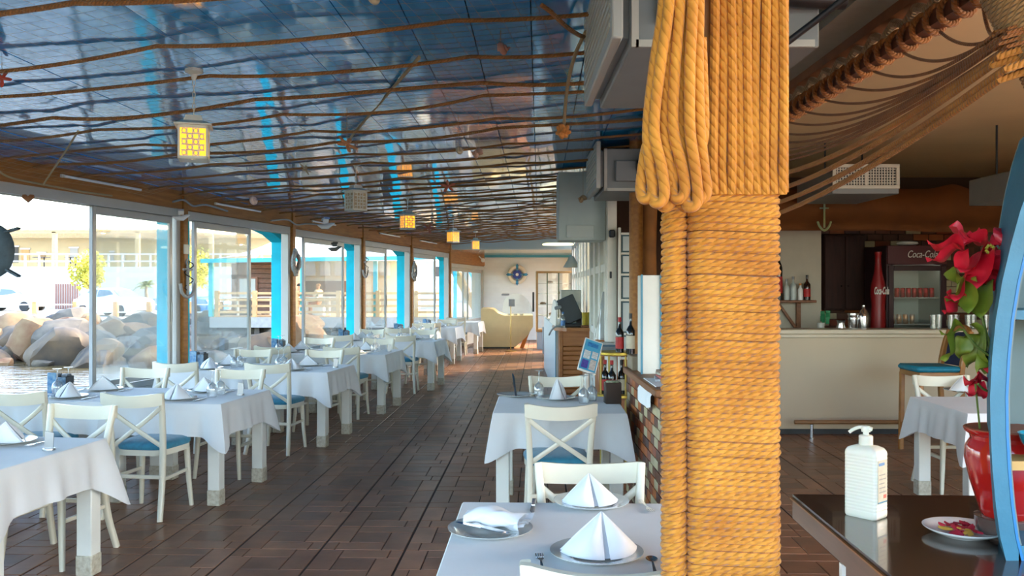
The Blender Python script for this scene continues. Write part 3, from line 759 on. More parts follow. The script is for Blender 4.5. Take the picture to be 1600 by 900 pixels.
# ---------------------------------------------------------------- bar room: ceiling, wall, bar
ZC = 3.06
m = MB().prism([cpt(CE, -1.4)[:2], (6.5, -1.4), (6.5, 12.2), cpt(CE, 12.2)[:2]], ZC, ZC + .12, 'xy')
m.build('ceiling', M_cream, kind='structure')
# fascia between the blue ceiling and the cream one, and the roof slab over both
m = MB(); a, b = cpt(CE, -1.4), cpt(CE, YC)
m.bar((a[0] + .03, a[1], 3.0), (b[0] + .03, b[1], 2.95), .06, .34); m.build('trim_6', mat('white_fascia', (.50, .50, .45), .6, var=.05), kind='structure')
MB().prism([(-6.2, -1.4), (6.6, -1.4), (6.6, 12.4), (2.2, 12.4), (2.2, 27), (-6.2, 27)], 3.24, 3.4, 'xy').build('ceiling', mat('roof_slab', (.3, .28, .25), .9), kind='structure')
# wall behind the bar, faced with glazed bricks
M_bk = [mat('brick_cream', (.50, .42, .25), .45, var=.15, vs=6), mat('brick_dark', (.07, .022, .014), .4, var=.3, vs=6), mat('brick_red', (.24, .05, .015), .4, var=.25, vs=6),
        mat('brick_brown', (.13, .045, .02), .4, var=.25, vs=6), mat('brick_orange', (.40, .11, .02), .45, var=.2, vs=6)]
YB = 11.7
wallb = MB().box(1.2, 6.4, YB, YB + .25, 0, ZC).build('wall_back', mat('dark_mortar', (.10, .05, .03), .9), kind='structure')
rb = random.Random(5)
bw, bh = .205, .088
bmesh_ = [MB().rbox(-bw / 2 + .004, bw / 2 - .004, -.016, .004, -bh / 2 + .004, bh / 2 - .004, .003).mesh('brick', mm) for mm in M_bk]
zz = 1.02; r_ = 0
while zz < 2.46:
    x = 3.85 + (bw / 2 if r_ % 2 else 0)
    while x < 6.25:
        obj('brick', bmesh_[rb.choices(range(5), (5, 3, 3, 4, 1.5))[0]], wallb, (x, YB, zz)); x += bw
    zz += bh; r_ += 1
# white board with a bracket shelf at its left
m = MB().rbox(2.7, 3.75, 10.55, 10.60, .9, 2.28, .004); t = m.build('wall_panel', mat('grey_white_board', (.50, .46, .36), .6, var=.04), kind='structure')
sh = thing('bracket_shelf', 'dark bracket shelf with bottles on the white board behind the bar', 'shelf', (3.30, 10.55, 0))
MB().rbox(-.5, .31, -.24, 0, 1.403, 1.433).build('board', M_brown, sh)
m = MB(); m.bar((.16, -.03, 1.08), (.16, -.03, 1.403), .04, .05); m.bar((-.08, -.05, 1.38), (.12, -.05, 1.10), .03, .04, (0, 1, 0)); m.build('bracket', M_brown, sh)
def bottle_mesh(name, r, h, neck, mats, hs=.62):
    m = MB(); m.lathe([(.0001, 0), (r, 0), (r, h * .12), (r * 1.004, h * .13)], 20); m.lathe([(r * 1.01, h * .13), (r * 1.01, h * .45)], 20, mi=1)
    m.lathe([(r, h * .45), (r, h * hs), (r * .7, h * (hs + .07)), (neck, h * (hs + .13)), (neck, h * .88)], 20); m.lathe([(neck * 1.15, h * .88), (neck * 1.15, h), (.0001, h)], 16, mi=2)
    return m.mesh(name, mats, angle=50)
M_lab = mat('cream_label', (.66, .60, .45), .7, var=.1, vs=20); M_dkglass = mat('dark_wine_glass', (.010, .012, .012), .08, coat=.5); M_clr = mat('pale_spirit', (.45, .52, .50), .1, coat=.5, var=.1)
M_capb = mat('black_cap', (.01, .01, .012), .4); M_capo = mat('orange_cap', (.6, .22, .03), .5); M_cola = mat('cola', (.03, .010, .006), .1, coat=.5); M_redl = mat('red_label', (.45, .02, .02), .5, var=.2, vs=30)
def bottle(label, r, h, mats, loc, neck=.013, hs=.62): return single('bottle', bottle_mesh('bottle', r, h, neck, mats, hs), label, 'bottle', loc)
zs = 1.433
bottle('clear spirit bottle with grey cap on the bracket shelf', .038, .28, [M_clr, M_clr, M_grey], (3.37, 10.43, zs))
bottle('white bottle with orange cap on the bracket shelf', .032, .20, [M_porc, M_porc, M_capo], (3.455, 10.43, zs))
bottle('dark cola bottle with pink label on the bracket shelf', .040, .30, [M_cola, M_redl, M_capb], (3.535, 10.43, zs))
bottle('clear bottle by the rope pillar on the bracket shelf', .036, .25, [M_clr, M_clr, M_grey], (3.29, 10.43, zs))
bottle('tall black-capped bottle left on the bracket shelf', .040, .62, [M_dkglass, M_redl, M_capb], (3.20, 10.43, zs))
# dark cupboard
t = thing('wall_cupboard', 'dark reddish brown panelled cupboard on the brick wall behind the bar', 'cupboard', (4.40, YB - .02, 0))
M_dk = mat('dark_mahogany', (.045, .014, .009), .7, var=.3, vs=6, stretch=(4, 4, .6)); MB().rbox(-.27, .27, -.16, .02, 1.28, 2.28, .006).build('body', M_dk, t)
for x in (-.135, .135):
    d = MB().rbox(x - .128, x + .128, -.178, -.16, 1.30, 2.26, .005).build('door', M_dk, t); MB().lathe([(.0001, -.015), (.010, -.012), (.010, 0)], 12, (x + (.09 if x < 0 else -.09), -.178, 1.60), 'y').build('knob', M_steel, d)
# bar counter
t = thing('bar_counter', 'long cream bar counter with moulded top edge', 'bar', (0, 0, 0))
M_bar = mat('cream_panel', (.60, .50, .35), .55, var=.03, vs=2)
MB().rbox(1.7, 6.25, 9.38, 9.62, .06, 1.045, .004).build('front_panel', M_bar, t)
MB().box(1.75, 6.2, 9.42, 9.6, 0, .06).build('plinth', M_black, t)
m = MB(); m.rbox(1.66, 6.28, 9.33, 9.66, 1.045, 1.085, .008); m.rbox(1.64, 6.29, 9.30, 9.68, 1.085, 1.135, .01); m.build('top_moulding', mat('cream_moulding', (.66, .58, .43), .4), t)
MB().rbox(1.66, 6.28, 9.66, 10.3, .98, 1.02, .005).build('work_top', M_grey, t)
t = thing('foot_rail', 'wooden foot rail on short steel posts along the bar', 'rail', (0, 0, 0))
MB().tube([(2.96, 9.12, .175), (6.1, 9.12, .175)], .022, 12).build('rail', mat('rail_wood', (.26, .13, .05), .4, var=.2, vs=8), t)
for x in (3.14, 4.32, 5.5):
    m = MB().lathe([(.03, 0), (.03, .008), (.016, .012), (.016, .15), (.022, .155)], 16, (x, 9.12, 0)); m.build('post', M_steel, t)
# things on the bar
def lath(name, prof, mt, label, cat, loc, n=20, group=None): return single(name, MB().lathe(prof, n).mesh(name, mt, angle=45), label, cat, loc, 0, group)
zt = 1.02; yb = 9.95
lath('shaker', [(.0001, 0), (.045, 0), (.06, .22), (.058, .24), (.04, .30), (.02, .32), (.02, .36), (.0001, .365)], M_steel, 'taller steel cocktail shaker on the bar', 'shaker', (4.02, yb, zt))
lath('cup_stack', [(.0001, 0), (.045, 0), (.058, .2), (.062, .2), (.062, .22), (.055, .22), (.060, .25), (.064, .25), (.064, .27), (.055, .27), (.0001, .27)], M_steel, 'stack of steel mixing cups on the bar', 'cups', (3.90, yb, zt))
lath('pitcher', [(.0001, 0), (.05, 0), (.055, .10), (.04, .15), (.05, .19), (.046, .19), (.0001, .17)], M_steel, 'small steel milk pitcher on the bar', 'pitcher', (3.76, yb, zt))
lath('tumbler', [(.0001, 0), (.035, 0), (.042, .16), (.039, .16), (.032, .01), (.0001, .01)], mat('frosted', (.55, .55, .50), .3), 'pale tumbler holding green sprigs on the bar', 'tumbler', (3.53, yb, zt))
m = MB(); rg = random.Random(2)
for i in range(14):
    a = rg.uniform(0, 6.28); c = Vector((.05 + .03 * math.cos(a), .03 * math.sin(a), .22 + rg.uniform(-.05, .06))); m.grid(lambda u, v, c=c, a=a: c + Vector((math.cos(a) * (u - .5) * .05, math.sin(a) * (u - .5) * .05, (v - .5) * .05)), 2, 2)
single('mint_sprig', m.mesh('mint_sprig', mat('mint_green', (.03, .25, .10), .6)), 'green mint sprigs standing in the pale tumbler', 'herb', (3.53, yb, zt))
t = MB(); t.rbox(3.35, 4.15, 9.72, 10.2, 1.02, 1.045, .004); 
# red bottle-shaped sign
def text_mesh(s, size, mt, ext=.002, shear=0.0, bold=0.0):
    cu = bpy.data.curves.new('text', 'FONT'); cu.body = s; cu.size = size; cu.extrude = ext; cu.shear = shear; cu.align_x = 'CENTER'; cu.align_y = 'CENTER'; cu.offset = bold; cu.resolution_u = 3
    o = bpy.data.objects.new('text', cu); COL.objects.link(o); dg = bpy.context.evaluated_depsgraph_get(); me = bpy.data.meshes.new_from_object(o.evaluated_get(dg)); bpy.data.objects.remove(o)
    me.materials.clear(); me.materials.append(mt); return me
M_ink = mat('white_lettering', (.75, .72, .66), .5); M_red = mat('cola_red', (.30, .010, .012), .35, var=.1, vs=4)
t = thing('bottle_sign', 'tall red cola-bottle shaped sign with white lettering beside the fridge', 'sign', (4.50, 10.7, 1.02))
prof = [(.0001, 0), (.085, 0), (.092, .05), (.085, .25), (.078, .33), (.09, .48), (.082, .60), (.050, .74), (.036, .86), (.036, .96), (.042, .97), (.042, 1.0), (.0001, 1.0)]
m = MB(); m.lathe(prof, 28); m.build('bottle_body', M_red, t)
o = obj('lettering', text_mesh('Coca-Cola', .075, M_ink, .002, .35, .002), t, (0, -.096, .52), (R(90), 0, 0)); o.scale = (.56, 1.7, 1)
tag(MB().rbox(3.78, 4.60, 10.62, 11.3, 0, 1.019, .004).build('back_counter', M_dk), 'dark low counter under the red bottle sign behind the bar', 'counter')
# drinks fridge
t = thing('drinks_fridge', 'dark red glass-door drinks fridge with cola lettering on its header', 'fridge', (0, 0, 0))
x0, x1, y0, y1 = 4.62, 5.37, 10.75, 11.4
M_fr = mat('fridge_dark', (.035, .008, .012), .3, coat=.3); M_fi = mat('fridge_inside', (.50, .55, .50), .5)
m = MB(); m.rbox(x0, x0 + .06, y0, y1, .1, 2.10); m.rbox(x1 - .06, x1, y0, y1, .1, 2.10); m.rbox(x0 + .06, x1 - .06, y0, y1, 1.86, 2.10); m.rbox(x0 + .06, x1 - .06, y0, y1, .1, .35); m.box(x0 + .06, x1 - .06, y1 - .03, y1, .35, 1.86); m.build('body', M_fr, t)
m = MB(); m.box(x0 + .06, x1 - .06, y1 - .04, y1 - .03, .35, 1.86); m.box(x0 + .06, x0 + .065, y0 + .05, y1 - .04, .35, 1.86); m.box(x1 - .065, x1 - .06, y0 + .05, y1 - .04, .35, 1.86); m.build('lining', M_fi, t)
m = MB().rbox(x0 + .01, x1 - .01, y0 - .02, y0, 1.87, 2.10, .006); hd = m.build('header', mat('header_red', (.085, .008, .010), .35), t)
o = obj('lettering', text_mesh('Coca-Cola', .12, M_ink, .002, .35), hd, ((x0 + x1) / 2 + .06, y0 - .024, 1.99), (R(90), 0, 0)); o.scale = (.72, 1.05, 1)
m = MB(); m.rbox(x0 + .02, x0 + .085, y0 - .03, y0, .4, 1.85); m.rbox(x1 - .085, x1 - .02, y0 - .03, y0, .4, 1.85); m.rbox(x0 + .085, x1 - .085, y0 - .03, y0, 1.79, 1.85); m.rbox(x0 + .085, x1 - .085, y0 - .03, y0, .4, .46)
d = m.build('door', M_fr, t); MB().box(x0 + .085, x1 - .085, y0 - .018, y0 - .012, .46, 1.79).build('pane', M_paneclear, d)
for z in (1.46, 1.13, .80): MB().rbox(x0 + .07, x1 - .07, y0 + .06, y1 - .05, z - .015, z, .003).build('shelf', mat('wire_shelf', (.6, .6, .58), .4), t)
li = MB().rbox(x0 + .10, x1 - .10, y0 + .02, y0 + .05, 1.80, 1.84, .004).build('tube_light', mat('fridge_tube', (1, .95, .8), .5, emit=1.4), t)
M_can = mat('red_can', (.42, .015, .015), .25, .5, var=.1); M_cano = mat('orange_can', (.55, .20, .02), .3, .5, col2=(.75, .7, .6), vs=12); M_cang = mat('gold_can', (.55, .36, .06), .25, .7)
def can_mesh(mt): return MB().lathe([(.0001, 0), (.024, 0), (.031, .008), (.031, .108), (.026, .118), (.024, .116), (.0001, .115)], 16).mesh('can', mt, angle=50)
CR, CO, CG = can_mesh(M_can), can_mesh(M_cano), can_mesh(M_cang)
for i in range(8): single('drink_can', CR, 'red drink can on the top fridge shelf, %s from the left' % ORD[i], 'can', (x0 + .115 + i * .072, y0 + .12, 1.46), 0, 'red cans on the top fridge shelf')
for i in range(4): single('drink_can', CO, 'orange and white can on the middle fridge shelf, %s from the left' % ORD[i], 'can', (x0 + .13 + i * .082, y0 + .12, 1.13), 0, 'orange cans on the middle fridge shelf')
for i in range(8): single('drink_can', CG, 'gold-topped can on the lower fridge shelf, %s from the left' % ORD[i], 'can', (x0 + .12 + i * .072, y0 + .12, .80 + .0), 0, 'gold cans on the lower fridge shelf')
TUM = MB().lathe([(.0001, 0), (.030, 0), (.037, .15), (.0355, .15), (.029, .008), (.0001, .008)], 16).mesh('bar_glass', glass_mat('bar_glass_mat', (.95, .96, .94), .12, .5), angle=50)
for i in range(7): single('bar_glass', TUM, 'upright bar glass right of the fridge, %s from the left' % ORD[i], 'glass', (4.58 + i * .095, 9.46 + (i % 2) * .08, 1.136), 0, 'glasses lined up on the bar')
# brown draped valance over the bar
def vf(u, v):
    x = 1.9 + 4.4 * u; top = 2.70 + .06 * math.exp(-((x - 5.05) / .16) ** 2) + .015 * math.sin(3 * x) + .05 * math.sin(max(0, x - 5.3) * 2.0); bot = 2.235 + .02 * math.sin(2.1 * x)
    z = top + (bot - top) * v; y = 9.98 - .20 * math.sin(math.pi * min(1, v * 1.15)) ** .8 - .012 * math.sin(14 * x + 6 * v) - .02 * math.sin(5 * x)
    return Vector((x, y, z))
m = MB().grid(vf, 70, 14); m.grid(lambda u, v: Vector((1.9 + 4.4 * u, 10.05, 2.72 - .48 * v)), 4, 2)
tag(m.build('valance', mat('brown_fabric', (.17, .055, .008), .85, var=.2, vs=3, bump=.15, bs=12)), 'brown fabric valance draped across the wall above the bar', 'valance')
# small anchor ornament on the valance
t = MB(); t.tube([(0, 0, .30), (0, 0, .03)], .012, 8); t.tube(curve([(-.075, 0, .10), (-.05, 0, .04), (0, 0, .0), (.05, 0, .04), (.075, 0, .10)], 14), .013, 8); t.tube([(-.05, 0, .25), (.05, 0, .25)], .008, 8)
t.lathe([(.012, -.006), (.024, -.006), (.024, .006), (.012, .006)], 14, (0, 0, .32), 'y')
tag(t.build('anchor_ornament', mat('green_yellow_paint', (.35, .33, .04), .5, col2=(.25, .42, .35), vs=6), None, (P(1288, 360, 9.76))), 'small green and yellow anchor hanging on the brown valance', 'ornament')
tag(MB().lathe([(.0001, 0), (.10, .004), (.13, .02), (.12, .045), (.06, .06), (.0001, .062)], 24).build('wall_lamp', mat('lamp_white', (.7, .7, .65), .4), None, (4.95, 10.9, 2.105)), 'flat white dome lamp on top of the drinks fridge', 'lamp')
# ducted air units
M_duct = mat('grey_duct', (.22, .24, .25), .45, var=.08, vs=3); M_grille = mat('white_grille', (.62, .60, .52), .5)
def ac_unit(label, x0, x1, y0, y1, z0, z1, grille, flange=.02):
    t = thing('air_unit', label, 'air conditioner', (0, 0, 0), 0, 'ducted ceiling air units')
    MB().rbox(x0, x1, y0, y1, z0, z1, .006).build('casing', M_duct, t)
    if grille == 'front':
        m = MB(); a, b = x0 - .0, x1; c, d = z0 + .05, z1 + .03; y = y0
        m.rbox(a, b, y - .02, y, c, c + .035, .003); m.rbox(a, b, y - .02, y, d - .035, d, .003); m.rbox(a, a + .035, y - .02, y, c + .035, d - .035, .003); m.rbox(b - .035, b, y - .02, y, c + .035, d - .035, .003)
        g = m.build('grille_frame', M_grille, t); MB().box(a + .03, b - .03, y - .004, y - .001, c + .03, d - .03).build('grille_void', M_black, g)
        k = a + .05; s = MB()
        while k < b - .04: s.box(k - .005, k + .005, y - .014, y - .006, c + .035, d - .035); k += .027
        k = c + .055
        while k < d - .04: s.box(a + .035, b - .035, y - .016, y - .010, k - .004, k + .004); k += .027
        s.box((a + b) / 2 - .012, (a + b) / 2 + .012, y - .017, y - .004, c + .03, d - .03)
        s.build('grille_bars', M_grille, g)
    else:
        m = MB(); m.rbox(x0 - .07, x0 - .03, y0 - .05, y1 + .05, z0 + .02, z1 + .06, .006); f = m.build('grille_frame', mat('flange_white', (.48, .50, .48), .5), t)
        MB().box(x0 - .03, x0, y0 + .03, y1 - .03, z0 + .04, z1 - .02).build('collar', M_grey, t)
        k = z0 + .08; s = MB()
        while k < z1 + .02: s.box(x0 - .075, x0 - .068, y0, y1, k - .008, k + .008); k += .035
        s.build('grille_bars', M_grille, f)
        MB().rbox(x0 + .10, x0 + .28, y0 - .05, y0, z0 + .08, z0 + .26, .006).build('control_box', M_duct, t)
        m = MB(); m.box(x0 + .02, x1 - .02, y0 - .012, y0, z0, z0 + .025); m.box(x0 + .005, x0 + .03, y0 - .012, y0, z0, z1); m.build('edge_strip', M_alu, t)
        q = curve([(x0 + .6, y0 - .02, z0 + .34), (x0 + .40, y0 - .09, z0 + .30), (x0 + .30, y0 - .10, z0 + .20), (x0 + .55, y0 - .06, z0 + .16), (x0 + .75, y0 - .03, z0 + .16)], 14)
        MB().tube(q, .035, 10).build('hose', M_black, t)
    return t
ac_unit('grey ducted air unit with white grille above the left part of the bar', 3.125, 3.78, 8.5, 9.55, 2.50, 2.76, 'front')
ac_unit('grey ducted air unit at the right edge above the bar', 4.33, 5.0, 7.5, 8.25, 2.36, 2.60, 'front')
for (a, b) in (((3.2, 8.9, 2.76), (3.2, 8.9, ZC)), ((3.7, 9.2, 2.76), (3.7, 9.2, ZC)), ((4.4, 7.9, 2.6), (4.4, 7.9, ZC)), ((4.9, 7.9, 2.6), (4.9, 7.9, ZC))):
    tag(MB().tube([a, b], .010, 8).build('hanger_rod', M_black), 'thin black rod holding an air unit at %s' % ('the left bar unit, front' if a[0] == 3.2 else 'the left bar unit, rear' if a[0] == 3.7 else 'the right edge unit, front' if a[0] == 4.4 else 'the right edge unit, rear'), 'rod')
tag(MB().tube(curve([(3.78, 9.0, 2.72), (3.90, 8.95, 2.78), (3.95, 8.9, 2.66), (3.88, 8.9, 2.56), (3.78, 8.95, 2.55)], 16), .022, 10).build('drain_hose', M_black), 'black hose looping from the air unit grille above the bar', 'hose')
ac_unit('large grey ducted air unit at the top above the aisle edge', .42, 1.095, 3.1, 4.17, 2.45, 2.86, 'left')
ac_unit('smaller grey ducted air unit further along the aisle edge', .80, 1.45, 7.6, 8.5, 2.43, 2.80, 'left')
tag(MB().tube([P(1225, 70, 3.04), P(1270, 36, 3.0), P(1345, -22, 2.9), P(1480, -130, 2.7)], .012, 10).build('drain_pipe', M_black), 'black pipe running diagonally from the large air unit', 'pipe')

# ---------------------------------------------------------------- brick half wall and things on it
bx, by0, by1, bz = .865, 4.86, 6.55, .945
wbk = MB().box(bx, bx + .20, by0, by1, 0, bz).build('wall_brick', mat('dark_mortar2', (.13, .07, .045), .9), kind='structure')
bw2, bh2 = .135, .063
bm2 = [MB().rbox(-.006, .004, -bw2 / 2 + .003, bw2 / 2 - .003, -bh2 / 2 + .003, bh2 / 2 - .003, .002).mesh('brick', mm) for mm in M_bk]
zz = bh2 / 2; r_ = 0; cnt = 0
while zz < bz - .02:
    y = by0 + bw2 / 2 + (bw2 / 2 if r_ % 2 else 0)
    while y < by1 - .06:
        obj('brick', bm2[rb.choices(range(5), (3.5, 1.5, 2, 2.5, 2.5))[0]], wbk, (bx, y, zz)); y += bw2
    zz += bh2; r_ += 1
bm3 = [MB().rbox(-bw2 / 2 + .003, bw2 / 2 - .003, -.006, .004, -bh2 / 2 + .003, bh2 / 2 - .003, .002).mesh('brick', mm) for mm in M_bk]
zz = bh2 / 2; r_ = 0
while zz < bz - .02:
    for x in ((.068,) if r_ % 2 else (.068,)): obj('brick', bm3[rb.choices(range(5), (3.5, 1.5, 2, 2.5, 2.5))[0]], wbk, (bx + x + (.0 if r_ % 2 else .062), by0, zz))
    zz += bh2; r_ += 1
c = MB().rbox(bx - .03, bx + .26, 5.08, by1, bz, bz + .05, .008).build('wall_cap', M_brown, wbk)
zc = bz + .05
def cl(u, v):
    x = bx - .035 + .26 * u; y = 5.2 + .5 * v
    return Vector((x, y, zc + .004)) if u > .12 else Vector((bx - .038 - .01 * math.sin(9 * v), y, zc - .12 * (1 - u / .12) - .03 * math.sin(3 * v)))
tag(MB().grid(cl, 16, 12).build('folded_cloth', M_napkin), 'white cloth hanging over the end of the brick half wall', 'cloth')
for i, (c_, w_) in enumerate((((.35, .38, .42), .15), ((.5, .12, .10), .13), ((.45, .42, .35), .14), ((.25, .15, .10), .14))):
    tag(MB().rbox(-w_ / 2, w_ / 2, -.11, .11, 0, .016, .002).build('brochure', mat('brochure%d' % i, c_, .5, var=.3, vs=30), None, (bx + .12 + .01 * i, 5.55 - .02 * i, zc + .006 + i * .0165), R(-8 + 7 * i)),
        ['grey', 'red', 'beige', 'brown'][i] + ' brochure in the pile on the brick half wall', 'brochure', 'brochures on the half wall')
t = thing('menu_cabinet', 'tall white box with blue edges standing on the brick half wall', 'cabinet', (0, 0, 0))
MB().rbox(.895, 1.025, 5.98, 6.2, zc, 1.675, .004).build('body', M_white, t); M_edge = mat('blue_edge', (.10, .30, .42), .5)
for x in (.89, 1.022): MB().rbox(x - .007, x + .007, 5.965, 5.98, zc, 1.68, .003).build('edge_strip', M_edge, t)
t = thing('menu_cabinet', 'shorter white box with blue edge behind the rope pillar on the half wall', 'cabinet', (0, 0, 0))
MB().rbox(1.055, 1.16, 6.05, 6.25, zc, 1.30, .004).build('body', M_white, t); MB().rbox(1.045, 1.057, 6.035, 6.05, zc, 1.30, .003).build('edge_strip', M_edge, t)
# columns and the glazed panel behind
tag(MB().lathe([(.062, 0), (.062, 2.9)], 20, (1.105, 7.75, 0)).build('column', M_wood), 'brown round column, left of the pair behind the rope pillar', 'column')
tag(MB().lathe([(.070, 1.7), (.066, 1.9), (.075, 2.3), (.07, 2.9)], 20, (1.235, 7.85, 0)).build('column', mat('brown_wrap', (.30, .11, .02), .7, var=.25, vs=6, bump=.3, bs=20)), 'brown wrapped pipe beside the round column behind the rope pillar', 'column')
MB().rbox(1.30, 1.42, 7.3, 7.5, 0, 2.9).build('trim_7', mat('purple_brown', (.12, .06, .06), .6), kind='structure')
tag(MB().rbox(1.20, 1.31, 7.95, 8.0, 1.0, 2.18).build('white_board', M_white), 'plain white board beside the brown columns', 'board')
t = thing('glazed_panel', 'white framed panel of four stacked blue-bordered panes beside the columns', 'panel', (0, 0, 0))
gx0, gx1, gy = 1.115, 1.33, 8.9
m = MB(); m.rbox(gx0 - .03, gx0, gy, gy + .04, .5, 2.2); m.rbox(gx1, gx1 + .03, gy, gy + .04, .5, 2.2)
zr = [1.6 + (447 - q) / F * gy for q in (365, 396, 429, 469, 522, 560)]
for z in zr: m.rbox(gx0, gx1, gy, gy + .04, z - .012, z + .012)
m.build('frame', M_white, t)
for i in range(5):
    b = MB(); a, c = zr[i + 1] + .014, zr[i] - .014
    b.box(gx0 + .005, gx1 - .005, gy + .005, gy + .02, a, a + .014); b.box(gx0 + .005, gx1 - .005, gy + .005, gy + .02, c - .014, c); b.box(gx0 + .005, gx0 + .02, gy + .005, gy + .02, a + .014, c - .014); b.box(gx1 - .02, gx1 - .005, gy + .005, gy + .02, a + .014, c - .014)
    b = b.build('pane_border', mat('teal_border', (.02, .08, .10), .4), t); MB().box(gx0 + .02, gx1 - .02, gy + .012, gy + .018, a + .014, c - .014).build('pane', mat('pale_print', (.45, .55, .58), .2, col2=(.68, .72, .70), vs=3), b)
MB().rbox(.985, 1.085, 9.0, 9.1, 0, 2.95).build('trim_8', M_white, kind='structure')
tag(MB().rbox(1.0, 1.06, 8.93, 9.0, 2.10, 2.18, .012).build('speaker', M_black), 'small black speaker on the white post beside the white duct panel', 'speaker')
tag(MB().rbox(1.01, 1.03, 8.98, 9.0, 1.68, 1.75, .004).build('switch', M_black), 'small dark switch on the white post', 'switch')
t = thing('duct_panel', 'pale blue-white duct panel hanging at the right edge of the blue ceiling', 'panel', (0, 0, 0))
MB().rbox(.49, .985, 9.15, 9.6, 2.08, 2.80, .006).build('casing', mat('pale_blue_white', (.50, .60, .60), .5, var=.03), t)
m = MB(); q0, q1 = .57, .86; m.rbox(q0, q1, 9.135, 9.15, 2.11, 2.24, .004); m.build('hatch', mat('pale_hatch', (.55, .63, .62), .45), t)
# white framed partition along the aisle
def lp(Y): return .74 + .0316 * Y
t = thing('partition', 'white framed partition of narrow panels along the right of the aisle', 'partition', (0, 0, 0))
ys = [9.3 + .95 * i for i in range(11)]
for y in ys: MB().rbox(lp(y) - .04, lp(y) + .04, y - .07, y + .07, 0, 2.5, .004).build('post', M_white, t)
for z in (.08, 1.02, 1.80, 2.42): MB().bar((lp(9.3) + .0, 9.3, z), (lp(18.8), 18.8, z), .05, .09).build('rail', M_white, t)
M_ppan = mat('partition_panel', (.62, .66, .60), .6)
for a, b in zip(ys[:-1], ys[1:]):
    MB().bar((lp(a + .09) + .01, a + .09, 1.24), (lp(b - .09) + .01, b - .09, 1.24), .012, 2.3).build('panel', M_ppan if (ys.index(a)) < 8 else M_pane, t)
    MB().bar((lp(a + .475) - .005, a + .475 - .025, 1.24), (lp(a + .475) - .005, a + .475 + .025, 1.24), .03, 2.3).build('batten', M_white, t)
# lamp shade, wall-hung, on the partition
tag(MB().lathe([(.02, .22), (.05, .2), (.16, 0), (.155, 0), (.045, .2)], 24).build('lamp_shade', mat('grey_shade', (.45, .45, .38), .7), None, P(893, 418, 16.5)), 'grey conical lamp shade at the end of the white partition', 'lamp')
tag(MB().lathe([(.0001, .03), (.25, .03), (.27, .02), (.27, 0), (.0001, 0)], 28).build('ceiling_light', mat('lit_disc', (1, .9, .55), .5, emit=.8), None, (P(872, 383, 15.0))), 'round glowing ceiling light beside the duct panel', 'lamp')
# ---------------------------------------------------------------- cash desk, wine stand, menu sign
M_desk = mat('orange_wood', (.30, .095, .02), .35, col2=(.42, .15, .035), vs=4, stretch=(1, 4, 8), coat=.3)
t = thing('cash_desk', 'orange-brown wooden cash desk with slatted front', 'desk', (0, 0, 0))
dx0, dx1, dy0, dy1, dz = .66, 1.16, 12.2, 13.0, .97
m = MB(); m.rbox(dx0, dx0 + .05, dy0, dy1, 0, dz); m.rbox(dx1 - .05, dx1, dy0, dy1, 0, dz); m.rbox(dx0 + .05, dx1 - .05, dy0, dy0 + .03, .76, dz); m.box(dx0 + .05, dx1 - .05, dy1 - .03, dy1, 0, dz); m.build('carcass', M_desk, t)
z = .03
while z < .74: MB().rbox(dx0 + .05, dx1 - .05, dy0 + .012, dy0 + .035, z, z + .062, .008).build('slat', M_desk, t); z += .066
MB().prism([(dx0 - .06, dy0 + .1), (dx0 + .1, dy0 - .06), (dx1 + .1, dy0 - .06), (dx1 + .1, dy1), (dx0 - .06, dy1)], dz, dz + .045, 'xy').build('desk_top', M_desk, t)
t = thing('service_counter', 'white service counter with blue edge behind the cash desk', 'counter', (0, 0, 0))
MB().rbox(.625, .66, 12.45, 17.0, 0, 1.0, .004).build('side_panel', mat('white_blueish', (.60, .68, .70), .5, var=.03), t)
m = MB(); m.prism([(12.5, .99), (12.5, 1.36), (13.2, 1.40), (13.6, 1.34), (14.1, 1.14), (14.8, 1.0)], .632, .656, 'yz'); m.build('curved_panel', M_white, t)
MB().rbox(.66, 1.2, 13.05, 17.0, .94, .98).build('counter_top', M_white, t); MB().rbox(.618, .63, 12.44, 12.47, 0, 1.0, .003).build('edge_strip', M_edge, t)
tag(MB().rbox(.77, 1.08, 13.6, 14.0, .981, 1.54, .006).build('metal_cabinet', mat('brushed_cabinet', (.42, .44, .40), .4, .3, var=.1)), 'grey metal cabinet on the white counter behind the till', 'cabinet')
# till
t = thing('till', 'black till with tilted screen seen from behind on the cash desk', 'till', (.83, 12.5, dz + .045))
MB().rbox(-.10, .16, -.10, .16, 0, .05, .01).build('base', M_black, t)
m = MB(); m.rbox(-.13, .13, -.025, .025, -.19, .19, .012); m.xf(Matrix.Translation((.0, .02, .25)) @ Matrix.Rotation(R(-24), 4, 'Y')); m.build('screen', mat('till_grey', (.045, .055, .065), .4), t)
m = MB(); m.rbox(-.04, .04, .0, .04, .04, .22, .008); m.build('neck', M_black, t)
m = MB().rbox(-.16, -.06, -.03, .05, .28, .33, .01); m.xf(Matrix.Rotation(R(-12), 4, 'Y')); m.build('printer_head', mat('till_light', (.30, .33, .36), .4), t)
bottle('small water bottle with blue cap beside the till', .032, .22, [glass_mat('pet', (.92, .96, 1), .15, .4), mat('blue_label', (.10, .25, .55), .5), mat('bluecap', (.05, .2, .5), .5)], (.72, 12.3, dz + .045))
for i, x in enumerate((1.02, 1.07, 1.12)):
    lath('yellow_cup', [(.0001, 0), (.024, 0), (.03, .18), (.027, .18), (.0001, .16)], mat('yellow_plastic', (.48, .36, .02), .4), 'yellow cup beside the till, %s from the left' % ORD[i], 'cup', (x, 12.35 + .05 * i, dz + .075), 16, 'yellow cups by the till')
tag(MB().rbox(.98, 1.2, 12.25, 12.6, dz + .045, dz + .075, .006).build('tray', M_brown), 'brown wooden tray under the yellow cups on the cash desk', 'tray')
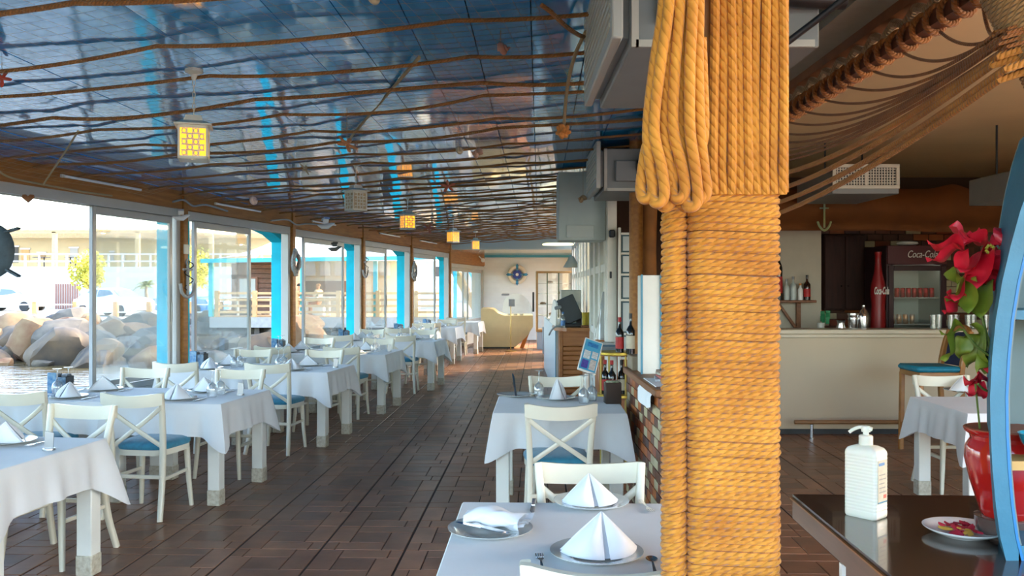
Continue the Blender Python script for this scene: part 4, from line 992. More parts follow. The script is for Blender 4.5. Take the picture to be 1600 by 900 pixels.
tag(MB().rbox(.94, 1.02, 12.72, 12.75, dz + .045, dz + .25, .004).build('card_reader', mat('dark_card', (.03, .012, .010), .5)), 'small dark board upright behind the yellow cups', 'board')
def cu(pts): return MB().tube(curve(pts, 16), .012, 8)
tag(cu([(.70, 12.2, dz + .06), (.62, 12.15, dz + .07), (.56, 12.2, dz + .02), (.52, 12.25, dz - .06)]).build('cable', M_grey), 'grey cable trailing off the left end of the cash desk', 'cable')
m = MB(); rr = random.Random(9)
def bagf(u, v):
    a = 6.283 * u; r = .10 * (1 - .65 * v) * (1 + .10 * math.sin(5 * a + 3 * v)); return Vector((r * math.cos(a) * 1.2, r * math.sin(a), .52 * v))
m.grid(bagf, 28, 14); tag(m.build('plastic_bag', glass_mat('film', (.85, .87, .88), .45, .4, .15, (.7, .68, .66)), None, (1.03, 9.5, 1.02)), 'crumpled clear plastic bag hanging by the white post', 'bag')
tag(MB().rbox(.93, 1.25, 9.35, 9.75, 0, 1.02, .006).build('side_cabinet', M_desk), 'orange-brown side cabinet under the plastic bag', 'cabinet')
# menu sign
t = thing('menu_sign', 'tilted blue menu sign on a white pole in front of the cash desk', 'sign', (.64, 7.45, 0))
MB().lathe([(.14, 0), (.14, .012), (.02, .02), (.02, .85)], 24).build('pole', M_white, t)
RM = Matrix.Translation((.03, 0, 1.0)) @ Matrix.Rotation(R(19), 4, 'Y') @ Matrix.Rotation(R(-38), 4, 'X')
SM = Matrix.Diagonal((.78, 1, 1.05, 1))
m = MB(); m.rbox(-.105, .105, -.008, .008, -.165, .165, .006); m.xf(RM @ SM); fr = m.build('frame', M_white, t)
m = MB(); m.box(-.092, .092, -.0105, -.0085, -.15, .15); m.xf(RM @ SM); m.build('sheet', mat('menu_blue', (.05, .30, .52), .25, col2=(.12, .42, .60), vs=4), fr)
for (a, b, c, d, col, nm) in ((-.06, .06, .085, .125, (.03, .18, .42), 'title_block'), (-.078, -.005, -.04, .04, (.62, .66, .66), 'text_block'), (.012, .08, -.02, .045, (.55, .58, .58), 'text_block'), (-.078, -.005, -.135, -.055, (.08, .07, .32), 'text_block'), (.012, .08, -.135, -.035, (.52, .48, .44), 'text_block')):
    m = MB(); m.box(a, b, -.0122, -.0106, c, d); m.xf(RM @ SM); m.build(nm, mat('menu_' + nm + str(a) + str(c), col, .5, var=.25, vs=60), fr)
# wine stand: half-round shelves with bottles
t = thing('wine_stand', 'half-round dark wine stand with gold shelf rims beside the half wall', 'stand', (.955, 7.9, 0))
for z in (.28, .62, 1.00):
    MB().lathe([(.0001, -.025), (.18, -.025), (.18, 0), (.0001, 0)], 28, (0, 0, z)).build('shelf', M_brown, t); MB().lathe([(.18, -.02), (.187, -.015), (.187, .004), (.18, .008)], 28, (0, 0, z)).build('shelf_rim', mat('gold_rim', (.55, .40, .06), .35, .6), t)
m = MB()
for a in (0, 90, 180, 270): m.tube([(.165 * math.cos(R(a + 20)), .165 * math.sin(R(a + 20)), 0), (.165 * math.cos(R(a + 20)), .165 * math.sin(R(a + 20)), 1.0)], .009, 8)
m.build('rods', mat('gold_rod', (.5, .38, .1), .35, .6), t)
WINE = bottle_mesh('wine_bottle', .038, .32, .014, [M_dkglass, M_lab, M_capb], .58); WINER = bottle_mesh('wine_bottle', .038, .32, .014, [M_dkglass, M_redl, M_redl], .58)
def wine(me, label, loc, s=1.0): return single('wine_bottle', me, label, 'bottle', loc, random.uniform(0, 6), 'wine bottles at the half wall', s)
wine(WINE, 'dark wine bottle with cream label, tallest, beside the brown column', (1.055, 7.72, 1.0), 1.12)
wine(WINER, 'dark wine bottle with red label standing on the wine stand top', (.965, 7.80, 1.0))
for i, x in enumerate((-.13, -.075, .02, .10)):
    wine(WINER if i < 2 else WINE, 'wine bottle on the middle shelf of the wine stand, %s from the left' % ORD[i], (.97 + x, 7.86 - .05 * (i % 2), .62), .98)
for i, x in enumerate((-.09, .0, .10)):
    wine(WINE, 'wine bottle on the low shelf of the wine stand, %s from the left' % ORD[i], (.97 + x, 7.83, .28), .95)
for i in range(4):
    tag(MB().rbox(-.13, .13, -.09, .09, 0, .018, .002).build('magazine', mat('mag%d' % i, [(.35, .42, .48), (.30, .33, .36), (.12, .22, .32), (.45, .47, .46)][i], .35, var=.2, vs=10), None, (.83, 8.15, 1.001 + i * .0185), R(10 - 6 * i)),
        'glossy magazine in the pile left of the wine bottles, %s from the bottom' % ORD[i], 'magazine', 'magazines by the wine stand')
tag(MB().rbox(.70, 1.0, 8.05, 8.4, .955, 1.0, .006).build('shelf_board', M_brown), 'dark shelf board under the pile of magazines', 'shelf')
tag(MB().rbox(.68, .72, 8.08, 8.4, 0, .955, .004).build('shelf_support', M_brown), 'dark upright panel under the magazine shelf', 'panel')
t = MB(); t.rbox(.86, 1.04, 6.24, 6.50, zc, zc + .10, .006); tag(t.build('wooden_box', mat('beige_box', (.28, .22, .15), .6, var=.15), None), 'beige wooden box on the far end of the brick half wall', 'box')
# ---------------------------------------------------------------- far end: siding wall things
t = thing('life_ring', 'white life ring with blue eye and blue bands on the far wall', 'life ring', P(808, 429, YF - .10))
m = MB(); m.tube([(.235 * math.cos(a * math.pi / 18), 0, .235 * math.sin(a * math.pi / 18)) for a in range(36)], .055, 12, closed=True); m.build('ring', mat('ring_cream', (.66, .60, .46), .6, var=.05), t)
for k in range(4):
    a = math.pi / 2 * k; m = MB(); m.tube([(.235 * math.cos(a + d), 0, .235 * math.sin(a + d)) for d in (-.16, -.05, .05, .16)], .058, 12); m.build('band', mat('band_blue', (.02, .22, .42), .5), t)
    MB().bar((.10 * math.cos(a), -.01, .10 * math.sin(a)), (.32 * math.cos(a), -.01, .32 * math.sin(a)), .03, .03).build('spoke', MATS['band_blue'], t)
MB().lathe([(.0001, -.05), (.135, -.045), (.14, 0), (.0001, 0)], 28, (0, 0, 0), 'y').build('eye', mat('eye_blue', (.01, .03, .28), .2), t)
MB().lathe([(.0001, .065), (.045, .062), (.045, .04)], 20, (0, 0, 0), 'y').build('pupil', M_porc, t)
bpy.data.objects[t.children[-1].name].location = (0, 0, 0)
MB().lathe([(.0001, -.065), (.05, -.060), (.05, -.04)], 20, (0, 0, 0), 'y').build('iris', M_porc, t)
# curved glass display counter
t = thing('display_counter', 'cream display counter with curved glass front at the far end of the aisle', 'display case', (0, 0, 0))
ey0, ey1 = 22.3, 23.9
def ex(px): return (px - 800) / F * 22.9
M_dc = mat('display_cream', (.78, .60, .30), .4, var=.03)
pf = [(ex(753), 0.04), (ex(805), 0.04), (ex(822), .30), (ex(832), .55), (ex(832), .84), (ex(789), .84), (ex(779), .90), (ex(772), 1.0), (ex(766), 1.02), (ex(753), 1.02)]
MB().prism(pf, ey0, ey1, 'xz').build('body', M_dc, t)
MB().box(ex(756), ex(803), ey0 + .03, ey1 - .03, 0, .04).build('plinth', M_black, t)
def gf(u, v):
    a = math.pi * (.02 + .60 * u); return Vector((ex(806) + .43 * math.cos(a), ey0 + .02 + (ey1 - ey0 - .04) * v, .84 + .57 * math.sin(a)))
MB().grid(gf, 20, 2).build('curved_glass', M_pane, t)
MB().prism([(ex(806) + .43 * math.cos(math.pi * k / 20), .84 + .57 * math.sin(math.pi * k / 20)) for k in range(16)] + [(ex(785), .9), (ex(789), .845)], ey0 + .012, ey0 + .02, 'xz').build('side_glass', M_pane, t)
MB().rbox(ex(784), ex(796), ey0, ey1, 1.36, 1.40, .006).build('top_rail', M_grey, t)
MB().prism([(ex(812), 0), (ex(818), 0), (ex(829), .5), (ex(823), .5)], ey0 + .2, ey0 + .3, 'xz').build('bracket', M_capo, t)
m = MB(); rr = random.Random(4)
for i in range(9): single('dish', PLATE, 'steel dish behind the curved glass, %s along the counter' % ORD[i], 'dish', (ex(796) + .16 * (i % 3), ey0 + .3 + .45 * (i // 3), .842), 0, 'dishes in the display counter', .55)
# stanchion
t = thing('post_stand', 'thin brass stand in front of the display counter', 'stand', (P(798, 549, 21.4).x, 21.4, 0))
MB().lathe([(.15, 0), (.15, .012), (.012, .025), (.011, 1.1), (.0001, 1.12)], 20).build('pole', mat('brass', (.50, .33, .10), .3, .7), t); MB().rbox(-.05, .10, -.01, .01, 1.10, 1.28, .004).build('head', M_grey, t)
# glass cabinet
t = thing('glass_cabinet', 'tall wooden glass-fronted cabinet beside the display counter', 'cabinet', (0, 0, 0))
def qx(px): return (px - 800) / F * 22.0
gx0, gx1, gy0, gy1, gz0, gz1 = qx(838), qx(897), 22.0, 22.6, .50, 1.93
M_gold = mat('oak_frame', (.36, .20, .06), .45, var=.15)
m = MB(); m.rbox(gx0, gx0 + .045, gy0, gy1, gz0, gz1); m.rbox(gx1 - .045, gx1, gy0, gy1, gz0, gz1); m.rbox(gx0, gx1, gy0, gy1, gz1, gz1 + .05); m.rbox(gx0, gx1, gy0, gy1, gz0 - .06, gz0); m.build('frame', M_gold, t)
m = MB(); m.rbox(gx0 + .26, gx0 + .29, gy0 - .01, gy0 + .02, gz0, gz1); m.rbox(gx0 + .55, gx0 + .58, gy0 - .01, gy0 + .02, gz0, gz1); m.build('mullion', mat('green_brown', (.05, .08, .03), .5), t)
for a, b in ((gx0 + .045, gx0 + .26), (gx0 + .29, gx0 + .55), (gx0 + .58, gx1 - .045)): MB().box(a, b, gy0, gy0 + .006, gz0, gz1).build('pane', M_paneclear, t)
for z in (.85, 1.12, 1.40, 1.66): MB().box(gx0 + .045, gx1 - .045, gy0 + .05, gy1 - .03, z, z + .012).build('shelf', glass_mat('shelf_glass', (.8, .9, .88), .3), t)
MB().rbox(gx0 + .02, gx1 - .02, gy0 + .02, gy1, 0, gz0 - .06).build('base', mat('blue_grey', (.35, .45, .52), .5), t)
MB().rbox(gx0 - .10, gx0 - .05, gy0 - .03, gy0 + .02, .95, 1.45, .01).build('handle', M_black, t)
for i, (u, z) in enumerate(((.36, 1.672), (.18, 1.132), (.40, .862), (.66, 1.412))):
    lath('pastry', [(.0001, 0), (.07, .004), (.085, .03), (.05, .06), (.0001, .065)], mat('baked', (.22, .14, .06), .7, var=.3), 'small cake on a glass shelf in the tall cabinet, %s' % ['top shelf', 'second lowest shelf', 'lowest shelf', 'third shelf up'][i], 'cake', (gx0 + u, gy0 + .25, z), 16, 'cakes in the glass cabinet')
t = thing('hand_truck', 'grey wheeled crate beside the white counter', 'crate', (qx(846), 19.5, 0)); MB().rbox(-.06, .10, -.15, .15, .09, .68).build('crate', mat('crate_grey', (.30, .36, .40), .6), t)
for a in (-.1, .1): MB().lathe([(.04, -.012), (.045, 0), (.04, .012)], 16, (0.02, a, .045), 'x').build('wheel', M_black, t)
# camera on the corner
t = thing('security_camera', 'white security camera in the far left corner under the ceiling', 'camera', (-.83, YF - .9, 2.34)); MB().lathe([(.0001, -.12), (.06, -.11), (.06, .07), (.0001, .08)], 18, (0, 0, 0), 'y').build('body', M_porc, t); MB().lathe([(.0001, -.125), (.04, -.125), (.04, -.10)], 16, (0, 0, 0), 'y').build('lens', M_black, t)
bpy.data.objects[t.children[1].name].location = (0, 0, 0)
m = MB().bar((0, .05, 0), (-.12, .05, .12), .03, .03).build('bracket', M_porc, t)
# hall end behind the cabinet: a bright glazed opening on the right
MB().rbox(1.86, 1.93, 25.0, 25.9, 0, 2.5).build('trim_9', M_white, kind='structure')
MB().rbox(1.35, 1.45, 18.9, 19.05, 0, 2.5).build('trim_10', M_white, kind='structure')
MB().box(1.62, 1.7, 19.0, 21.3, -.2, 3.2).build('wall_sun_limit', M_white, kind='structure')  # unseen wall added to narrow the sunlight entering at the far end
MB().box(1.2, 6.5, 12.2, 12.3, -.2, 3.2).build('wall_inner', M_shell, kind='structure')
# ---------------------------------------------------------------- rope pillar
PY = 2.12
t = thing('rope_pillar', 'square pillar wrapped in golden sisal rope in the foreground', 'pillar', (0, 0, 0))
pcx, phs = (1152 - 800) / F * PY, .1155
MB().rbox(pcx - phs + .014, pcx + phs - .014, PY + .014, PY + 2 * phs - .014, 0, 3.05, .02).build('core', M_wood, t)
def sq(a, h, e=.30):
    c, s = math.cos(a), math.sin(a); return math.copysign(abs(c) ** e, c) * h, math.copysign(abs(s) ** e, s) * h
def wrap(cx, cy, h, z0, z1, r, pitch, e, n=44, seed=1, slope=0.0, sides=7):
    rn = random.Random(seed); pts = []; N = int((z1 - z0) / pitch * n); jit = [rn.uniform(-1, 1) for _ in range(int((z1 - z0) / pitch) + 3)]
    for i in range(N):
        k = i / n; a = 2 * math.pi * k; j = int(k); f = k - j
        w_ = jit[j] * (1 - f) + jit[j + 1] * f
        x, y = sq(a, h + w_ * .0018, e)
        pts.append((cx + x, cy + y, z0 + pitch * k + .0022 * w_ + slope * x))
    return MB().tube(pts, r, sides)
wrap(pcx, PY + phs, phs - .008, .02, 1.84, .0098, .0178, .26, 48, 2, -.05).build('rope_wrap', M_rope, t)
scx, sr = (1059 - 800) / F * PY, .0325
MB().lathe([(sr - .012, 0), (sr - .012, 3.05)], 16, (scx, PY + .05, 0)).build('side_post', M_wood, t)
wrap(scx, PY + .05, sr - .008, .02, 1.86, .0098, .0178, 1.0, 20, 5).build('rope_wrap', M_rope, t)
# upright strands above the wraps
for i in range(9):
    x = (1114 + i * 13.3 - 800) / F * PY; rn = random.Random(i)
    pts = [(x + .003 * math.sin(6 * z + i), PY - .012 + (.006 if i % 2 else 0) - .018 * max(0, (1.90 - z) / .06 if z < 1.9 else 0) * 0, z) for z in [1.835 + 1.21 * k / 24 for k in range(25)]]
    pts[0] = (x + .004, PY + .004, 1.825)
    MB().tube(pts, .0118, 9).build('upright_strand', M_rope, t)
for i in range(8):                          # strands round the right flank
    y = PY + .012 + i * .026; MB().tube([(pcx + phs + .002, y, 1.83 + 1.22 * k / 12) for k in range(13)], .0118, 8).build('upright_strand', M_rope, t)
for i in range(4): MB().tube([(pcx - phs - .002, PY + .07 + i * .03, 1.85 + 1.2 * k / 12) for k in range(13)], .0118, 8).build('upright_strand', M_rope, t)
# hanging loops of thick rope at the pillar's left
t = thing('rope_hank', 'loose hank of golden rope loops hanging at the left of the rope pillar', 'rope', (0, 0, 0))
def hp(px, py, Y): return P(px, py, Y)
specs = [(1036, 1012, 1016, 1.98), (1045, 1022, 1034, 1.965), (1054, 1038, 1046, 1.985), (1062, 1052, 1066, 1.97), (1072, 1064, 1070, 1.99), (1082, 1078, 1086, 1.965), (1092, 1094, 1100, 1.98), (1062, 1045, 1054, 2.02), (1079, 1071, 1078, 2.02)]
for i, (a, b, c, Y) in enumerate(specs):
    lo = 300 + (i % 3) * 6
    q = [hp(a + 6, -260, Y + .03), hp(a + 2, -90, Y + .02), hp(a, 10, Y), hp((a + b) / 2 - 2, 105, Y), hp(b, 200, Y), hp(c, 262, Y - .005), hp(c + 4, lo, Y - .01), hp(c - 8, lo + 12, Y - .012), hp(c - 15, lo - 5, Y + .005), hp(c - 8, lo - 60, Y + .02), hp(b + 6, 200, Y + .03), hp(a + 4, 60, Y + .04)]
    MB().tube(curve(q, 60), .0128, 10).build('rope_loop', M_rope, t)
# second rope-wrapped column at the upper right
t = thing('rope_column', 'slanting rope-wrapped column at the upper right corner', 'column', (0, 0, 0))
A, B = P(1530, -110, 2.75), P(1705, 230, 2.75); ax = (B - A).normalized(); s1 = ax.cross(Vector((0, 1, 0))).normalized(); s2 = ax.cross(s1); Ln = (B - A).length; pts = []
for i in range(int(Ln / .014 * 22)): k = i / 22; a = 2 * math.pi * k; pts.append(A + ax * (.014 * k) + (s1 * math.cos(a) + s2 * math.sin(a)) * .082)
MB().tube(pts, .008, 6).build('rope_wrap', rope_mat('weathered_rope', (.30, .17, .06), (.46, .28, .12)), t)
MB().tube([A, B], .076, 16).build('core', M_brown, t)
# beam with coiled ropes, and the swag of ropes from it to the column
t = thing('rope_beam', 'dark beam wound with red-brown rope under the cream ceiling', 'beam', (0, 0, 0))
bX = lambda Y: 1.585 + .004 * Y
def bm(z0, z1, x0, x1, mt, nm): m = MB(); m.add([(bX(2) + x0, 2, z0), (bX(2) + x1, 2, z0), (bX(9) + x1, 9, z0), (bX(9) + x0, 9, z0), (bX(2) + x0, 2, z1), (bX(2) + x1, 2, z1), (bX(9) + x1, 9, z1), (bX(9) + x0, 9, z1)], [(0, 3, 2, 1), (4, 5, 6, 7), (0, 1, 5, 4), (1, 2, 6, 5), (2, 3, 7, 6), (3, 0, 4, 7)]); return m.build(nm, mt, t)
M_dbeam = mat('dark_red_wood', (.11, .032, .012), .6, var=.25, vs=5)
bm(2.575, 2.63, -.03, .03, M_dbeam, 'lower_beam'); bm(2.70, 2.745, -.05, .04, mat('brown_strip', (.20, .07, .02), .55, var=.2), 'brown_strip'); bm(2.745, 2.85, -.22, .02, mat('grey_white_plank', (.34, .35, .30), .6, var=.1), 'white_plank'); bm(2.85, ZC, -.06, .02, M_dbeam, 'upper_beam')
pts = []
for i in range(int(7 / .11 * 12)):
    Y = 2 + i * .11 / 12; a = 2 * math.pi * i / 12; pts.append((bX(Y) + .048 * math.cos(a), Y, 2.602 + .045 * math.sin(a)))
MB().tube(pts, .013, 7).build('rope_coil', M_ropedark, t)
pts = []
for i in range(int(7 / .20 * 8)):
    Y = 2 + i * .20 / 8; f = (i % 8) / 8; pts.append((bX(Y) - .02, Y, 2.672 + .020 * (abs(2 * f - 1) * 2 - 1)))
MB().tube(pts, .018, 6).build('rope_zigzag', rope_mat('tan_rope', (.22, .12, .05), (.32, .19, .08), 60), t)
t = thing('rope_swag', 'fan of thin brown ropes swagged from the beam to the rope column', 'ropes', (0, 0, 0))
C = P(1562, 66, 2.72)
for i in range(17):
    Y = 2.95 + .30 * i if i < 13 else 7.2 + .9 * (i - 13)
    a = Vector((bX(Y), Y, 2.55)); rn = random.Random(i + 40); e = C + Vector((.012 * math.sin(i * 1.7), .03 * math.cos(i * 2.3), -.005 * (i - 10) - .01 - (0 if i < 13 else .018 * (i - 12)))); pts = []
    for k in range(23):
        f = k / 22; p = a.lerp(e, f); p.z -= (.045 + .034 * (Y - 3) + (0 if i < 13 else .02 + .035 * (i - 13))) * 4 * f * (1 - f) * (.9 + .2 * rn.random() * 0) ; pts.append(p)
    pts.append(e + Vector((.10, .0, .03)))
    MB().tube(pts, .0062 if i < 13 else .0125, 7).build('swag_rope', M_ropedark if i < 13 else rope_mat('orange_rope', (.36, .13, .012), (.50, .20, .025), 60), t)

# ---------------------------------------------------------------- lanterns on the blue ceiling
M_lant = mat('lantern_white', (.66, .66, .58), .5, var=.05)
def amber(name, st, c=(1.0, .50, .03)): return mat(name, c, .5, emit=st, col2=(1.0, .36, .01), vs=25)
def fret(mb, S, h0, h1, face):
    """pierced panel on one face: lattice of bars and rings"""
    T = Matrix.Rotation(R(90 * face), 4, 'Z'); st = len(mb.v); y = -S
    w = S - .016
    n = 4
    for i in range(1, n): x = -w + 2 * w * i / n; mb.box(x - .003, x + .003, y, y + .004, h0, h1)
    for i in range(1, 5): z = h0 + (h1 - h0) * i / 5; mb.box(-w, w, y, y + .004, z - .003, z + .003)
    for i in range(n):
        for j in range(5):
            if (i + j) % 2: continue
            cx, cz = -w + 2 * w * (i + .5) / n, h0 + (h1 - h0) * (j + .5) / 5
            mb.tube([(cx + .011 * math.cos(a * math.pi / 4), y + .002, cz + .013 * math.sin(a * math.pi / 4)) for a in range(8)], .0028, 4, closed=True)
    mb.xf(T, st)
def lantern(label, X, Y, zb, lit, rot):
    zc_ = ceilZ(X, Y); t = thing('lantern', label, 'lantern', (X, Y, zb), R(rot), 'white pierced lanterns under the blue ceiling')
    S = .078
    m = MB(); m.rbox(-S, S, -S, S, 0, .006)
    for a in (-1, 1):
        for b in (-1, 1): m.rbox(a * S - .012 if a > 0 else -S, S if a > 0 else -S + .012, b * S - .012 if b > 0 else -S, S if b > 0 else -S + .012, 0, .185, .002)
    for z in (.0, .168):
        for k in range(4): st = len(m.v); m.box(-S, S, -S, -S + .008, z, z + .018); m.xf(Matrix.Rotation(R(90 * k), 4, 'Z'), st)
    m.build('frame', M_lant, t)
    for k in range(4): f = MB(); fret(f, S - .002, .018, .168, k); f.build('fret_panel', M_lant, t)
    m = MB(); i_ = S - .008
    for k in range(4): st = len(m.v); m.box(-i_, i_, -i_, -i_ + .002, .012, .17); m.xf(Matrix.Rotation(R(90 * k), 4, 'Z'), st)
    m.build('diffuser', amber('amber_lit', 1.0) if lit else mat('amber_unlit', (.45, .36, .22), .6), t)
    MB().lathe([(.0001, .07), (.014, .075), (.022, .095), (.018, .115), (.010, .13), (.010, .16)], 14).build('bulb', mat('bulb_lit', (1, .75, .3), .4, emit=7 if lit else .8), t)
    m = MB(); q = S + .018
    m.add([(-q, -q, .185), (q, -q, .185), (q, q, .185), (-q, q, .185), (-q, -q, .193), (q, -q, .193), (q, q, .193), (-q, q, .193), (-.05, -.05, .215), (.05, -.05, .215), (.05, .05, .215), (-.05, .05, .215), (-.04, -.04, .245), (.04, -.04, .245), (.04, .04, .245), (-.04, .04, .245)],
          [(3, 2, 1, 0)] + [(4 * l + j, 4 * l + (j + 1) % 4, 4 * l + 4 + (j + 1) % 4, 4 * l + 4 + j) for l in range(3) for j in range(4)] + [(12, 13, 14, 15)])
    m.build('roof', M_lant, t)
    top = zc_ - zb
    MB().lathe([(.0001, top), (.048, top), (.048, top - .018), (.02, top - .03), (.010, top - .06), (.0001, top - .062)], 20).build('ceiling_cap', M_lant, t)
    m = MB(); z = .25
    n = max(3, int((top - .06 - .25) / .028)); st_ = (top - .06 - .25) / n
    for k in range(n):
        c = z + st_ * (k + .5); r1, r2 = .007, st_ * .62
        m.tube([((r1 * math.cos(a * math.pi / 5)) * (1 if k % 2 else 0), (r1 * math.cos(a * math.pi / 5)) * (0 if k % 2 else 1), c + r2 * math.sin(a * math.pi / 5)) for a in range(10)], .0022, 5, closed=True)
    m.build('chain', M_lant, t)
    return t
for k, (px, Y, zb, lit, rot) in enumerate([(303, 4.78, 2.288, 1, 16), (556, 8.3, 2.315, 0, -48), (637, 11.2, 2.33, 1, 30), (708, 14.6, 2.33, 1, -45), (743, 18.0, 2.35, 1, 10)]):
    X = (px - 800) / F * Y
    lantern(['lit white lantern nearest the camera hanging from the blue ceiling', 'dim white lantern, second from the camera, under the blue ceiling', 'glowing lantern, third from the camera, under the blue ceiling', 'glowing lantern, fourth from the camera, under the blue ceiling', 'farthest small glowing lantern under the blue ceiling'][k], X, Y, zb, lit, rot)
    if lit:
        ld = bpy.data.lights.new('lantern_light', 'POINT'); ld.energy = 4; ld.color = (1, .6, .2); ld.shadow_soft_size = .04
        lo = bpy.data.objects.new('lantern_light', ld); COL.objects.link(lo); lo.location = (X, Y, zb + .03)

# ---------------------------------------------------------------- ropes strung under the ceiling, across the room
ca, sa = math.cos(R(WA)), math.sin(R(WA))
def wloc(x, y):                              # wall frame -> world plan
    return (-5.55 + x * ca + y * sa, -x * sa + y * ca)
s_ = 2.35; k = 0
while s_ < 22.2 and k < 36:
    rn = random.Random(100 + k); L = 0
    Ymid = s_ * ca
    Xend = 1.02 + .0316 * Ymid
    length = (Xend + 5.55 - s_ * sa) / ca
    n = 40; pts = []; sag = [rn.uniform(.01, .045) for _ in range(8)]; ph = rn.uniform(0, 6); w2 = rn.uniform(.01, .035)
    for i in range(n + 1):
        f = i / n; x = .03 + (length - .03) * f; seg = f * 4; j = int(min(seg, 3.999)); g = seg - j
        X, Y = wloc(x, s_ + w2 * math.sin(7 * f + ph) + .02 * math.sin(17 * f + ph) + (.10 * f * rn.choice((1,)) * math.sin(ph)))
        z = ceilZ(X, Y) - .022 - sag[j] * 4 * g * (1 - g) - .006 * math.sin(23 * f + ph)
        if f < .06: z -= .025 * (1 - f / .06) ** 2
        pts.append((X, Y, z))
    tag(MB().tube(pts, .0105 if k % 3 else .0125, 7).build('ceiling_rope', M_ropethin), 'brown rope strung across under the blue ceiling, %s from the camera' % ORD[k], 'rope', 'ropes strung under the blue ceiling')
    s_ += .56 + (.05 if k < 6 else -.02) + rn.uniform(-.05, .05); k += 1
# a forked rope near the big air unit
tag(MB().tube(curve([P(846, 8, 3.55), P(862, 20, 3.6), P(885, 42, 3.75), P(905, 55, 3.9), P(912, 57, 4.0)], 12), .010, 7).build('ceiling_rope', M_ropethin), 'short brown rope running diagonally to the large air unit', 'rope')
# fishing net
def netz(x, y):
    X, Y = wloc(x, y); return (X, Y, ceilZ(X, Y) - .035 - .03 * (1 + math.sin(1.9 * x + .8 * y)) * (.5 + .5 * math.sin(1.3 * y + x * .7)) - (.0 if x > .5 else .12 * (1 - x / .5)))
net = MB(); cs = .09
def thread(pts):
    r = .0006; V = []; Fc = []
    for p in pts: V += [(p[0] + r, p[1], p[2]), (p[0] - r * .5, p[1] + r, p[2] + r), (p[0] - r * .5, p[1] - r, p[2] - r)]
    for i in range(len(pts) - 1):
        for j in range(3): Fc.append((i * 3 + j, i * 3 + (j + 1) % 3, i * 3 + 3 + (j + 1) % 3, i * 3 + 3 + j))
    net.add(V, Fc)
x0_, x1_, y0_, y1_ = .1, 4.9, 2.5, 9.2
i = 0
while x0_ + i * cs < x1_: thread([netz(x0_ + i * cs + .015 * math.sin(y * 3), y) for y in [y0_ + (y1_ - y0_) * q / 110 for q in range(111)]]); i += 1
i = 0
while y0_ + i * cs < y1_: thread([netz(x, y0_ + i * cs + .02 * math.sin(x * 3)) for x in [x0_ + (x1_ - x0_) * q / 80 for q in range(81)]]); i += 1
tag(net.build('fishing_net', mat('net_thread', (.45, .42, .30), .8), angle=180), 'fine tan fishing net spread under the near part of the blue ceiling', 'net')
# bundled net edges hanging like cords
for lab, q, r in (('pale net cord slanting from the ceiling down to the left window beam', [P(122, 205, 5.6), P(105, 232, 5.9), P(85, 262, 6.3), P(68, 288, 6.7)], .007), ('tan net cord bunched and slanting across the middle of the ceiling', [P(655, 90, 4.6), P(620, 130, 5.2), P(590, 165, 5.9), P(560, 200, 6.5), P(548, 215, 6.8)], .010),
                  ('pale net cord hanging from the large air unit to the coral', [P(915, 50, 4.05), P(897, 90, 4.4), P(886, 140, 5.0), P(881, 196, 5.5)], .010),
                  ('sagging string along the wooden beam at the far left', [P(-5, 265, 6.7), P(10, 275, 6.7), P(30, 281, 6.8), P(60, 287, 7.1), P(120, 298, 7.6), P(175, 306, 8.2)], .008)):
    tag(MB().tube(curve(q, 16), r, 6).build('net_cord', mat('net_cord_tan', (.36, .28, .16), .8)), lab, 'cord', 'net cords')
# sea ornaments in the net
def thread_up(o, p, rot):
    top = ceilZ(p.x, p.y); c = MB().tube([p, (p.x, p.y, top)], .0015, 5).build('thread', mat('net_cord_tan', (.36, .28, .16), .8), o)
    c.matrix_parent_inverse = Matrix.LocRotScale(p, Euler(rot), None).inverted(); return o
def starfish(label, p, r, col, rot, nm):
    m = MB(); n = 40; V = [(0, 0, -r * .22), (0, 0, r * .1)]; ring = []
    for i in range(n): a = 2 * math.pi * i / n; q = r * (.30 + .70 * max(0, math.cos(2.5 * a)) ** 2.0 if True else 0); q = r * (.26 + .74 * abs(math.cos(2.5 * a)) ** 2.2); V.append((q * math.cos(a), q * math.sin(a), 0))
    for i in range(n): a = 2 * math.pi * i / n; q = r * .5 * (.30 + .60 * abs(math.cos(2.5 * a)) ** 2.2); V.append((q * math.cos(a), q * math.sin(a), -r * .14))
    Fc = []
    for i in range(n): j = (i + 1) % n; Fc += [(2 + n + i, 2 + n + j, 2 + j, 2 + i), (0, 2 + n + j, 2 + n + i), (1, 2 + i, 2 + j)]
    m.add(V, Fc); return tag(m.build('starfish', mat(nm, col, .8, var=.25, vs=30, bump=.4, bs=90), None, p, rot), label, 'starfish', 'starfish in the net') and thread_up(SC.objects[[o.name for o in COL.objects if o.get('label') == label][0]], p, rot)
starfish('orange starfish hanging under the middle of the ceiling', P(542, 225, 5.9), .085, (.50, .22, .09), (R(50), R(20), .5), 'star_tan')
starfish('red starfish at the far left edge under the ceiling', P(3, 122, 4.5), .055, (.50, .07, .04), (R(75), R(10), 0), 'star_red')
starfish('red starfish near the third lantern', P(700, 291, 8.0), .075, (.42, .12, .07), (R(60), R(-20), .3), 'star_red2')
starfish('small tan starfish near the dim lantern', P(478, 265, 7.2), .06, (.45, .34, .20), (R(55), R(15), .9), 'star_sand')
starfish('dark red starfish beyond the third lantern', P(670, 356, 11.5), .09, (.32, .12, .07), (R(60), R(10), .2), 'star_red3')
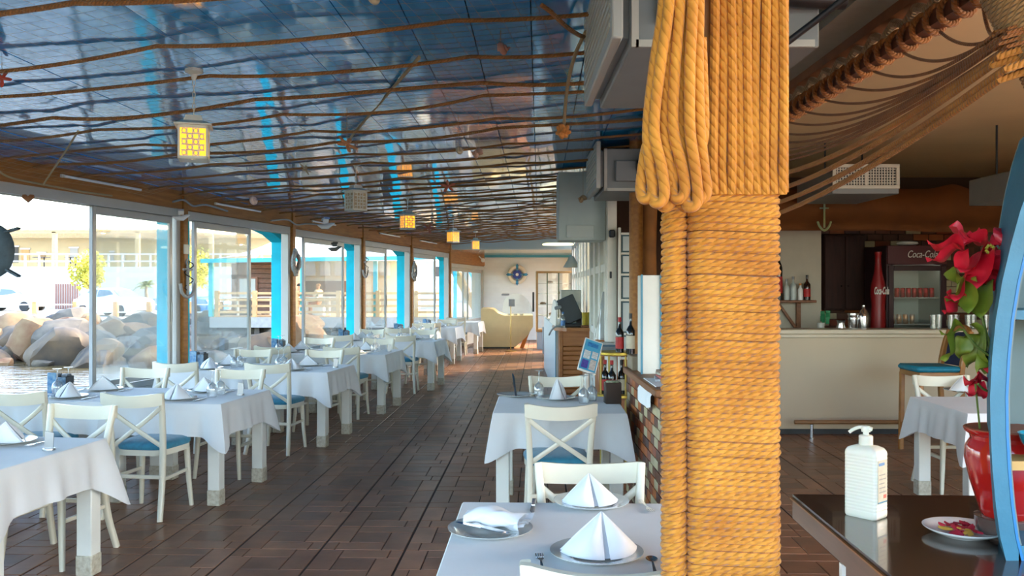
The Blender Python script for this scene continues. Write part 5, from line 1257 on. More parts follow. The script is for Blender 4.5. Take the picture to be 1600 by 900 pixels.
def shell(label, p, s, col, rot, nm):
    m = MB(); pts = []; rs = []
    for i in range(42): a = i * .42; f = i / 41; r = .55 * (1 - f) ** 1.3; pts.append((r * math.cos(a), r * math.sin(a), 1.25 * f)); rs.append(.45 * (1 - f) ** 1.1 + .03)
    m.tube([Vector(q) * s for q in pts], [q * s for q in rs], 10); return tag(m.build('sea_shell', mat(nm, col, .5, var=.25, vs=20), None, p, rot), label, 'shell', 'shells in the net') and thread_up(SC.objects[[o.name for o in COL.objects if o.get('label') == label][0]], p, rot)
shell('pale shell at the very top edge of the ceiling', P(580, -2, 3.7), .045, (.62, .55, .38), (R(80), 0, R(70)), 'shell_pale')
shell('pink conch shell under the right part of the ceiling', P(748, 241, 6.4), .05, (.50, .30, .22), (R(80), 0, R(-70)), 'shell_pink')
shell('small pink shell on the rope near the large air unit', P(782, 78, 4.3), .042, (.45, .22, .16), (R(80), 0, R(80)), 'shell_rose')
shell('tan shell by the second rope reflection', P(716, 236, 6.3), .04, (.42, .36, .25), (R(80), 0, R(60)), 'shell_tan')
shell('white and red shell near the window beam', P(395, 315, 7.8), .05, (.60, .45, .38), (R(80), 0, R(60)), 'shell_wr')
shell('brown shell hanging before the pale duct panel', P(911, 312, 8.5), .05, (.40, .28, .16), (R(80), 0, R(-60)), 'shell_br')
m = MB(); rn = random.Random(3)
for i in range(26):
    a, b = rn.uniform(0, 6.28), rn.uniform(-1.2, 1.2); d = Vector((math.cos(a) * math.cos(b), math.sin(a) * math.cos(b), math.sin(b)))
    m.tube([Vector((0, 0, 0)), d * .03, d * .05 + Vector((0, 0, .004))], [.018, .017, .008], 8)
tag(m.build('coral', mat('orange_coral', (.62, .25, .06), .7, var=.3, vs=30, bump=.5, bs=60), None, P(880, 206, 5.5)), 'orange coral lump hanging at the end of the net cord', 'coral')
# tube lights and fittings on the window beam
for k, (a, b) in enumerate(((95, 215), (335, 403), (487, 521), (592, 622), (655, 680))):
    y0, y1 = wy(a), wy(b); o = MB().tube([(.035, y0, 2.60), (.035, y1, 2.60)], .014, 10); t = thing('tube_light', 'thin white tube light on the wooden beam, %s from the left' % ORD[k], 'light', (-5.55, 0, 0), WR, 'tube lights on the window beam')
    o.build('tube', M_porc, t); MB().rbox(.010, .04, y0 - .03, y0, 2.585, 2.615).build('socket', M_lant, t)
def anchor(label, y, zc_, s):
    t = thing('anchor_ornament', label, 'anchor', (-5.55, 0, 0), WR, 'anchors hung on the window posts'); x = .05
    m = MB(); m.tube([(x, y, zc_ + .16 * s), (x, y, zc_ - .13 * s)], .016 * s, 8); m.tube([(x, y - .08 * s, zc_ + .12 * s), (x, y + .08 * s, zc_ + .12 * s)], .011 * s, 8)
    m.tube(curve([(x, y - .13 * s, zc_ - .02 * s), (x, y - .10 * s, zc_ - .11 * s), (x, y, zc_ - .155 * s), (x, y + .10 * s, zc_ - .11 * s), (x, y + .13 * s, zc_ - .02 * s)], 16), .016 * s, 8); m.build('anchor', mat('weathered_white', (.45, .45, .44), .6, var=.2, vs=20), t)
    MB().tube([(x, y + .03 * s * math.cos(a * .6283), zc_ + .19 * s + .03 * s * math.sin(a * .6283)) for a in range(10)], .007, 6, closed=True).build('ring', M_grey, t)
    MB().tube([(x + .015 + .02 * math.sin(k), y + .06 * s * math.sin(k * .9), zc_ + .2 * s - k * .022 * s) for k in range(14)], .006, 6).build('cord', M_black, t)
def pz(px, py): Y = 5.55 / (.1826 + (800 - px) / F); return 1.6 + (447 - py) / F * Y
anchor('weathered white anchor on the first window post', post_y[0], pz(287, 440), 1.15)
anchor('small dark anchor on the third window post', post_y[2], pz(567, 420), 1.0)
anchor('small dark anchor on the fourth window post', post_y[3], pz(643, 425), 1.0)
def wreath(label, y, z, r):
    t = MB(); rn = random.Random(int(y * 10))
    for k in range(3): t.tube([(.05 + .012 * math.sin(3 * a * .35 + k), y + (r * .62 + .02 * math.sin(a * 1.1 + k)) * math.cos(a * .349), z + (r + .02 * math.cos(a * 1.3 + k)) * math.sin(a * .349)) for a in range(18)], .022, 7, closed=True)
    for k in range(16): a = k * .39; t.tube([(.06, y + r * .62 * math.cos(a), z + r * math.sin(a)), (.075, y + r * .45 * math.cos(a + .7), z + r * .7 * math.sin(a + .7))], .012, 6)
    o = t.build('rope_wreath', mat('grey_rope_wreath', (.30, .31, .30), .8, var=.3, vs=30), None, (-5.55, 0, 0), WR); return tag(o, label, 'wreath', 'wreaths on the window posts')
wreath('grey knotted rope wreath on the second window post', post_y[1], pz(457, 410), .17)
wreath('grey knotted rope wreath on the fourth window post', post_y[3] + .05, pz(643, 425) + .02, .19)
tag(MB().rbox(.028, .036, post_y[0] - .055, post_y[0] + .055, pz(287, 397), pz(287, 382)).build('tape_patch', M_lant, None, (-5.55, 0, 0), WR), 'white patch on the first window post above the anchor', 'patch')
tag(MB().tube(curve([(.05, post_y[0] - .3, 2.53), (.06, post_y[0] - .1, 2.57), (.06, post_y[0] + .1, 2.52), (.05, post_y[0] + .4, 2.56), (.05, post_y[0] + .9, 2.53)], 20), .012, 6).build('cable', M_grey, None, (-5.55, 0, 0), WR), 'grey cable looping over the head of the first window post', 'cable')
tag(MB().tube(curve([(.05, post_y[1] - .8, 2.50), (.06, post_y[1] - .3, 2.55), (.06, post_y[1] + .0, 2.50), (.05, post_y[1] + .4, 2.54), (.05, post_y[1] + .9, 2.56)], 20), .012, 6).build('cable', M_grey, None, (-5.55, 0, 0), WR), 'grey cable looping over the head of the second window post', 'cable')
# ornaments hung in the windows
m = MB(); m.lathe([(.0001, -.03), (.06, -.02), (.10, 0), (.06, .03), (.0001, .045)], 20, (0, 0, 0), 'x')
t = thing('turtle_ornament', 'dark wooden turtle hanging at the left edge of the first window', 'ornament', P(-8, 392, 6.5)); m = MB()
m.add(*(lambda L: (L[0], L[1]))(([(.15 * math.cos(a * .314) * math.cos(b * .393 - 1.57), .04 * math.sin(b * .393 - 1.57), .20 * math.sin(a * .314) * math.cos(b * .393 - 1.57)) for b in range(9) for a in range(20)], [(b * 20 + a, b * 20 + (a + 1) % 20, b * 20 + 20 + (a + 1) % 20, b * 20 + 20 + a) for b in range(8) for a in range(20)])))
m.build('shell', mat('dark_teal_wood', (.05, .08, .10), .6, var=.3, vs=15), t)
for (a, b) in (((.08, .14), (.18, .17)), ((.09, -.14), (.18, -.19)), ((-.08, .14), (-.18, .17)), ((-.09, -.14), (-.18, -.19))): MB().bar((a[0], 0, a[1]), (b[0], 0, b[1]), .05, .015).build('flipper', MATS['dark_teal_wood'], t)
def gull(label, p, s, dark):
    m = MB(); m.tube([(-.07 * s, 0, 0), (-.03 * s, 0, -.012 * s), (.02 * s, 0, -.01 * s), (.06 * s, 0, .012 * s), (.085 * s, 0, .02 * s)], [.004 * s, .022 * s, .026 * s, .016 * s, .004 * s], 10)
    m.grid(lambda u, v: Vector((-.02 * s + .05 * s * v, (.10 * u) * s, .02 * s + .05 * s * math.sin(math.pi * u * .8))), 8, 3); m.grid(lambda u, v: Vector((-.02 * s + .05 * s * v, -(.10 * u) * s, .02 * s + .05 * s * math.sin(math.pi * u * .8))), 8, 3)
    tag(m.build('gull_ornament', mat('gull_dark', (.12, .12, .11), .6) if dark else M_porc, None, p, R(20)), label, 'ornament', 'gulls hung in the windows')
gull('dark gull ornament in the third window bay', P(522, 388, 12.9), 1.3, True); gull('white gull ornament on the beam above the third bay', P(508, 352, 12.6), 1.6, False)
gull('small white gull on the beam by the first post', P(282, 339, 9.7), 1.2, False)
t = MB(); t.prism([(0, -.03), (.05, .012), (.045, .035), (.02, .038), (0, .02), (-.02, .038), (-.045, .035), (-.05, .012)], -.008, .008, 'xz'); tag(t.build('heart_ornament', M_brown, None, P(44, 311, 7.2)), 'brown heart hanging at the top of the first window', 'ornament')
# ---------------------------------------------------------------- foreground console and what stands on it
CH = .95
t = thing('console_table', 'dark brown console table in the right foreground', 'table', (0, 0, 0))
c0 = .885; rotc = lambda x, y: rotp(x, y, TA)
def cpoly(a, b, c, d): return [rotc(a, b), rotc(c, b), rotc(c, d), rotc(a, d)]
M_con = mat('dark_veneer', (.035, .017, .012), .16, var=.2, vs=5, stretch=(.6, 6, 1), coat=.4)
MB().prism(cpoly(.79, 1.25, 2.3, 2.745), CH - .012, CH, 'xy').build('top', M_con, t)
MB().prism(cpoly(.784, 1.24, 2.31, 2.755), CH - .016, CH - .0115, 'xy').build('edge_band', mat('orange_edge', (.30, .11, .02), .4), t)
MB().prism(cpoly(.79, 1.25, 2.3, 2.745), CH - .075, CH - .016, 'xy').build('apron', mat('brown_veneer', (.16, .085, .055), .45, var=.15, vs=6, stretch=(6, .6, 6)), t)
for (a, b) in ((.80, 2.2), (.80, 1.5), (2.15, 2.3), (2.15, 1.5)): MB().prism(cpoly(a, b, a + .07, b + .10), 0, CH - .075, 'xy').build('leg', mat('brown_leg', (.17, .09, .06), .5, var=.1), t)
for (a, b) in ((.79, 2.30), (.79, 1.95)): MB().prism(cpoly(a, b, a + .02, b + .022), .30, CH - .078, 'xy').build('white_strip', M_white, t)
tag(MB().prism(cpoly(.82, 1.62, .95, 2.18), 0, CH - .08, 'xy').build('storage_box', M_bar), 'cream storage box standing under the console table', 'box')
# soap pump bottle
def onc(px, py): return on(px, py, CH)
p = onc(1353, 806)
t = thing('pump_bottle', 'white rectangular soap pump bottle on the console table', 'bottle', p, R(-50))
M_soap = mat('white_hdpe', (.80, .78, .66), .3, sub=.15)
def rr_prof(wx, wy_, r, n=6):
    o = []
    for (sx, sy, a0) in ((1, 1, 0), (-1, 1, 90), (-1, -1, 180), (1, -1, 270)):
        for k in range(n + 1): a = R(a0 + 90 * k / n); o.append((sx * (wx - r) + r * math.cos(a), sy * (wy_ - r) + r * math.sin(a)))
    return o
m = MB(); lv = [(0, .94), (.004, 1.0)]
V = []; Fc = []; L = []
def addl(z, s): L.append([(x * s, y * s, z) for x, y in rr_prof(.048, .036, .010)])
addl(0, .93); addl(.004, .985); addl(.010, 1.0); addl(.018, 1.0)
z = .018
while z < .168:
    addl(z + .001, 1.0); addl(z + .003, .988); addl(z + .005, .988); addl(z + .007, 1.0); z += .0093
addl(.178, 1.0); addl(.186, .97); addl(.194, .86); addl(.199, .62); addl(.202, .40)
k_ = len(L[0])
for l in L: V += l
for i in range(len(L) - 1):
    for j in range(k_): Fc.append((i * k_ + j, i * k_ + (j + 1) % k_, (i + 1) * k_ + (j + 1) % k_, (i + 1) * k_ + j))
Fc += [tuple(range(k_ - 1, -1, -1)), tuple((len(L) - 1) * k_ + j for j in range(k_))]
m.add(V, Fc); m.build('body', M_soap, t, angle=60)
lb = MB().rbox(.0475, .0492, -.026, .026, .045, .165, .0008).build('side_label', mat('label_cream', (.62, .55, .42), .5, var=.1, vs=60), t)
MB().box(.0490, .0496, -.025, .025, .046, .050).build('label_line', mat('label_blue', (.03, .22, .38), .5), lb)
MB().box(.0490, .0496, -.022, .010, .150, .158).build('label_logo', mat('label_logo_blue', (.10, .25, .50), .5), lb)
for i in range(5): MB().box(.0490, .0496, -.020, .018 - .004 * (i % 3), .075 + i * .012, .078 + i * .012).build('label_text', mat('label_grey', (.35, .32, .28), .6), lb)
MB().box(.0490, .0496, .004, .020, .058, .068).build('label_mark', mat('label_red', (.6, .12, .08), .5), lb)
MB().lathe([(.017, .200), (.019, .203), (.019, .226), (.016, .229), (.008, .230), (.008, .243)], 24).build('collar', M_soap, t)
m = MB(); sweep(m, curve([(.016, .006, .246), (.0, 0, .250), (-.018, -.006, .249), (-.034, -.012, .240), (-.042, -.015, .233)], 10), [.013, .018, .015, .012, .012, .011, .010, .010, .009, .009, .008], .009, (0, 1, 0)); m.lathe([(.012, .238), (.013, .245), (.010, .254), (.0001, .256)], 18); m.build('pump_head', M_soap, t, angle=60)
# saucer with petals
p = onc(1505, 836)
SA = MB().lathe([(.0001, .004), (.060, .005), (.078, .012), (.097, .020), (.098, .022), (.096, .0225), (.076, .016), (.058, .009), (.0001, .008)], 48).mesh('saucer', M_porc, angle=60)
single('saucer', MB().lathe([(.0001, 0), (.055, 0), (.058, .004), (.080, .010), (.0975, .0195), (.0985, .022), (.0965, .0225), (.076, .0145), (.056, .009), (.0001, .008)], 48).mesh('saucer', M_porc, angle=60), 'small white saucer of red petals on the console table', 'saucer', p)
M_pet = mat('red_petal', (.55, .015, .03), .55, col2=(.36, .02, .05), vs=40)
rn = random.Random(12)
for i in range(26):
    a = rn.uniform(0, 6.28); d = rn.random() ** .6 * .055; s = rn.uniform(.007, .014); r0 = rn.uniform(0, 6.28); mt = M_pet if i % 7 else mat('yellow_petal', (.60, .34, .05), .6)
    m = MB().grid(lambda u, v: Vector(((u - .5) * 2 * s * math.sin(math.pi * (.1 + .8 * v)), (v - .5) * 3 * s, .004 * math.sin(math.pi * u) + .004 * v)), 4, 5)
    single('petal', m.mesh('petal', mt), 'fallen red petal lying on the white saucer' if i % 7 else 'yellow petal lying on the white saucer', 'petal', p + Vector((d * math.cos(a), d * math.sin(a), .010 + .006 * rn.random() + max(0, .012 - d * .2))), (rn.uniform(-.3, .3), rn.uniform(-.3, .3), r0), 'petals on the saucer')
# poinsettia in a red pot
pp = onc(1572, 838)
t = thing('potted_poinsettia', 'red poinsettia in a glossy red pot behind the blue boat shelf', 'plant', pp)
MB().lathe([(.0001, 0), (.062, 0), (.070, .02), (.076, .052), (.070, .055), (.0001, .05)], 32).build('saucer_base', mat('brown_glass', (.10, .07, .06), .2, coat=.5, var=.2), t)
MB().lathe([(.0001, .045), (.050, .045), (.060, .06), (.085, .14), (.098, .20), (.096, .232), (.084, .252), (.086, .262), (.098, .272), (.100, .280), (.092, .282), (.080, .262), (.0001, .25)], 40).build('pot', mat('red_glaze', (.42, .012, .010), .12, coat=.8), t)
MB().lathe([(.092, .2815), (.098, .2815), (.1005, .279)], 40).build('pot_rim', mat('terracotta_rim', (.32, .10, .05), .6), t)
M_leaf = mat('poinsettia_leaf', (.10, .16, .012), .5, col2=(.20, .24, .02), vs=15); M_brac = mat('poinsettia_bract', (.52, .006, .02), .45, col2=(.62, .02, .04), vs=12); M_stem = mat('green_stem', (.12, .17, .03), .6)
def leaf(base, dirv, length, width, droop, roll=0.0, teeth=0.0):
    d = Vector(dirv).normalized(); up = Vector((0, 0, 1)); sd = d.cross(up)
    sd = sd.normalized() if sd.length > .05 else Vector((1, 0, 0)); nn = sd.cross(d).normalized()
    sd = (Matrix.Rotation(roll, 3, d) @ sd); nn = sd.cross(d).normalized(); b = Vector(base); m = MB(); NV = 12
    def fn(u, v):
        wv = width * (math.sin(math.pi * min(1, v * 1.02) ** .85) ** .9) * (1 + teeth * math.sin(v * 19)); x = (u - .5) * 2
        return b + d * (length * v) + sd * (x * wv / 2) + nn * (.14 * abs(x) * wv - .0 + .012 * math.sin(v * 7 + x)) + Vector((0, 0, -droop * length * v * v))
    return m.grid(fn, 6, NV)
def lf(pxl, tip, wd, mt, nm, Y=2.26, dY=.02, droop=.15, roll=0.0, teeth=0.0):
    a = P(*pxl, Y) - pp; b = P(*tip, Y + dY) - pp; d = b - a + Vector((0, 0, droop * (b - a).length)); m = leaf(a, d, d.length, wd / F * Y, droop, roll, teeth); m.build(nm, mt, t, angle=80)
def stem(pts, r=.004): MB().tube(curve([P(a, b, y) - pp for a, b, y in pts], 14), r, 7).build('stem', M_stem, t)
stem([(1570, 690, 2.27), (1568, 620, 2.25), (1552, 560, 2.25), (1536, 500, 2.26), (1530, 450, 2.26), (1538, 395, 2.26)]); stem([(1552, 560, 2.25), (1525, 540, 2.24), (1505, 515, 2.24)], .003); stem([(1534, 480, 2.26), (1515, 430, 2.27), (1500, 395, 2.28)], .003); stem([(1538, 410, 2.26), (1560, 390, 2.27), (1572, 370, 2.27)], .003); stem([(1568, 620, 2.25), (1540, 610, 2.22), (1528, 600, 2.2)], .003)
stem([(1533, 690, 2.26), (1529, 650, 2.24), (1524, 600, 2.22)], .0025)
for a in (((1530, 520), (1512, 575), 38, .06), ((1506, 512), (1470, 522), 30, .0), ((1505, 515), (1475, 565), 36, .0), ((1520, 505), (1540, 585), 42, .03), ((1520, 455), (1478, 470), 52, .0), ((1518, 430), (1512, 490), 46, -.05), ((1545, 440), (1530, 497), 60, -.06), ((1500, 440), (1478, 428), 34, .05), ((1528, 580), (1555, 545), 30, .05), ((1508, 525), (1500, 560), 30, .04)):
    lf(a[0], a[1], a[2], M_leaf, 'leaf', dY=a[3], droop=.1, teeth=.06, roll=.6)
for a in (((1505, 385), (1490, 348), 42, .05), ((1505, 388), (1450, 380), 34, -.05), ((1505, 392), (1448, 408), 40, .02), ((1508, 395), (1500, 425), 30, -.08), ((1505, 385), (1528, 360), 34, .05),
          ((1545, 395), (1505, 425), 50, -.05), ((1545, 395), (1525, 450), 62, -.08), ((1548, 392), (1580, 440), 50, -.05), ((1550, 388), (1590, 385), 44, .03), ((1545, 385), (1510, 365), 44, .04), ((1548, 395), (1552, 455), 44, -.04), ((1565, 385), (1582, 350), 40, .03), ((1560, 390), (1570, 430), 40, -.07), ((1520, 430), (1490, 470), 28, -.04),
          ((1500, 470), (1475, 490), 34, .02), ((1505, 480), (1480, 455), 30, .02), ((1530, 600), (1508, 592), 26, -.03), ((1530, 600), (1512, 618), 24, -.05), ((1530, 598), (1552, 588), 26, .0), ((1545, 585), (1558, 560), 30, .0), ((1530, 600), (1535, 622), 22, -.05), ((1556, 500), (1590, 488), 30, .04)):
    lf(a[0], a[1], a[2], M_brac, 'bract', dY=a[3], droop=.08, roll=.5)
m = MB()
for i in range(9): a = i * .7; m.lathe([(.0001, -.005), (.005, 0), (.0001, .006)], 8, tuple(P(1547 + 6 * math.cos(a), 390 + 6 * math.sin(a), 2.22) - pp))
m.build('flower_centre', mat('cyathia', (.45, .40, .05), .6), t)
# blue boat-shaped shelf
t = thing('boat_shelf', 'upright blue boat-shaped shelf at the right edge on the console table', 'shelf', (0, 0, 0))
YS, YE = 2.06, 2.34
edge = [(1572, 872), (1563, 840), (1556, 790), (1551, 735), (1548, 680), (1547, 620), (1550, 560), (1556, 500), (1566, 440), (1579, 385), (1594, 330), (1612, 280), (1634, 235), (1662, 190), (1700, 150)]
ew = [Vector(((x - 800) / F * YS, 0, 1.6 + (447 - y) / F * YS)) for x, y in edge]; ew[0].z = CH; base_x = ew[0].x; axisx = 1.42
ew[-1].x = axisx
def hull(off): return [Vector((min(axisx, p.x + off), 0, p.z - (off * .8 if i > 9 else 0))) for i, p in enumerate(ew)]
M_boat = mat('sky_blue_paint', (.03, .16, .25), .5, var=.12, vs=10, bump=.1); M_boat2 = mat('deep_blue_paint', (.015, .17, .42), .5)
KB = .50                                     # the hull narrows towards its back
def hx(x, y): return axisx + (x - axisx) * (1 - (1 - KB) * (y - YS) / (YE - YS))
for sgn in (1, -1):
    for nm, o0, o1, mt, ya in (('side_plank', 0, .036, M_boat, 0), ('edge_line', .0365, .043, M_boat2, -.001), ('inner_lining', .0435, .047, mat('grey_teal', (.15, .20, .19), .6, var=.05), .004)):
        V = []; Fc = []; A = hull(o0); B = hull(o1)
        for p, q in zip(A, B):
            for (r_, y) in ((p, YS + ya), (q, YS + ya), (q, YE - .01), (p, YE - .01)): x = hx(r_.x, y); x = x if sgn > 0 else 2 * axisx - x; V.append((x, y, r_.z))
        for i in range(len(A) - 1):
            for j in range(4): Fc.append((i * 4 + j, i * 4 + (j + 1) % 4, i * 4 + 4 + (j + 1) % 4, i * 4 + 4 + j))
        Fc += [(0, 1, 2, 3), tuple((len(A) - 1) * 4 + j for j in (3, 2, 1, 0))]
        MB().add(V, Fc).build(nm, mt, t, angle=30)
poly = [(hx(p.x, YE), p.z) for p in ew[:-1]] + [(axisx, ew[-1].z)] + [(2 * axisx - hx(p.x, YE), p.z) for p in ew[:-1][::-1]]
MB().prism(poly, YE - .012, YE, 'xz').build('back_board', mat('grey_teal', (.26, .34, .33), .6, var=.05), t)
xb0, xb1 = base_x + .03, hx(base_x, YE) + .03
MB().prism([(xb0, YS), (2 * axisx - xb0, YS), (2 * axisx - xb1, YE - .012), (xb1, YE - .012)], CH, CH + .035, 'xy').build('bottom_board', M_boat, t)
def inx(z):
    for a, b in zip(ew[:-1], ew[1:]):
        if a.z <= z <= b.z: return a.x + (b.x - a.x) * (z - a.z) / (b.z - a.z)
    return base_x
for z, mt in ((1.6 + (447 - 738) / F * YS, mat('pine_shelf', (.55, .32, .10), .5, var=.15, vs=8)), (1.52, M_boat), (1.75, M_boat)):
    x = inx(z); xa, xb = hx(x, YS + .02) + .037, hx(x, YE) + .03; MB().prism([(xa, YS + .02), (2 * axisx - xa, YS + .02), (2 * axisx - xb, YE - .012), (xb, YE - .012)], z, z + .022, 'xy').build('shelf', mt, t)
zb = 1.6 + (447 - 738) / F * YS + .022
lath('bowl', [(.0001, 0), (.025, 0), (.03, .008), (.055, .04), (.062, .062), (.058, .062), (.05, .04), (.0001, .012)], mat('teal_glaze', (.01, .25, .36), .15, coat=.6), 'small teal glazed bowl on the boat shelf', 'bowl', (1.29, 2.10, zb), 24)
lath('bowl_under', [(.0001, 0), (.02, 0), (.028, .03), (.0001, .03)], M_porc, 'white foot dish next to the teal bowl on the boat shelf', 'bowl', (1.37, 2.14, zb), 20)
# wooden bar chair with navy back
t = thing('bar_chair', 'wooden high chair with navy back and teal seat at the bar', 'chair', (4.02, 8.35, 0), R(90))
M_cw = mat('chair_wood', (.36, .15, .03), .4, var=.2, vs=8, coat=.2)
for s in (-1, 1):
    m = MB(); sweep(m, curve([(s * .20, -.24, 0), (s * .20, -.20, .45), (s * .20, -.19, .80), (s * .205, -.24, 1.05), (s * .19, -.28, 1.17)], 14), .05, .045); m.build('back_leg', M_cw, t)
    m = MB(); sweep(m, [(s * .20, .20, 0), (s * .195, .19, .76)], .045, .045); m.build('front_leg', M_cw, t)
    m = MB(); m.bar((s * .2, -.2, .30), (s * .2, .19, .30), .025, .035); m.build('side_stretcher', M_cw, t)
m = MB(); m.rbox(-.21, .21, -.20, .21, .74, .79); m.build('seat_frame', M_cw, t); MB().rbox(-.215, .215, -.19, .23, .79, .845, .02).build('seat_cushion', mat('teal_bright', (.01, .22, .34), .6, var=.15, vs=20), t)
def bf(u, v): x = (u - .5) * .36; return Vector((x, -.215 - .05 * v - .02 * (1 - (2 * u - 1) ** 2), .84 + .27 * v + .05 * math.sin(math.pi * u) * v))
m = MB().grid(bf, 10, 8); m.grid(lambda u, v: bf(u, v) + Vector((0, -.03, 0)), 10, 8); m.build('backrest', mat('navy_fabric', (.012, .018, .06), .8), t)
m = MB(); sweep(m, curve([(-.20, -.275, 1.14), (-.1, -.30, 1.19), (0, -.305, 1.205), (.1, -.30, 1.19), (.20, -.275, 1.14)], 12), .05, .035, (0, 0, 1)); m.build('top_rail', M_cw, t)
m = MB(); m.bar((-.2, .19, .25), (.2, .19, .25), .03, .04); m.bar((-.2, -.21, .35), (.2, -.21, .35), .03, .04); m.build('foot_rail', M_cw, t)
# ---------------------------------------------------------------- outside: water, bank, road, buildings
def E(px, Y): return (px - 800) / F * Y
def Ez(py, Y): return 1.6 + (447 - py) / F * Y
def water_material():
    m = bpy.data.materials.new('harbour_water'); m.use_nodes = True; n = m.node_tree.nodes; l = m.node_tree.links; b = n['Principled BSDF']
    b.inputs['Base Color'].default_value = (.08, .065, .03, 1); b.inputs['Roughness'].default_value = .08; b.inputs['Specular IOR Level'].default_value = .6
    geo = n.new('ShaderNodeNewGeometry'); mp = n.new('ShaderNodeMapping'); mp.inputs['Scale'].default_value = (1.0, 2.2, 1); l.new(geo.outputs['Position'], mp.inputs[0])
    nz = n.new('ShaderNodeTexNoise'); nz.inputs['Scale'].default_value = 1.1; nz.inputs['Detail'].default_value = 4; l.new(mp.outputs[0], nz.inputs[0])
    bp = n.new('ShaderNodeBump'); bp.inputs['Strength'].default_value = .7; bp.inputs['Distance'].default_value = .25; l.new(nz.outputs[0], bp.inputs['Height']); l.new(bp.outputs[0], b.inputs['Normal'])
    return m
o = MB().add([(-60, -25, -1.2), (0.0, -25, -1.2), (0.0, 60, -1.2), (-60, 60, -1.2)], [(0, 1, 2, 3)]).build('harbour_water', water_material(), smooth=False, kind='stuff'); o['label'] = 'brownish rippled harbour water outside the windows'; o['category'] = 'water'
M_road = mat('pale_asphalt', (.36, .345, .31), .9, var=.08, vs=.8)
MB().box(-60, 30, 37.6, 110, -3, 0).build('ground', M_road, kind='structure')
MB().box(-60, -10, 37.2, 37.7, -.6, .10).build('kerb', mat('kerb_concrete', (.55, .53, .48), .9, var=.1, vs=2), kind='structure')
MB().box(2.2, 60, -40, 37.4, -1.0, -.31).build('ground', mat('yard_paving', (.45, .42, .36), .9, var=.1, vs=1), kind='structure')
M_rock = [mat('rock_grey', (.04, .037, .034), .9, col2=(.15, .125, .09), vs=1.6, bump=1.0, bs=3), mat('rock_rust', (.11, .042, .015), .9, col2=(.21, .14, .07), vs=1.4, bump=1.0, bs=3), mat('rock_tan', (.13, .09, .05), .9, col2=(.045, .040, .035), vs=1.5, bump=1.0, bs=3)]
def rock_mesh(seed, mt):
    import bmesh
    from mathutils import noise
    bm = bmesh.new(); bmesh.ops.create_icosphere(bm, subdivisions=3, radius=1); rn = random.Random(seed); off = Vector((rn.uniform(0, 90), rn.uniform(0, 90), rn.uniform(0, 90)))
    pl = [(Vector((rn.uniform(-1, 1), rn.uniform(-1, 1), rn.uniform(-1, 1))).normalized(), rn.uniform(.55, .85)) for _ in range(9)]
    for v in bm.verts:
        for nn, d in pl:
            e = v.co.dot(nn) - d
            if e > 0: v.co -= nn * e * .9
        v.co *= 1 + .18 * noise.noise(v.co * 1.3 + off) + .06 * noise.noise(v.co * 4 + off)
    me = bpy.data.meshes.new('boulder'); bm.to_mesh(me); bm.free(); me.materials.append(mt); me.polygons.foreach_set('use_smooth', [True] * len(me.polygons)); me.set_sharp_from_angle(angle=R(28)); return me
ROCKS = [rock_mesh(i, M_rock[i % 3]) for i in range(9)]
rn = random.Random(77)
for row, (nm, Y0, z0, n, s0, s1, xa, xb) in enumerate((('upper', 36.6, -.25, 20, .8, 1.25, -22.5, -8.2), ('middle', 34.8, -.62, 20, .9, 1.35, -21.5, -7.6), ('lower', 32.9, -.98, 19, .8, 1.2, -20.6, -7.2), ('waterline', 31.2, -1.2, 16, .5, .9, -19.6, -7.4))):
    for i in range(n):
        X = xa + (xb - xa) * (i + rn.uniform(-.25, .25)) / n; s = rn.uniform(s0, s1)
        single('boulder', rn.choice(ROCKS), 'rough boulder in the %s row of the bank, %s from the left' % (nm, ORD[i]), 'boulder', (X, Y0 + rn.uniform(-.5, .5), z0 + rn.uniform(-.12, .12)), (rn.uniform(-.4, .4), rn.uniform(-.4, .4), rn.uniform(0, 6)), 'boulders of the bank', (s * rn.uniform(.9, 1.25), s, s * rn.uniform(.55, .85)))
for i, (px, py, Y, s, k) in enumerate(((118, 530, 33.2, 1.35, 1), (60, 528, 33.0, 1.2, 0), (95, 548, 31.4, 1.25, 2), (150, 560, 30.6, 1.0, 2), (20, 512, 35.2, 1.0, 0))):
    single('boulder', ROCKS[k * 2 + 1], ['large rust-topped boulder seen through the first window', 'grey rounded boulder left of the rust-topped one', 'broad tan boulder above the waterline in the first window', 'tan boulder touching the water beside the window frame', 'grey boulder high on the bank at the left edge'][i], 'boulder', (E(px, Y), Y, Ez(py, Y) - .2), (.2 * i, .3, i * 1.3), 'boulders of the bank', (s * 1.2, s, s * .8))
for i, (px, py, s) in enumerate(((468, 520, .75), (458, 535, .6), (480, 508, .5), (475, 540, .6), (700, 520, .5))):
    single('boulder', ROCKS[(1, 4, 7, 1, 4)[i]], 'orange boulder in the shade under the deck, %s of a cluster' % ORD[i], 'boulder', (E(px, 31), 31 + .4 * i, Ez(py, 31) - .1), (.3 * i, .2, i), 'orange boulders under the deck', (s * 1.2, s, s))
# roadside posts with rails
M_post = mat('orange_post', (.52, .27, .10), .8, var=.2, vs=4)
ppx = [-70, -8, 55, 118, 181, 233, 300, 345]
for i, px in enumerate(ppx): tag(MB().rbox(-.10, .10, -.10, .10, 0, .92, .02).build('roadside_post', M_post, None, (E(px, 38.4), 38.4, 0)), 'orange wooden roadside post above the boulders, %s from the left' % ORD[i], 'post', 'roadside posts')
for i, z in enumerate((.45, .78)): tag(MB().tube([(E(-70, 38.4), 38.4, z), (E(345, 38.4), 38.4, z)], .028, 8).build('road_rail', mat('white_rail', (.75, .75, .72), .5)), ['lower', 'upper'][i] + ' white rail strung between the roadside posts', 'rail')
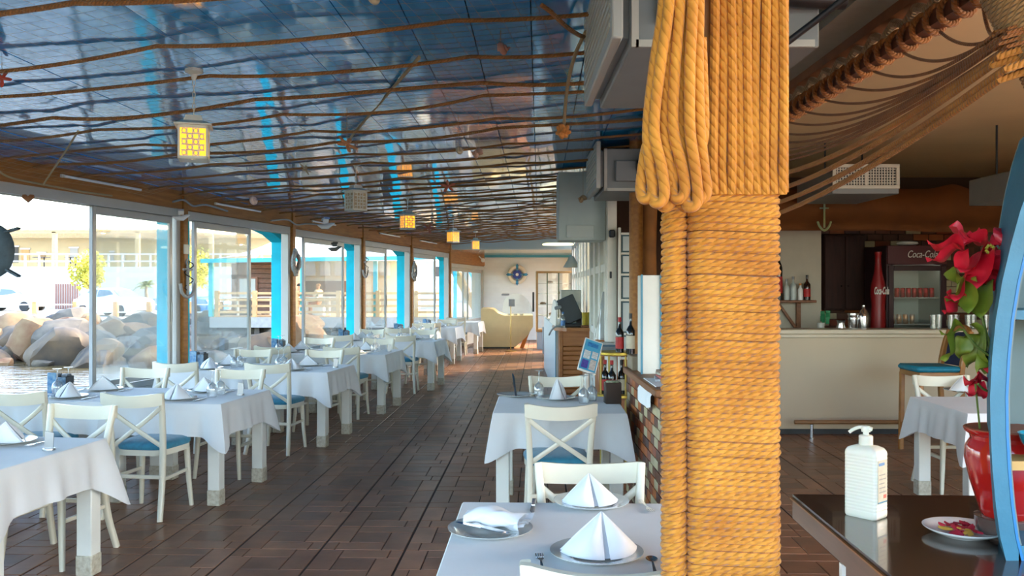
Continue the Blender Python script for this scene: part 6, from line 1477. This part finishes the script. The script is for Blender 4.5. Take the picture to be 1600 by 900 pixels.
# cars
def car(label, loc, rot, col, nm):
    t = thing('car', label, 'car', loc, rot, 'parked cars'); mt = mat(nm, col, .25, coat=.6)
    def sect(x):                              # lower body half-width and top, cabin
        return None
    prof = [(-2.05, .35), (-2.12, .62), (-2.05, .88), (-1.35, 1.0), (1.45, .98), (1.95, .86), (2.10, .62), (2.05, .32), (1.70, .24), (-1.7, .24)]
    V = []; Fc = []; n = len(prof)
    for y, s in ((-.86, .97), (-.80, 1.0), (.80, 1.0), (.86, .97)):
        for x, z in prof: V.append((x * s, y, .3 + (z - .3) * (s if z > .6 else 1)))
    for k in range(3):
        for i in range(n): j = (i + 1) % n; Fc.append((k * n + i, k * n + j, (k + 1) * n + j, (k + 1) * n + i))
    Fc += [tuple(range(n - 1, -1, -1)), tuple(3 * n + i for i in range(n))]; MB().add(V, Fc).build('body', mt, t, angle=30)
    V = []; cab = [(-1.75, .98, .80), (-1.15, 1.44, .62), (-.1, 1.50, .62), (.45, 1.42, .62), (1.25, .98, .80)]
    for x, z, w_ in cab: V += [(x, -w_, z), (x, w_, z)]
    Fc = [(2 * i, 2 * i + 2, 2 * i + 3, 2 * i + 1) for i in range(4)] + [(0, 2, 4, 6, 8)[::-1], (1, 3, 5, 7, 9), (0, 1, 9, 8)]
    MB().add(V, Fc).build('cabin', mt, t, angle=25)
    g = mat('car_glass', (.10, .13, .14), .08, coat=.5)
    for s in (-1, 1):
        V = [(-1.42, s * .745, 1.05), (-1.05, s * .645, 1.37), (-.45, s * .635, 1.41), (-.45, s * .775, 1.02)]; MB().add([(a, b + s * .012, c) for a, b, c in V], [(0, 1, 2, 3)]).build('side_window', g, t)
        V = [(-.38, s * .775, 1.02), (-.38, s * .635, 1.41), (.38, s * .645, 1.38), (.98, s * .755, 1.03)]; MB().add([(a, b + s * .012, c) for a, b, c in V], [(0, 1, 2, 3)]).build('side_window', g, t)
        for x in (-1.30, 1.32):
            w_ = MB().lathe([(.0001, .10), (.20, .10), (.31, .09), (.31, -.09), (.20, -.10), (.0001, -.10)], 24, (x, s * .80, .31)) if False else MB()
            w_.lathe([(.0001, -.10), (.19, -.105), (.21, -.09), (.30, -.10), (.31, -.05), (.31, .09), (.0001, .09)], 24, (x, 0, .31), 'y'); 
            wo = w_.build('wheel', mat('tyre', (.02, .02, .02), .8), t, (0, -.80 if s < 0 else .80, 0)); MB().lathe([(.0001, -.115), (.17, -.11), (.19, -.10)], 16, (x, 0, .31), 'y').build('hub_cap', M_steel, wo)
        MB().rbox(1.85, 2.08, s * .62 - .16, s * .62 + .16, .66, .80, .02).build('head_lamp', mat('lamp_clear', (.8, .8, .75), .1), t)
    MB().add([(.52, -.60, 1.41), (.52, .60, 1.41), (1.22, .74, 1.0), (1.22, -.74, 1.0)], [(0, 1, 2, 3)]).xf(Matrix.Translation((.02, 0, .015))).build('windscreen', g, t)
    MB().add([(-1.20, -.60, 1.43), (-1.20, .60, 1.43), (-1.74, .74, 1.02), (-1.74, -.74, 1.02)], [(3, 2, 1, 0)]).xf(Matrix.Translation((-.02, 0, .01))).build('rear_window', g, t)
    return t
car('white hatchback parked behind the roadside posts', (E(178, 47), 47, 0), R(-22), (.72, .72, .70), 'car_white')
car('silver car parked at the left edge beyond the road', (E(20, 56), 56, 0), R(-4), (.55, .54, .50), 'car_silver')
car('blue car behind the first cyan pier', (E(292, 48), 48.5, 0), R(-25), (.03, .16, .38), 'car_blue')
# retaining wall, slatted gate
M_rend = mat('white_wall_render', (.52, .51, .48), .9, var=.05, vs=.5)
tag(MB().box(-48, -16, 61, 61.6, 0, 2.95).build('retaining_wall', M_rend), 'white retaining wall beyond the road', 'wall')
t = thing('slat_gate', 'brown vertical slat gate in the white retaining wall', 'gate', (E(104, 60.8), 60.8, 0))
for i in range(10): MB().rbox(-.78 + i * .165, -.68 + i * .165, -.04, 0, 0, 1.75).build('slat', mat('gate_brown', (.22, .10, .07), .7), t)
MB().box(-.85, .85, 0, .04, .05, 1.75).build('backing', mat('gate_pale', (.55, .50, .45), .8), t)
t = thing('terrace_rail', 'white balustrade along the top of the retaining wall', 'balustrade', (0, 0, 0))
for i in range(32): MB().rbox(-47 + i * .98 - .06, -47 + i * .98 + .06, 61.2, 61.3, 2.95, 3.85).build('baluster', M_rend, t)
for z in (3.35, 3.85): MB().box(-47.5, -16, 61.15, 61.35, z - .05, z + .05).build('rail', M_rend, t)
# terrace building with pergola
M_fac = mat('yellow_facade', (.46, .36, .19), .9, var=.06, vs=.6)
t = thing('terrace_building', 'pale yellow terrace building above the retaining wall', 'building', (0, 0, 0))
MB().box(-52, -15, 70, 78, 0, 5.6).build('wall', M_fac, t); MB().box(-52, -15, 61.6, 70, 0, 2.95).build('terrace', M_rend, t); MB().box(-53, -14.5, 69.6, 79, 5.6, 6.0).build('roof', M_rend, t)
M_dkw = mat('dark_opening', (.03, .025, .02), .4)
for i, (a, b, c, d, mt) in enumerate(((14, 29, 386, 410, M_dkw), (34, 46, 390, 408, M_post), (60, 71, 396, 404, mat('brown_shutter', (.30, .18, .08), .8)), (173, 178, 394, 408, mat('slate_open', (.35, .33, .28), .7)), (192, 196, 398, 408, mat('slate_open', (.35, .33, .28), .7)), (110, 122, 388, 410, mat('slate_open', (.35, .33, .28), .7)))):
    w_ = MB().box(E(a, 70), E(b, 70), 69.93, 69.99, Ez(d, 70), Ez(c, 70)).build('window', mt, t); f = MB(); f.box(E(a, 70) - .1, E(b, 70) + .1, 69.9, 69.95, Ez(c, 70), Ez(c, 70) + .12); f.build('lintel', M_rend, w_)
t = thing('pergola', 'timber pergola with slatted roof on the upper terrace', 'pergola', (0, 0, 0))
M_perg = mat('pergola_wood', (.46, .33, .17), .85, var=.1)
for px in (-60, 12, 85, 215, 330): MB().rbox(E(px, 62.5) - .14, E(px, 62.5) + .14, 62.4, 62.7, 2.95, 5.5).build('post', M_perg, t)
for y in (62.4, 66, 69): MB().box(-46, -16, y, y + .16, 5.42, 5.62).build('beam', M_perg, t)
for i in range(46): MB().bar((-46 + i * .66, 61.9, 5.66), (-46 + i * .66, 69.4, 5.9), .16, .08).build('slat', M_perg, t)
for i, (px, py) in enumerate(((60, 413), (69, 413), (110, 413), (118, 412))): tag(MB().lathe([(.3, 0), (.3, .04), (.05, .06), (.05, .72), (.4, .74), (.4, .78), (.0001, .78)], 14).build('terrace_table', M_dkw, None, (E(px, 64), 64, 2.95)), 'small dark table on the upper terrace, %s from the left' % ORD[i], 'table', 'terrace tables')
# lamp post, white mannequin-like urn by the gate
lath('urn', [(.0001, 0), (.25, 0), (.2, .2), (.28, .6), (.2, .95), (.12, 1.05), (.2, 1.2), (.17, 1.4), (.0001, 1.5)], M_rend, 'white urn-shaped planter beside the slat gate', 'planter', (E(131, 50), 50, 0))
# trees
def tree(label, X, Y, z0, h, r, col, c2, nm, n=900, palm=False):
    t = thing('tree', label, 'tree', (X, Y, z0)); rn = random.Random(int(X * 7)); MB().tube(curve([(0, 0, 0), (.06, 0, h * .3), (-.05, .05, h * .6), (0, 0, h * .8)], 10), [.16 - .009 * i for i in range(11)], 8).build('trunk', mat('bark', (.22, .16, .10), .9), t)
    m = MB()
    if not palm:
        for k in range(5): a = k * 1.3; m.tube([(0, 0, h * .5), (r * .5 * math.cos(a), r * .5 * math.sin(a), h * .8)], .04, 5)
        m.build('branches', MATS['bark'], t); m = MB()
        for i in range(n):
            a = rn.uniform(0, 6.28); b = math.acos(rn.uniform(-1, 1)); q = rn.random() ** .4 * r * (1 + .25 * math.sin(3 * a + 2 * b)); c = Vector((q * math.sin(b) * math.cos(a), q * math.sin(b) * math.sin(a), h * .85 + q * math.cos(b) * 1.15)); s = rn.uniform(.08, .17); e = Vector((rn.uniform(-1, 1), rn.uniform(-1, 1), rn.uniform(-1, 1))).normalized(); f = e.orthogonal().normalized()
            m.add([c - e * s, c + f * s * .5, c + e * s, c - f * s * .5], [(0, 1, 2, 3)])
        o = m.build('foliage', mat(nm, col, .7, col2=c2, vs=2), t, smooth=False, kind='stuff')
    else:
        for k in range(26):
            a = k * 2.4; el = rn.uniform(.1, 1.2); L = r * rn.uniform(.8, 1.1); pts = [Vector((math.cos(a) * L * f * math.cos(el), math.sin(a) * L * f * math.cos(el), h * .8 + L * (f * math.sin(el) - .45 * f * f))) for f in (0, .25, .5, .75, 1)]
            fm = MB()
            for p, q in zip(pts[:-1], pts[1:]):
                for j in range(3):
                    c = p.lerp(q, j / 3); d = (q - p).normalized(); sd = d.cross(Vector((0, 0, 1))).normalized()
                    for s in (-1, 1): e = c + sd * s * L * .22 + d * L * .12 - Vector((0, 0, L * .06)); fm.add([c, c + d * .05, e], [(0, 1, 2)])
            fm.tube(pts, .012, 4); fm.build('frond', mat(nm, col, .7, col2=c2, vs=2), t, smooth=False)
    return t
tree('yellow-green round tree beyond the road beside the window frame', E(140, 53), 53, 0, 2.9, .95, (.30, .30, .03), (.50, .44, .06), 'leaf_yellow', 1300)
tree('small palm beyond the road in front of the white wall', E(229, 52), 52, 0, 2.0, .75, (.20, .24, .07), (.30, .30, .10), 'palm_green', palm=True)
tree('yellow-green tree seen beside the second window bay', E(303, 55), 55, 0, 3.2, 1.1, (.34, .32, .03), (.52, .46, .06), 'leaf_yellow2', 1300)
# deck restaurant on stilts
t = thing('deck', 'timber deck on stilts over the water with plank fascia', 'deck', (0, 0, 0)); DY = 34.0; DZ = .40
MB().box(E(328, DY), E(770, DY), DY, DY + 8, DZ - .12, DZ).build('floor_boards', mat('deck_wood', (.40, .26, .13), .8, var=.15, vs=2), t); MB().box(E(328, DY), E(770, DY), DY - .05, DY, DZ - .42, DZ - .02).build('fascia', mat('grey_fascia', (.36, .33, .29), .8, var=.1), t)
for px in (334, 400, 452, 520, 600, 680, 750): MB().rbox(E(px, DY) - .1, E(px, DY) + .1, DY + .1, DY + .3, -2, DZ - .12).build('stilt', mat('stilt_dark', (.10, .08, .06), .9), t)
MB().box(E(345, DY), E(440, DY), DY + 1.2, DY + 1.4, -2, DZ - .12).build('skirt', mat('grey_fascia', (.36, .33, .29), .8), t)
MB().box(E(480, DY), E(780, DY), DY + 2.6, DY + 2.8, -2, DZ - .12).build('skirt', mat('dark_skirt', (.14, .11, .09), .9), t)
t = thing('deck_railing', 'golden timber railing with four rails along the deck edge', 'railing', (0, 0, 0)); M_rl = mat('rail_timber', (.55, .33, .14), .8, var=.15, vs=3)
for px in (338, 397, 462, 528, 590, 650, 690): MB().rbox(E(px, DY) - .08, E(px, DY) + .08, DY + .02, DY + .18, DZ, DZ + 1.02).build('post', M_rl, t)
for z in (.18, .42, .66, .92): MB().box(E(336, DY), E(700, DY), DY + .06, DY + .13, DZ + z - .045, DZ + z + .045).build('rail', M_rl, t)
t = thing('canopy', 'white awning roof with cyan edge over the deck restaurant', 'canopy', (0, 0, 0))
a, b = E(318, DY), E(560, DY); zc0, zc1 = Ez(408, DY), Ez(367, DY)
m = MB().grid(lambda u, v: Vector((a + (b - a + 4) * u, DY - .3 + 6 * v, zc0 + (zc1 - zc0) * (1.6 * v) * min(1, u * 4 + .0) + .25 * math.sin(math.pi * min(1, u * 2)))), 24, 6); m.build('fabric', mat('awning_white', (.80, .82, .80), .8), t)
MB().bar((a, DY - .3, zc0), (b + 4, DY - .3, zc0 + .15), .08, .16).build('edge', mat('cyan_edge', (.05, .45, .50), .6), t)
for px in (326, 470, 585, 690): MB().rbox(E(px, DY) - .08, E(px, DY) + .08, DY + .2, DY + .36, DZ, zc0 + .1).build('post', MATS['cyan_edge'], t)
t = thing('timber_kiosk', 'dark brown boarded kiosk under the awning', 'building', (0, 0, 0)); M_kio = mat('kiosk_brown', (.13, .075, .055), .8, var=.15)
x0, x1 = E(362, 38), E(452, 38); MB().box(x0, x1, 38, 41, DZ, 2.75).build('wall', M_kio, t)
for i in range(11): MB().box(x0, x1, 37.95, 38.0, DZ + .08 + i * .21, DZ + .25 + i * .21).build('board', M_kio, t)
w_ = MB().rbox(x0 + .3, x0 + 1.15, 37.9, 37.96, 1.0, 2.0).build('window', mat('kiosk_frame', (.20, .11, .08), .7), t); MB().box(x0 + .38, x0 + 1.07, 37.88, 37.9, 1.08, 1.92).build('pane', mat('kiosk_pane', (.35, .40, .40), .2), w_)
MB().box(x1 - .75, x1, 37.85, 37.93, 1.75, 2.7).build('sign_board', M_rend, t)
t = thing('snack_building', 'cream low building with arches and brown counter behind the deck tables', 'building', (0, 0, 0)); x0, x1 = E(458, 42), E(640, 42)
MB().box(x0, x1, 42, 47, DZ, 3.0).build('wall', mat('cream_wall', (.66, .60, .46), .9), t); MB().box(x0 + .2, x1 - 3, 41.9, 42.0, 1.1, 1.85).build('counter_opening', mat('brown_dim', (.20, .14, .10), .8), t)
for i in range(6): m = MB(); xx = x0 + .6 + i * .72; m.prism([(xx, 2.1)] + [(xx + .25 + .25 * math.cos(math.pi - k * math.pi / 8), 2.55 + .3 * math.sin(k * math.pi / 8)) for k in range(9)] + [(xx + .5, 2.1)], 41.88, 41.96, 'xz'); m.build('arch', M_rend, t)
MB().box(x0 - .2, x1 + .2, 41.4, 47.2, 3.0, 3.2).build('roof', mat('cyan_edge', (.05, .45, .50), .6), t)
t = thing('village_house', 'pale house with dark window and tiled roof behind the fourth bay', 'building', (0, 0, 0)); x0, x1 = E(590, 60), E(700, 60)
MB().box(x0, x1, 60, 68, 0, 4.2).build('wall', M_rend, t); MB().prism([(x0 - .4, 4.2), (x1 + .4, 4.2), ((x0 + x1) / 2, 5.5)], 59.6, 68.4, 'xz').build('roof', mat('pink_tile', (.42, .22, .16), .8), t)
for px in (611, 683): w_ = MB().box(E(px - 4, 60), E(px + 4, 60), 59.9, 60, Ez(432, 60), Ez(417, 60)).build('window', mat('dark_opening', (.03, .025, .02), .4), t)
t = thing('hillside_house', 'white house with grey roof beyond the last bays', 'building', (0, 0, 0)); x0, x1 = E(655, 85), E(790, 85); MB().box(x0, x1, 85, 92, 0, 5.5).build('wall', M_rend, t); MB().prism([(x0 - .5, 5.5), (x1 + .5, 5.5), ((x0 + x1) / 2, 7.4)], 84.5, 92.5, 'xz').build('roof', mat('grey_tile', (.35, .33, .30), .8), t)
for px in (672, 700, 735): MB().box(E(px - 4, 85), E(px + 4, 85), 84.9, 85, Ez(425, 85), Ez(405, 85)).build('window', mat('slate_open', (.35, .33, .28), .7), t)
t = thing('outside_stairs', 'golden timber stair with cyan handrail outside the last bay', 'stairs', (0, 0, 0))
for s in (0, 1.2): MB().bar((E(708, 30), 30 + s, .2 + 2.0), (E(760, 30), 30 + s, .1), .08, .25).build('stringer', M_rl, t)
for i in range(9): f = (i + .5) / 9; MB().box(E(708, 30) + (E(760, 30) - E(708, 30)) * f - .13, E(708, 30) + (E(760, 30) - E(708, 30)) * f + .13, 30.05, 31.15, 2.2 - 2.1 * f, 2.26 - 2.1 * f).build('tread', M_rl, t)
m = MB(); m.bar((E(708, 29.9), 29.9, 3.1), (E(760, 29.9), 29.9, 1.0), .06, .06); m.bar((E(711, 29.9), 29.9, -.5), (E(711, 29.9), 29.9, 4.2), .12, .12); m.build('handrail', M_cyan, t)
# tables on the deck, with two people
DT = MB(); DT.rbox(-.5, .5, -.4, .4, .72, .76); DT.tube([(0, 0, 0), (0, 0, .72)], .05, 8); DTM = DT.mesh('deck_table', mat('deck_table_cloth', (.70, .66, .58), .8))
for i, px in enumerate((372, 420, 480, 512, 548)): single('deck_table', DTM, 'pale table on the deck behind the railing, %s from the left' % ORD[i], 'table', (E(px, 35.4), 35.4 + .3 * (i % 2), DZ), 0, 'tables on the deck')
def person(label, X, Y, rot, shirt, skin, hairc, nm):
    t = thing('person', label, 'person', (X, Y, DZ), rot)
    js = {'pel': (0, 0, .50, .15), 'wai': (0, .01, .68, .13), 'che': (0, .0, .90, .16), 'nec': (0, .02, 1.06, .055), 'hed': (0, .04, 1.17, .085), 'top': (0, .03, 1.27, .075),
          'shl': (-.18, 0, .99, .07), 'ell': (-.24, .10, .76, .05), 'wrl': (-.14, .32, .78, .035), 'hal': (-.10, .40, .78, .035), 'shr': (.18, 0, .99, .07), 'elr': (.24, .10, .76, .05), 'wrr': (.14, .32, .78, .035), 'har': (.10, .40, .78, .035),
          'hpl': (-.10, .05, .48, .09), 'knl': (-.12, .42, .48, .065), 'anl': (-.12, .44, .08, .045), 'tol': (-.12, .58, .03, .035), 'hpr': (.10, .05, .48, .09), 'knr': (.12, .42, .48, .065), 'anr': (.12, .44, .08, .045), 'tor': (.12, .58, .03, .035)}
    ed = [('pel', 'wai'), ('wai', 'che'), ('che', 'nec'), ('nec', 'hed'), ('hed', 'top'), ('che', 'shl'), ('shl', 'ell'), ('ell', 'wrl'), ('wrl', 'hal'), ('che', 'shr'), ('shr', 'elr'), ('elr', 'wrr'), ('wrr', 'har'), ('pel', 'hpl'), ('hpl', 'knl'), ('knl', 'anl'), ('anl', 'tol'), ('pel', 'hpr'), ('hpr', 'knr'), ('knr', 'anr'), ('anr', 'tor')]
    ks = list(js)
    def skin(nm_, keys, edges, grow, mt):
        kk = [k for k in ks if k in keys]; me = bpy.data.meshes.new(nm_); me.from_pydata([js[k][:3] for k in kk], [(kk.index(a), kk.index(b)) for a, b in edges if a in keys and b in keys], [])
        o = obj(nm_, me, t); md = o.modifiers.new('skin', 'SKIN'); 
        for i, k in enumerate(kk): me.skin_vertices[0].data[i].radius = (js[k][3] + grow,) * 2; me.skin_vertices[0].data[i].use_root = (i == 0)
        o.modifiers.new('smooth', 'SUBSURF').render_levels = 2; md.use_smooth_shade = True; me.materials.append(mt); return o
    skin('body', ks, ed, 0, mat(nm + '_skin', skin_, .6)); skin('shirt', ['pel', 'wai', 'che', 'shl', 'ell', 'shr', 'elr'], ed, .018, mat(nm + '_shirt', shirt, .8))
    h = MB(); V = [(.095 * math.cos(a * .3491) * math.cos(b * .2244), .03 + .105 * math.sin(a * .3491) * math.cos(b * .2244) - .015, 1.20 + .11 * math.sin(b * .2244)) for b in range(0, 8) for a in range(18)]
    h.add(V, [(b * 18 + a, b * 18 + (a + 1) % 18, b * 18 + 18 + (a + 1) % 18, b * 18 + 18 + a) for b in range(7) for a in range(18)]); h.build('hair', mat(nm + '_hair', hairc, .7), t)
    h = MB().lathe([(.0001, -.02), (.016, 0), (.006, .03)], 8, (0, .13, 1.17)); h.build('nose', MATS[nm + '_skin'], t)
    return t
skin_ = (.55, .26, .13)
person('person with dark hair in an orange top seated at a deck table', E(467, 35.6), 35.6, R(-60), (.55, .25, .12), None, (.03, .02, .015), 'diner_a')
person('person with fair hair in a pale top seated at a deck table', E(498, 35.8), 35.8, R(70), (.60, .48, .34), None, (.40, .22, .09), 'diner_b')
for i, px in enumerate((467, 498)): tag(MB().rbox(-.22, .22, -.22, .22, 0, .36).build('deck_stool', mat('stool_white', (.7, .68, .62), .7), None, (E(px, 35.7), 35.7 + .02, DZ)), ['pale stool under the dark-haired diner', 'pale stool under the fair-haired diner'][i], 'stool')
tag(MB().box(9.0, 9.2, 13, 46, -.31, 3.4).build('glare_block_wall', mat('tan_glare_block', (.34, .27, .19), .9, var=.1, vs=1)), 'tan wall added out of view to block glare in the pane reflections', 'wall')  # added out of view: hides bright low sky from the window-pane reflections
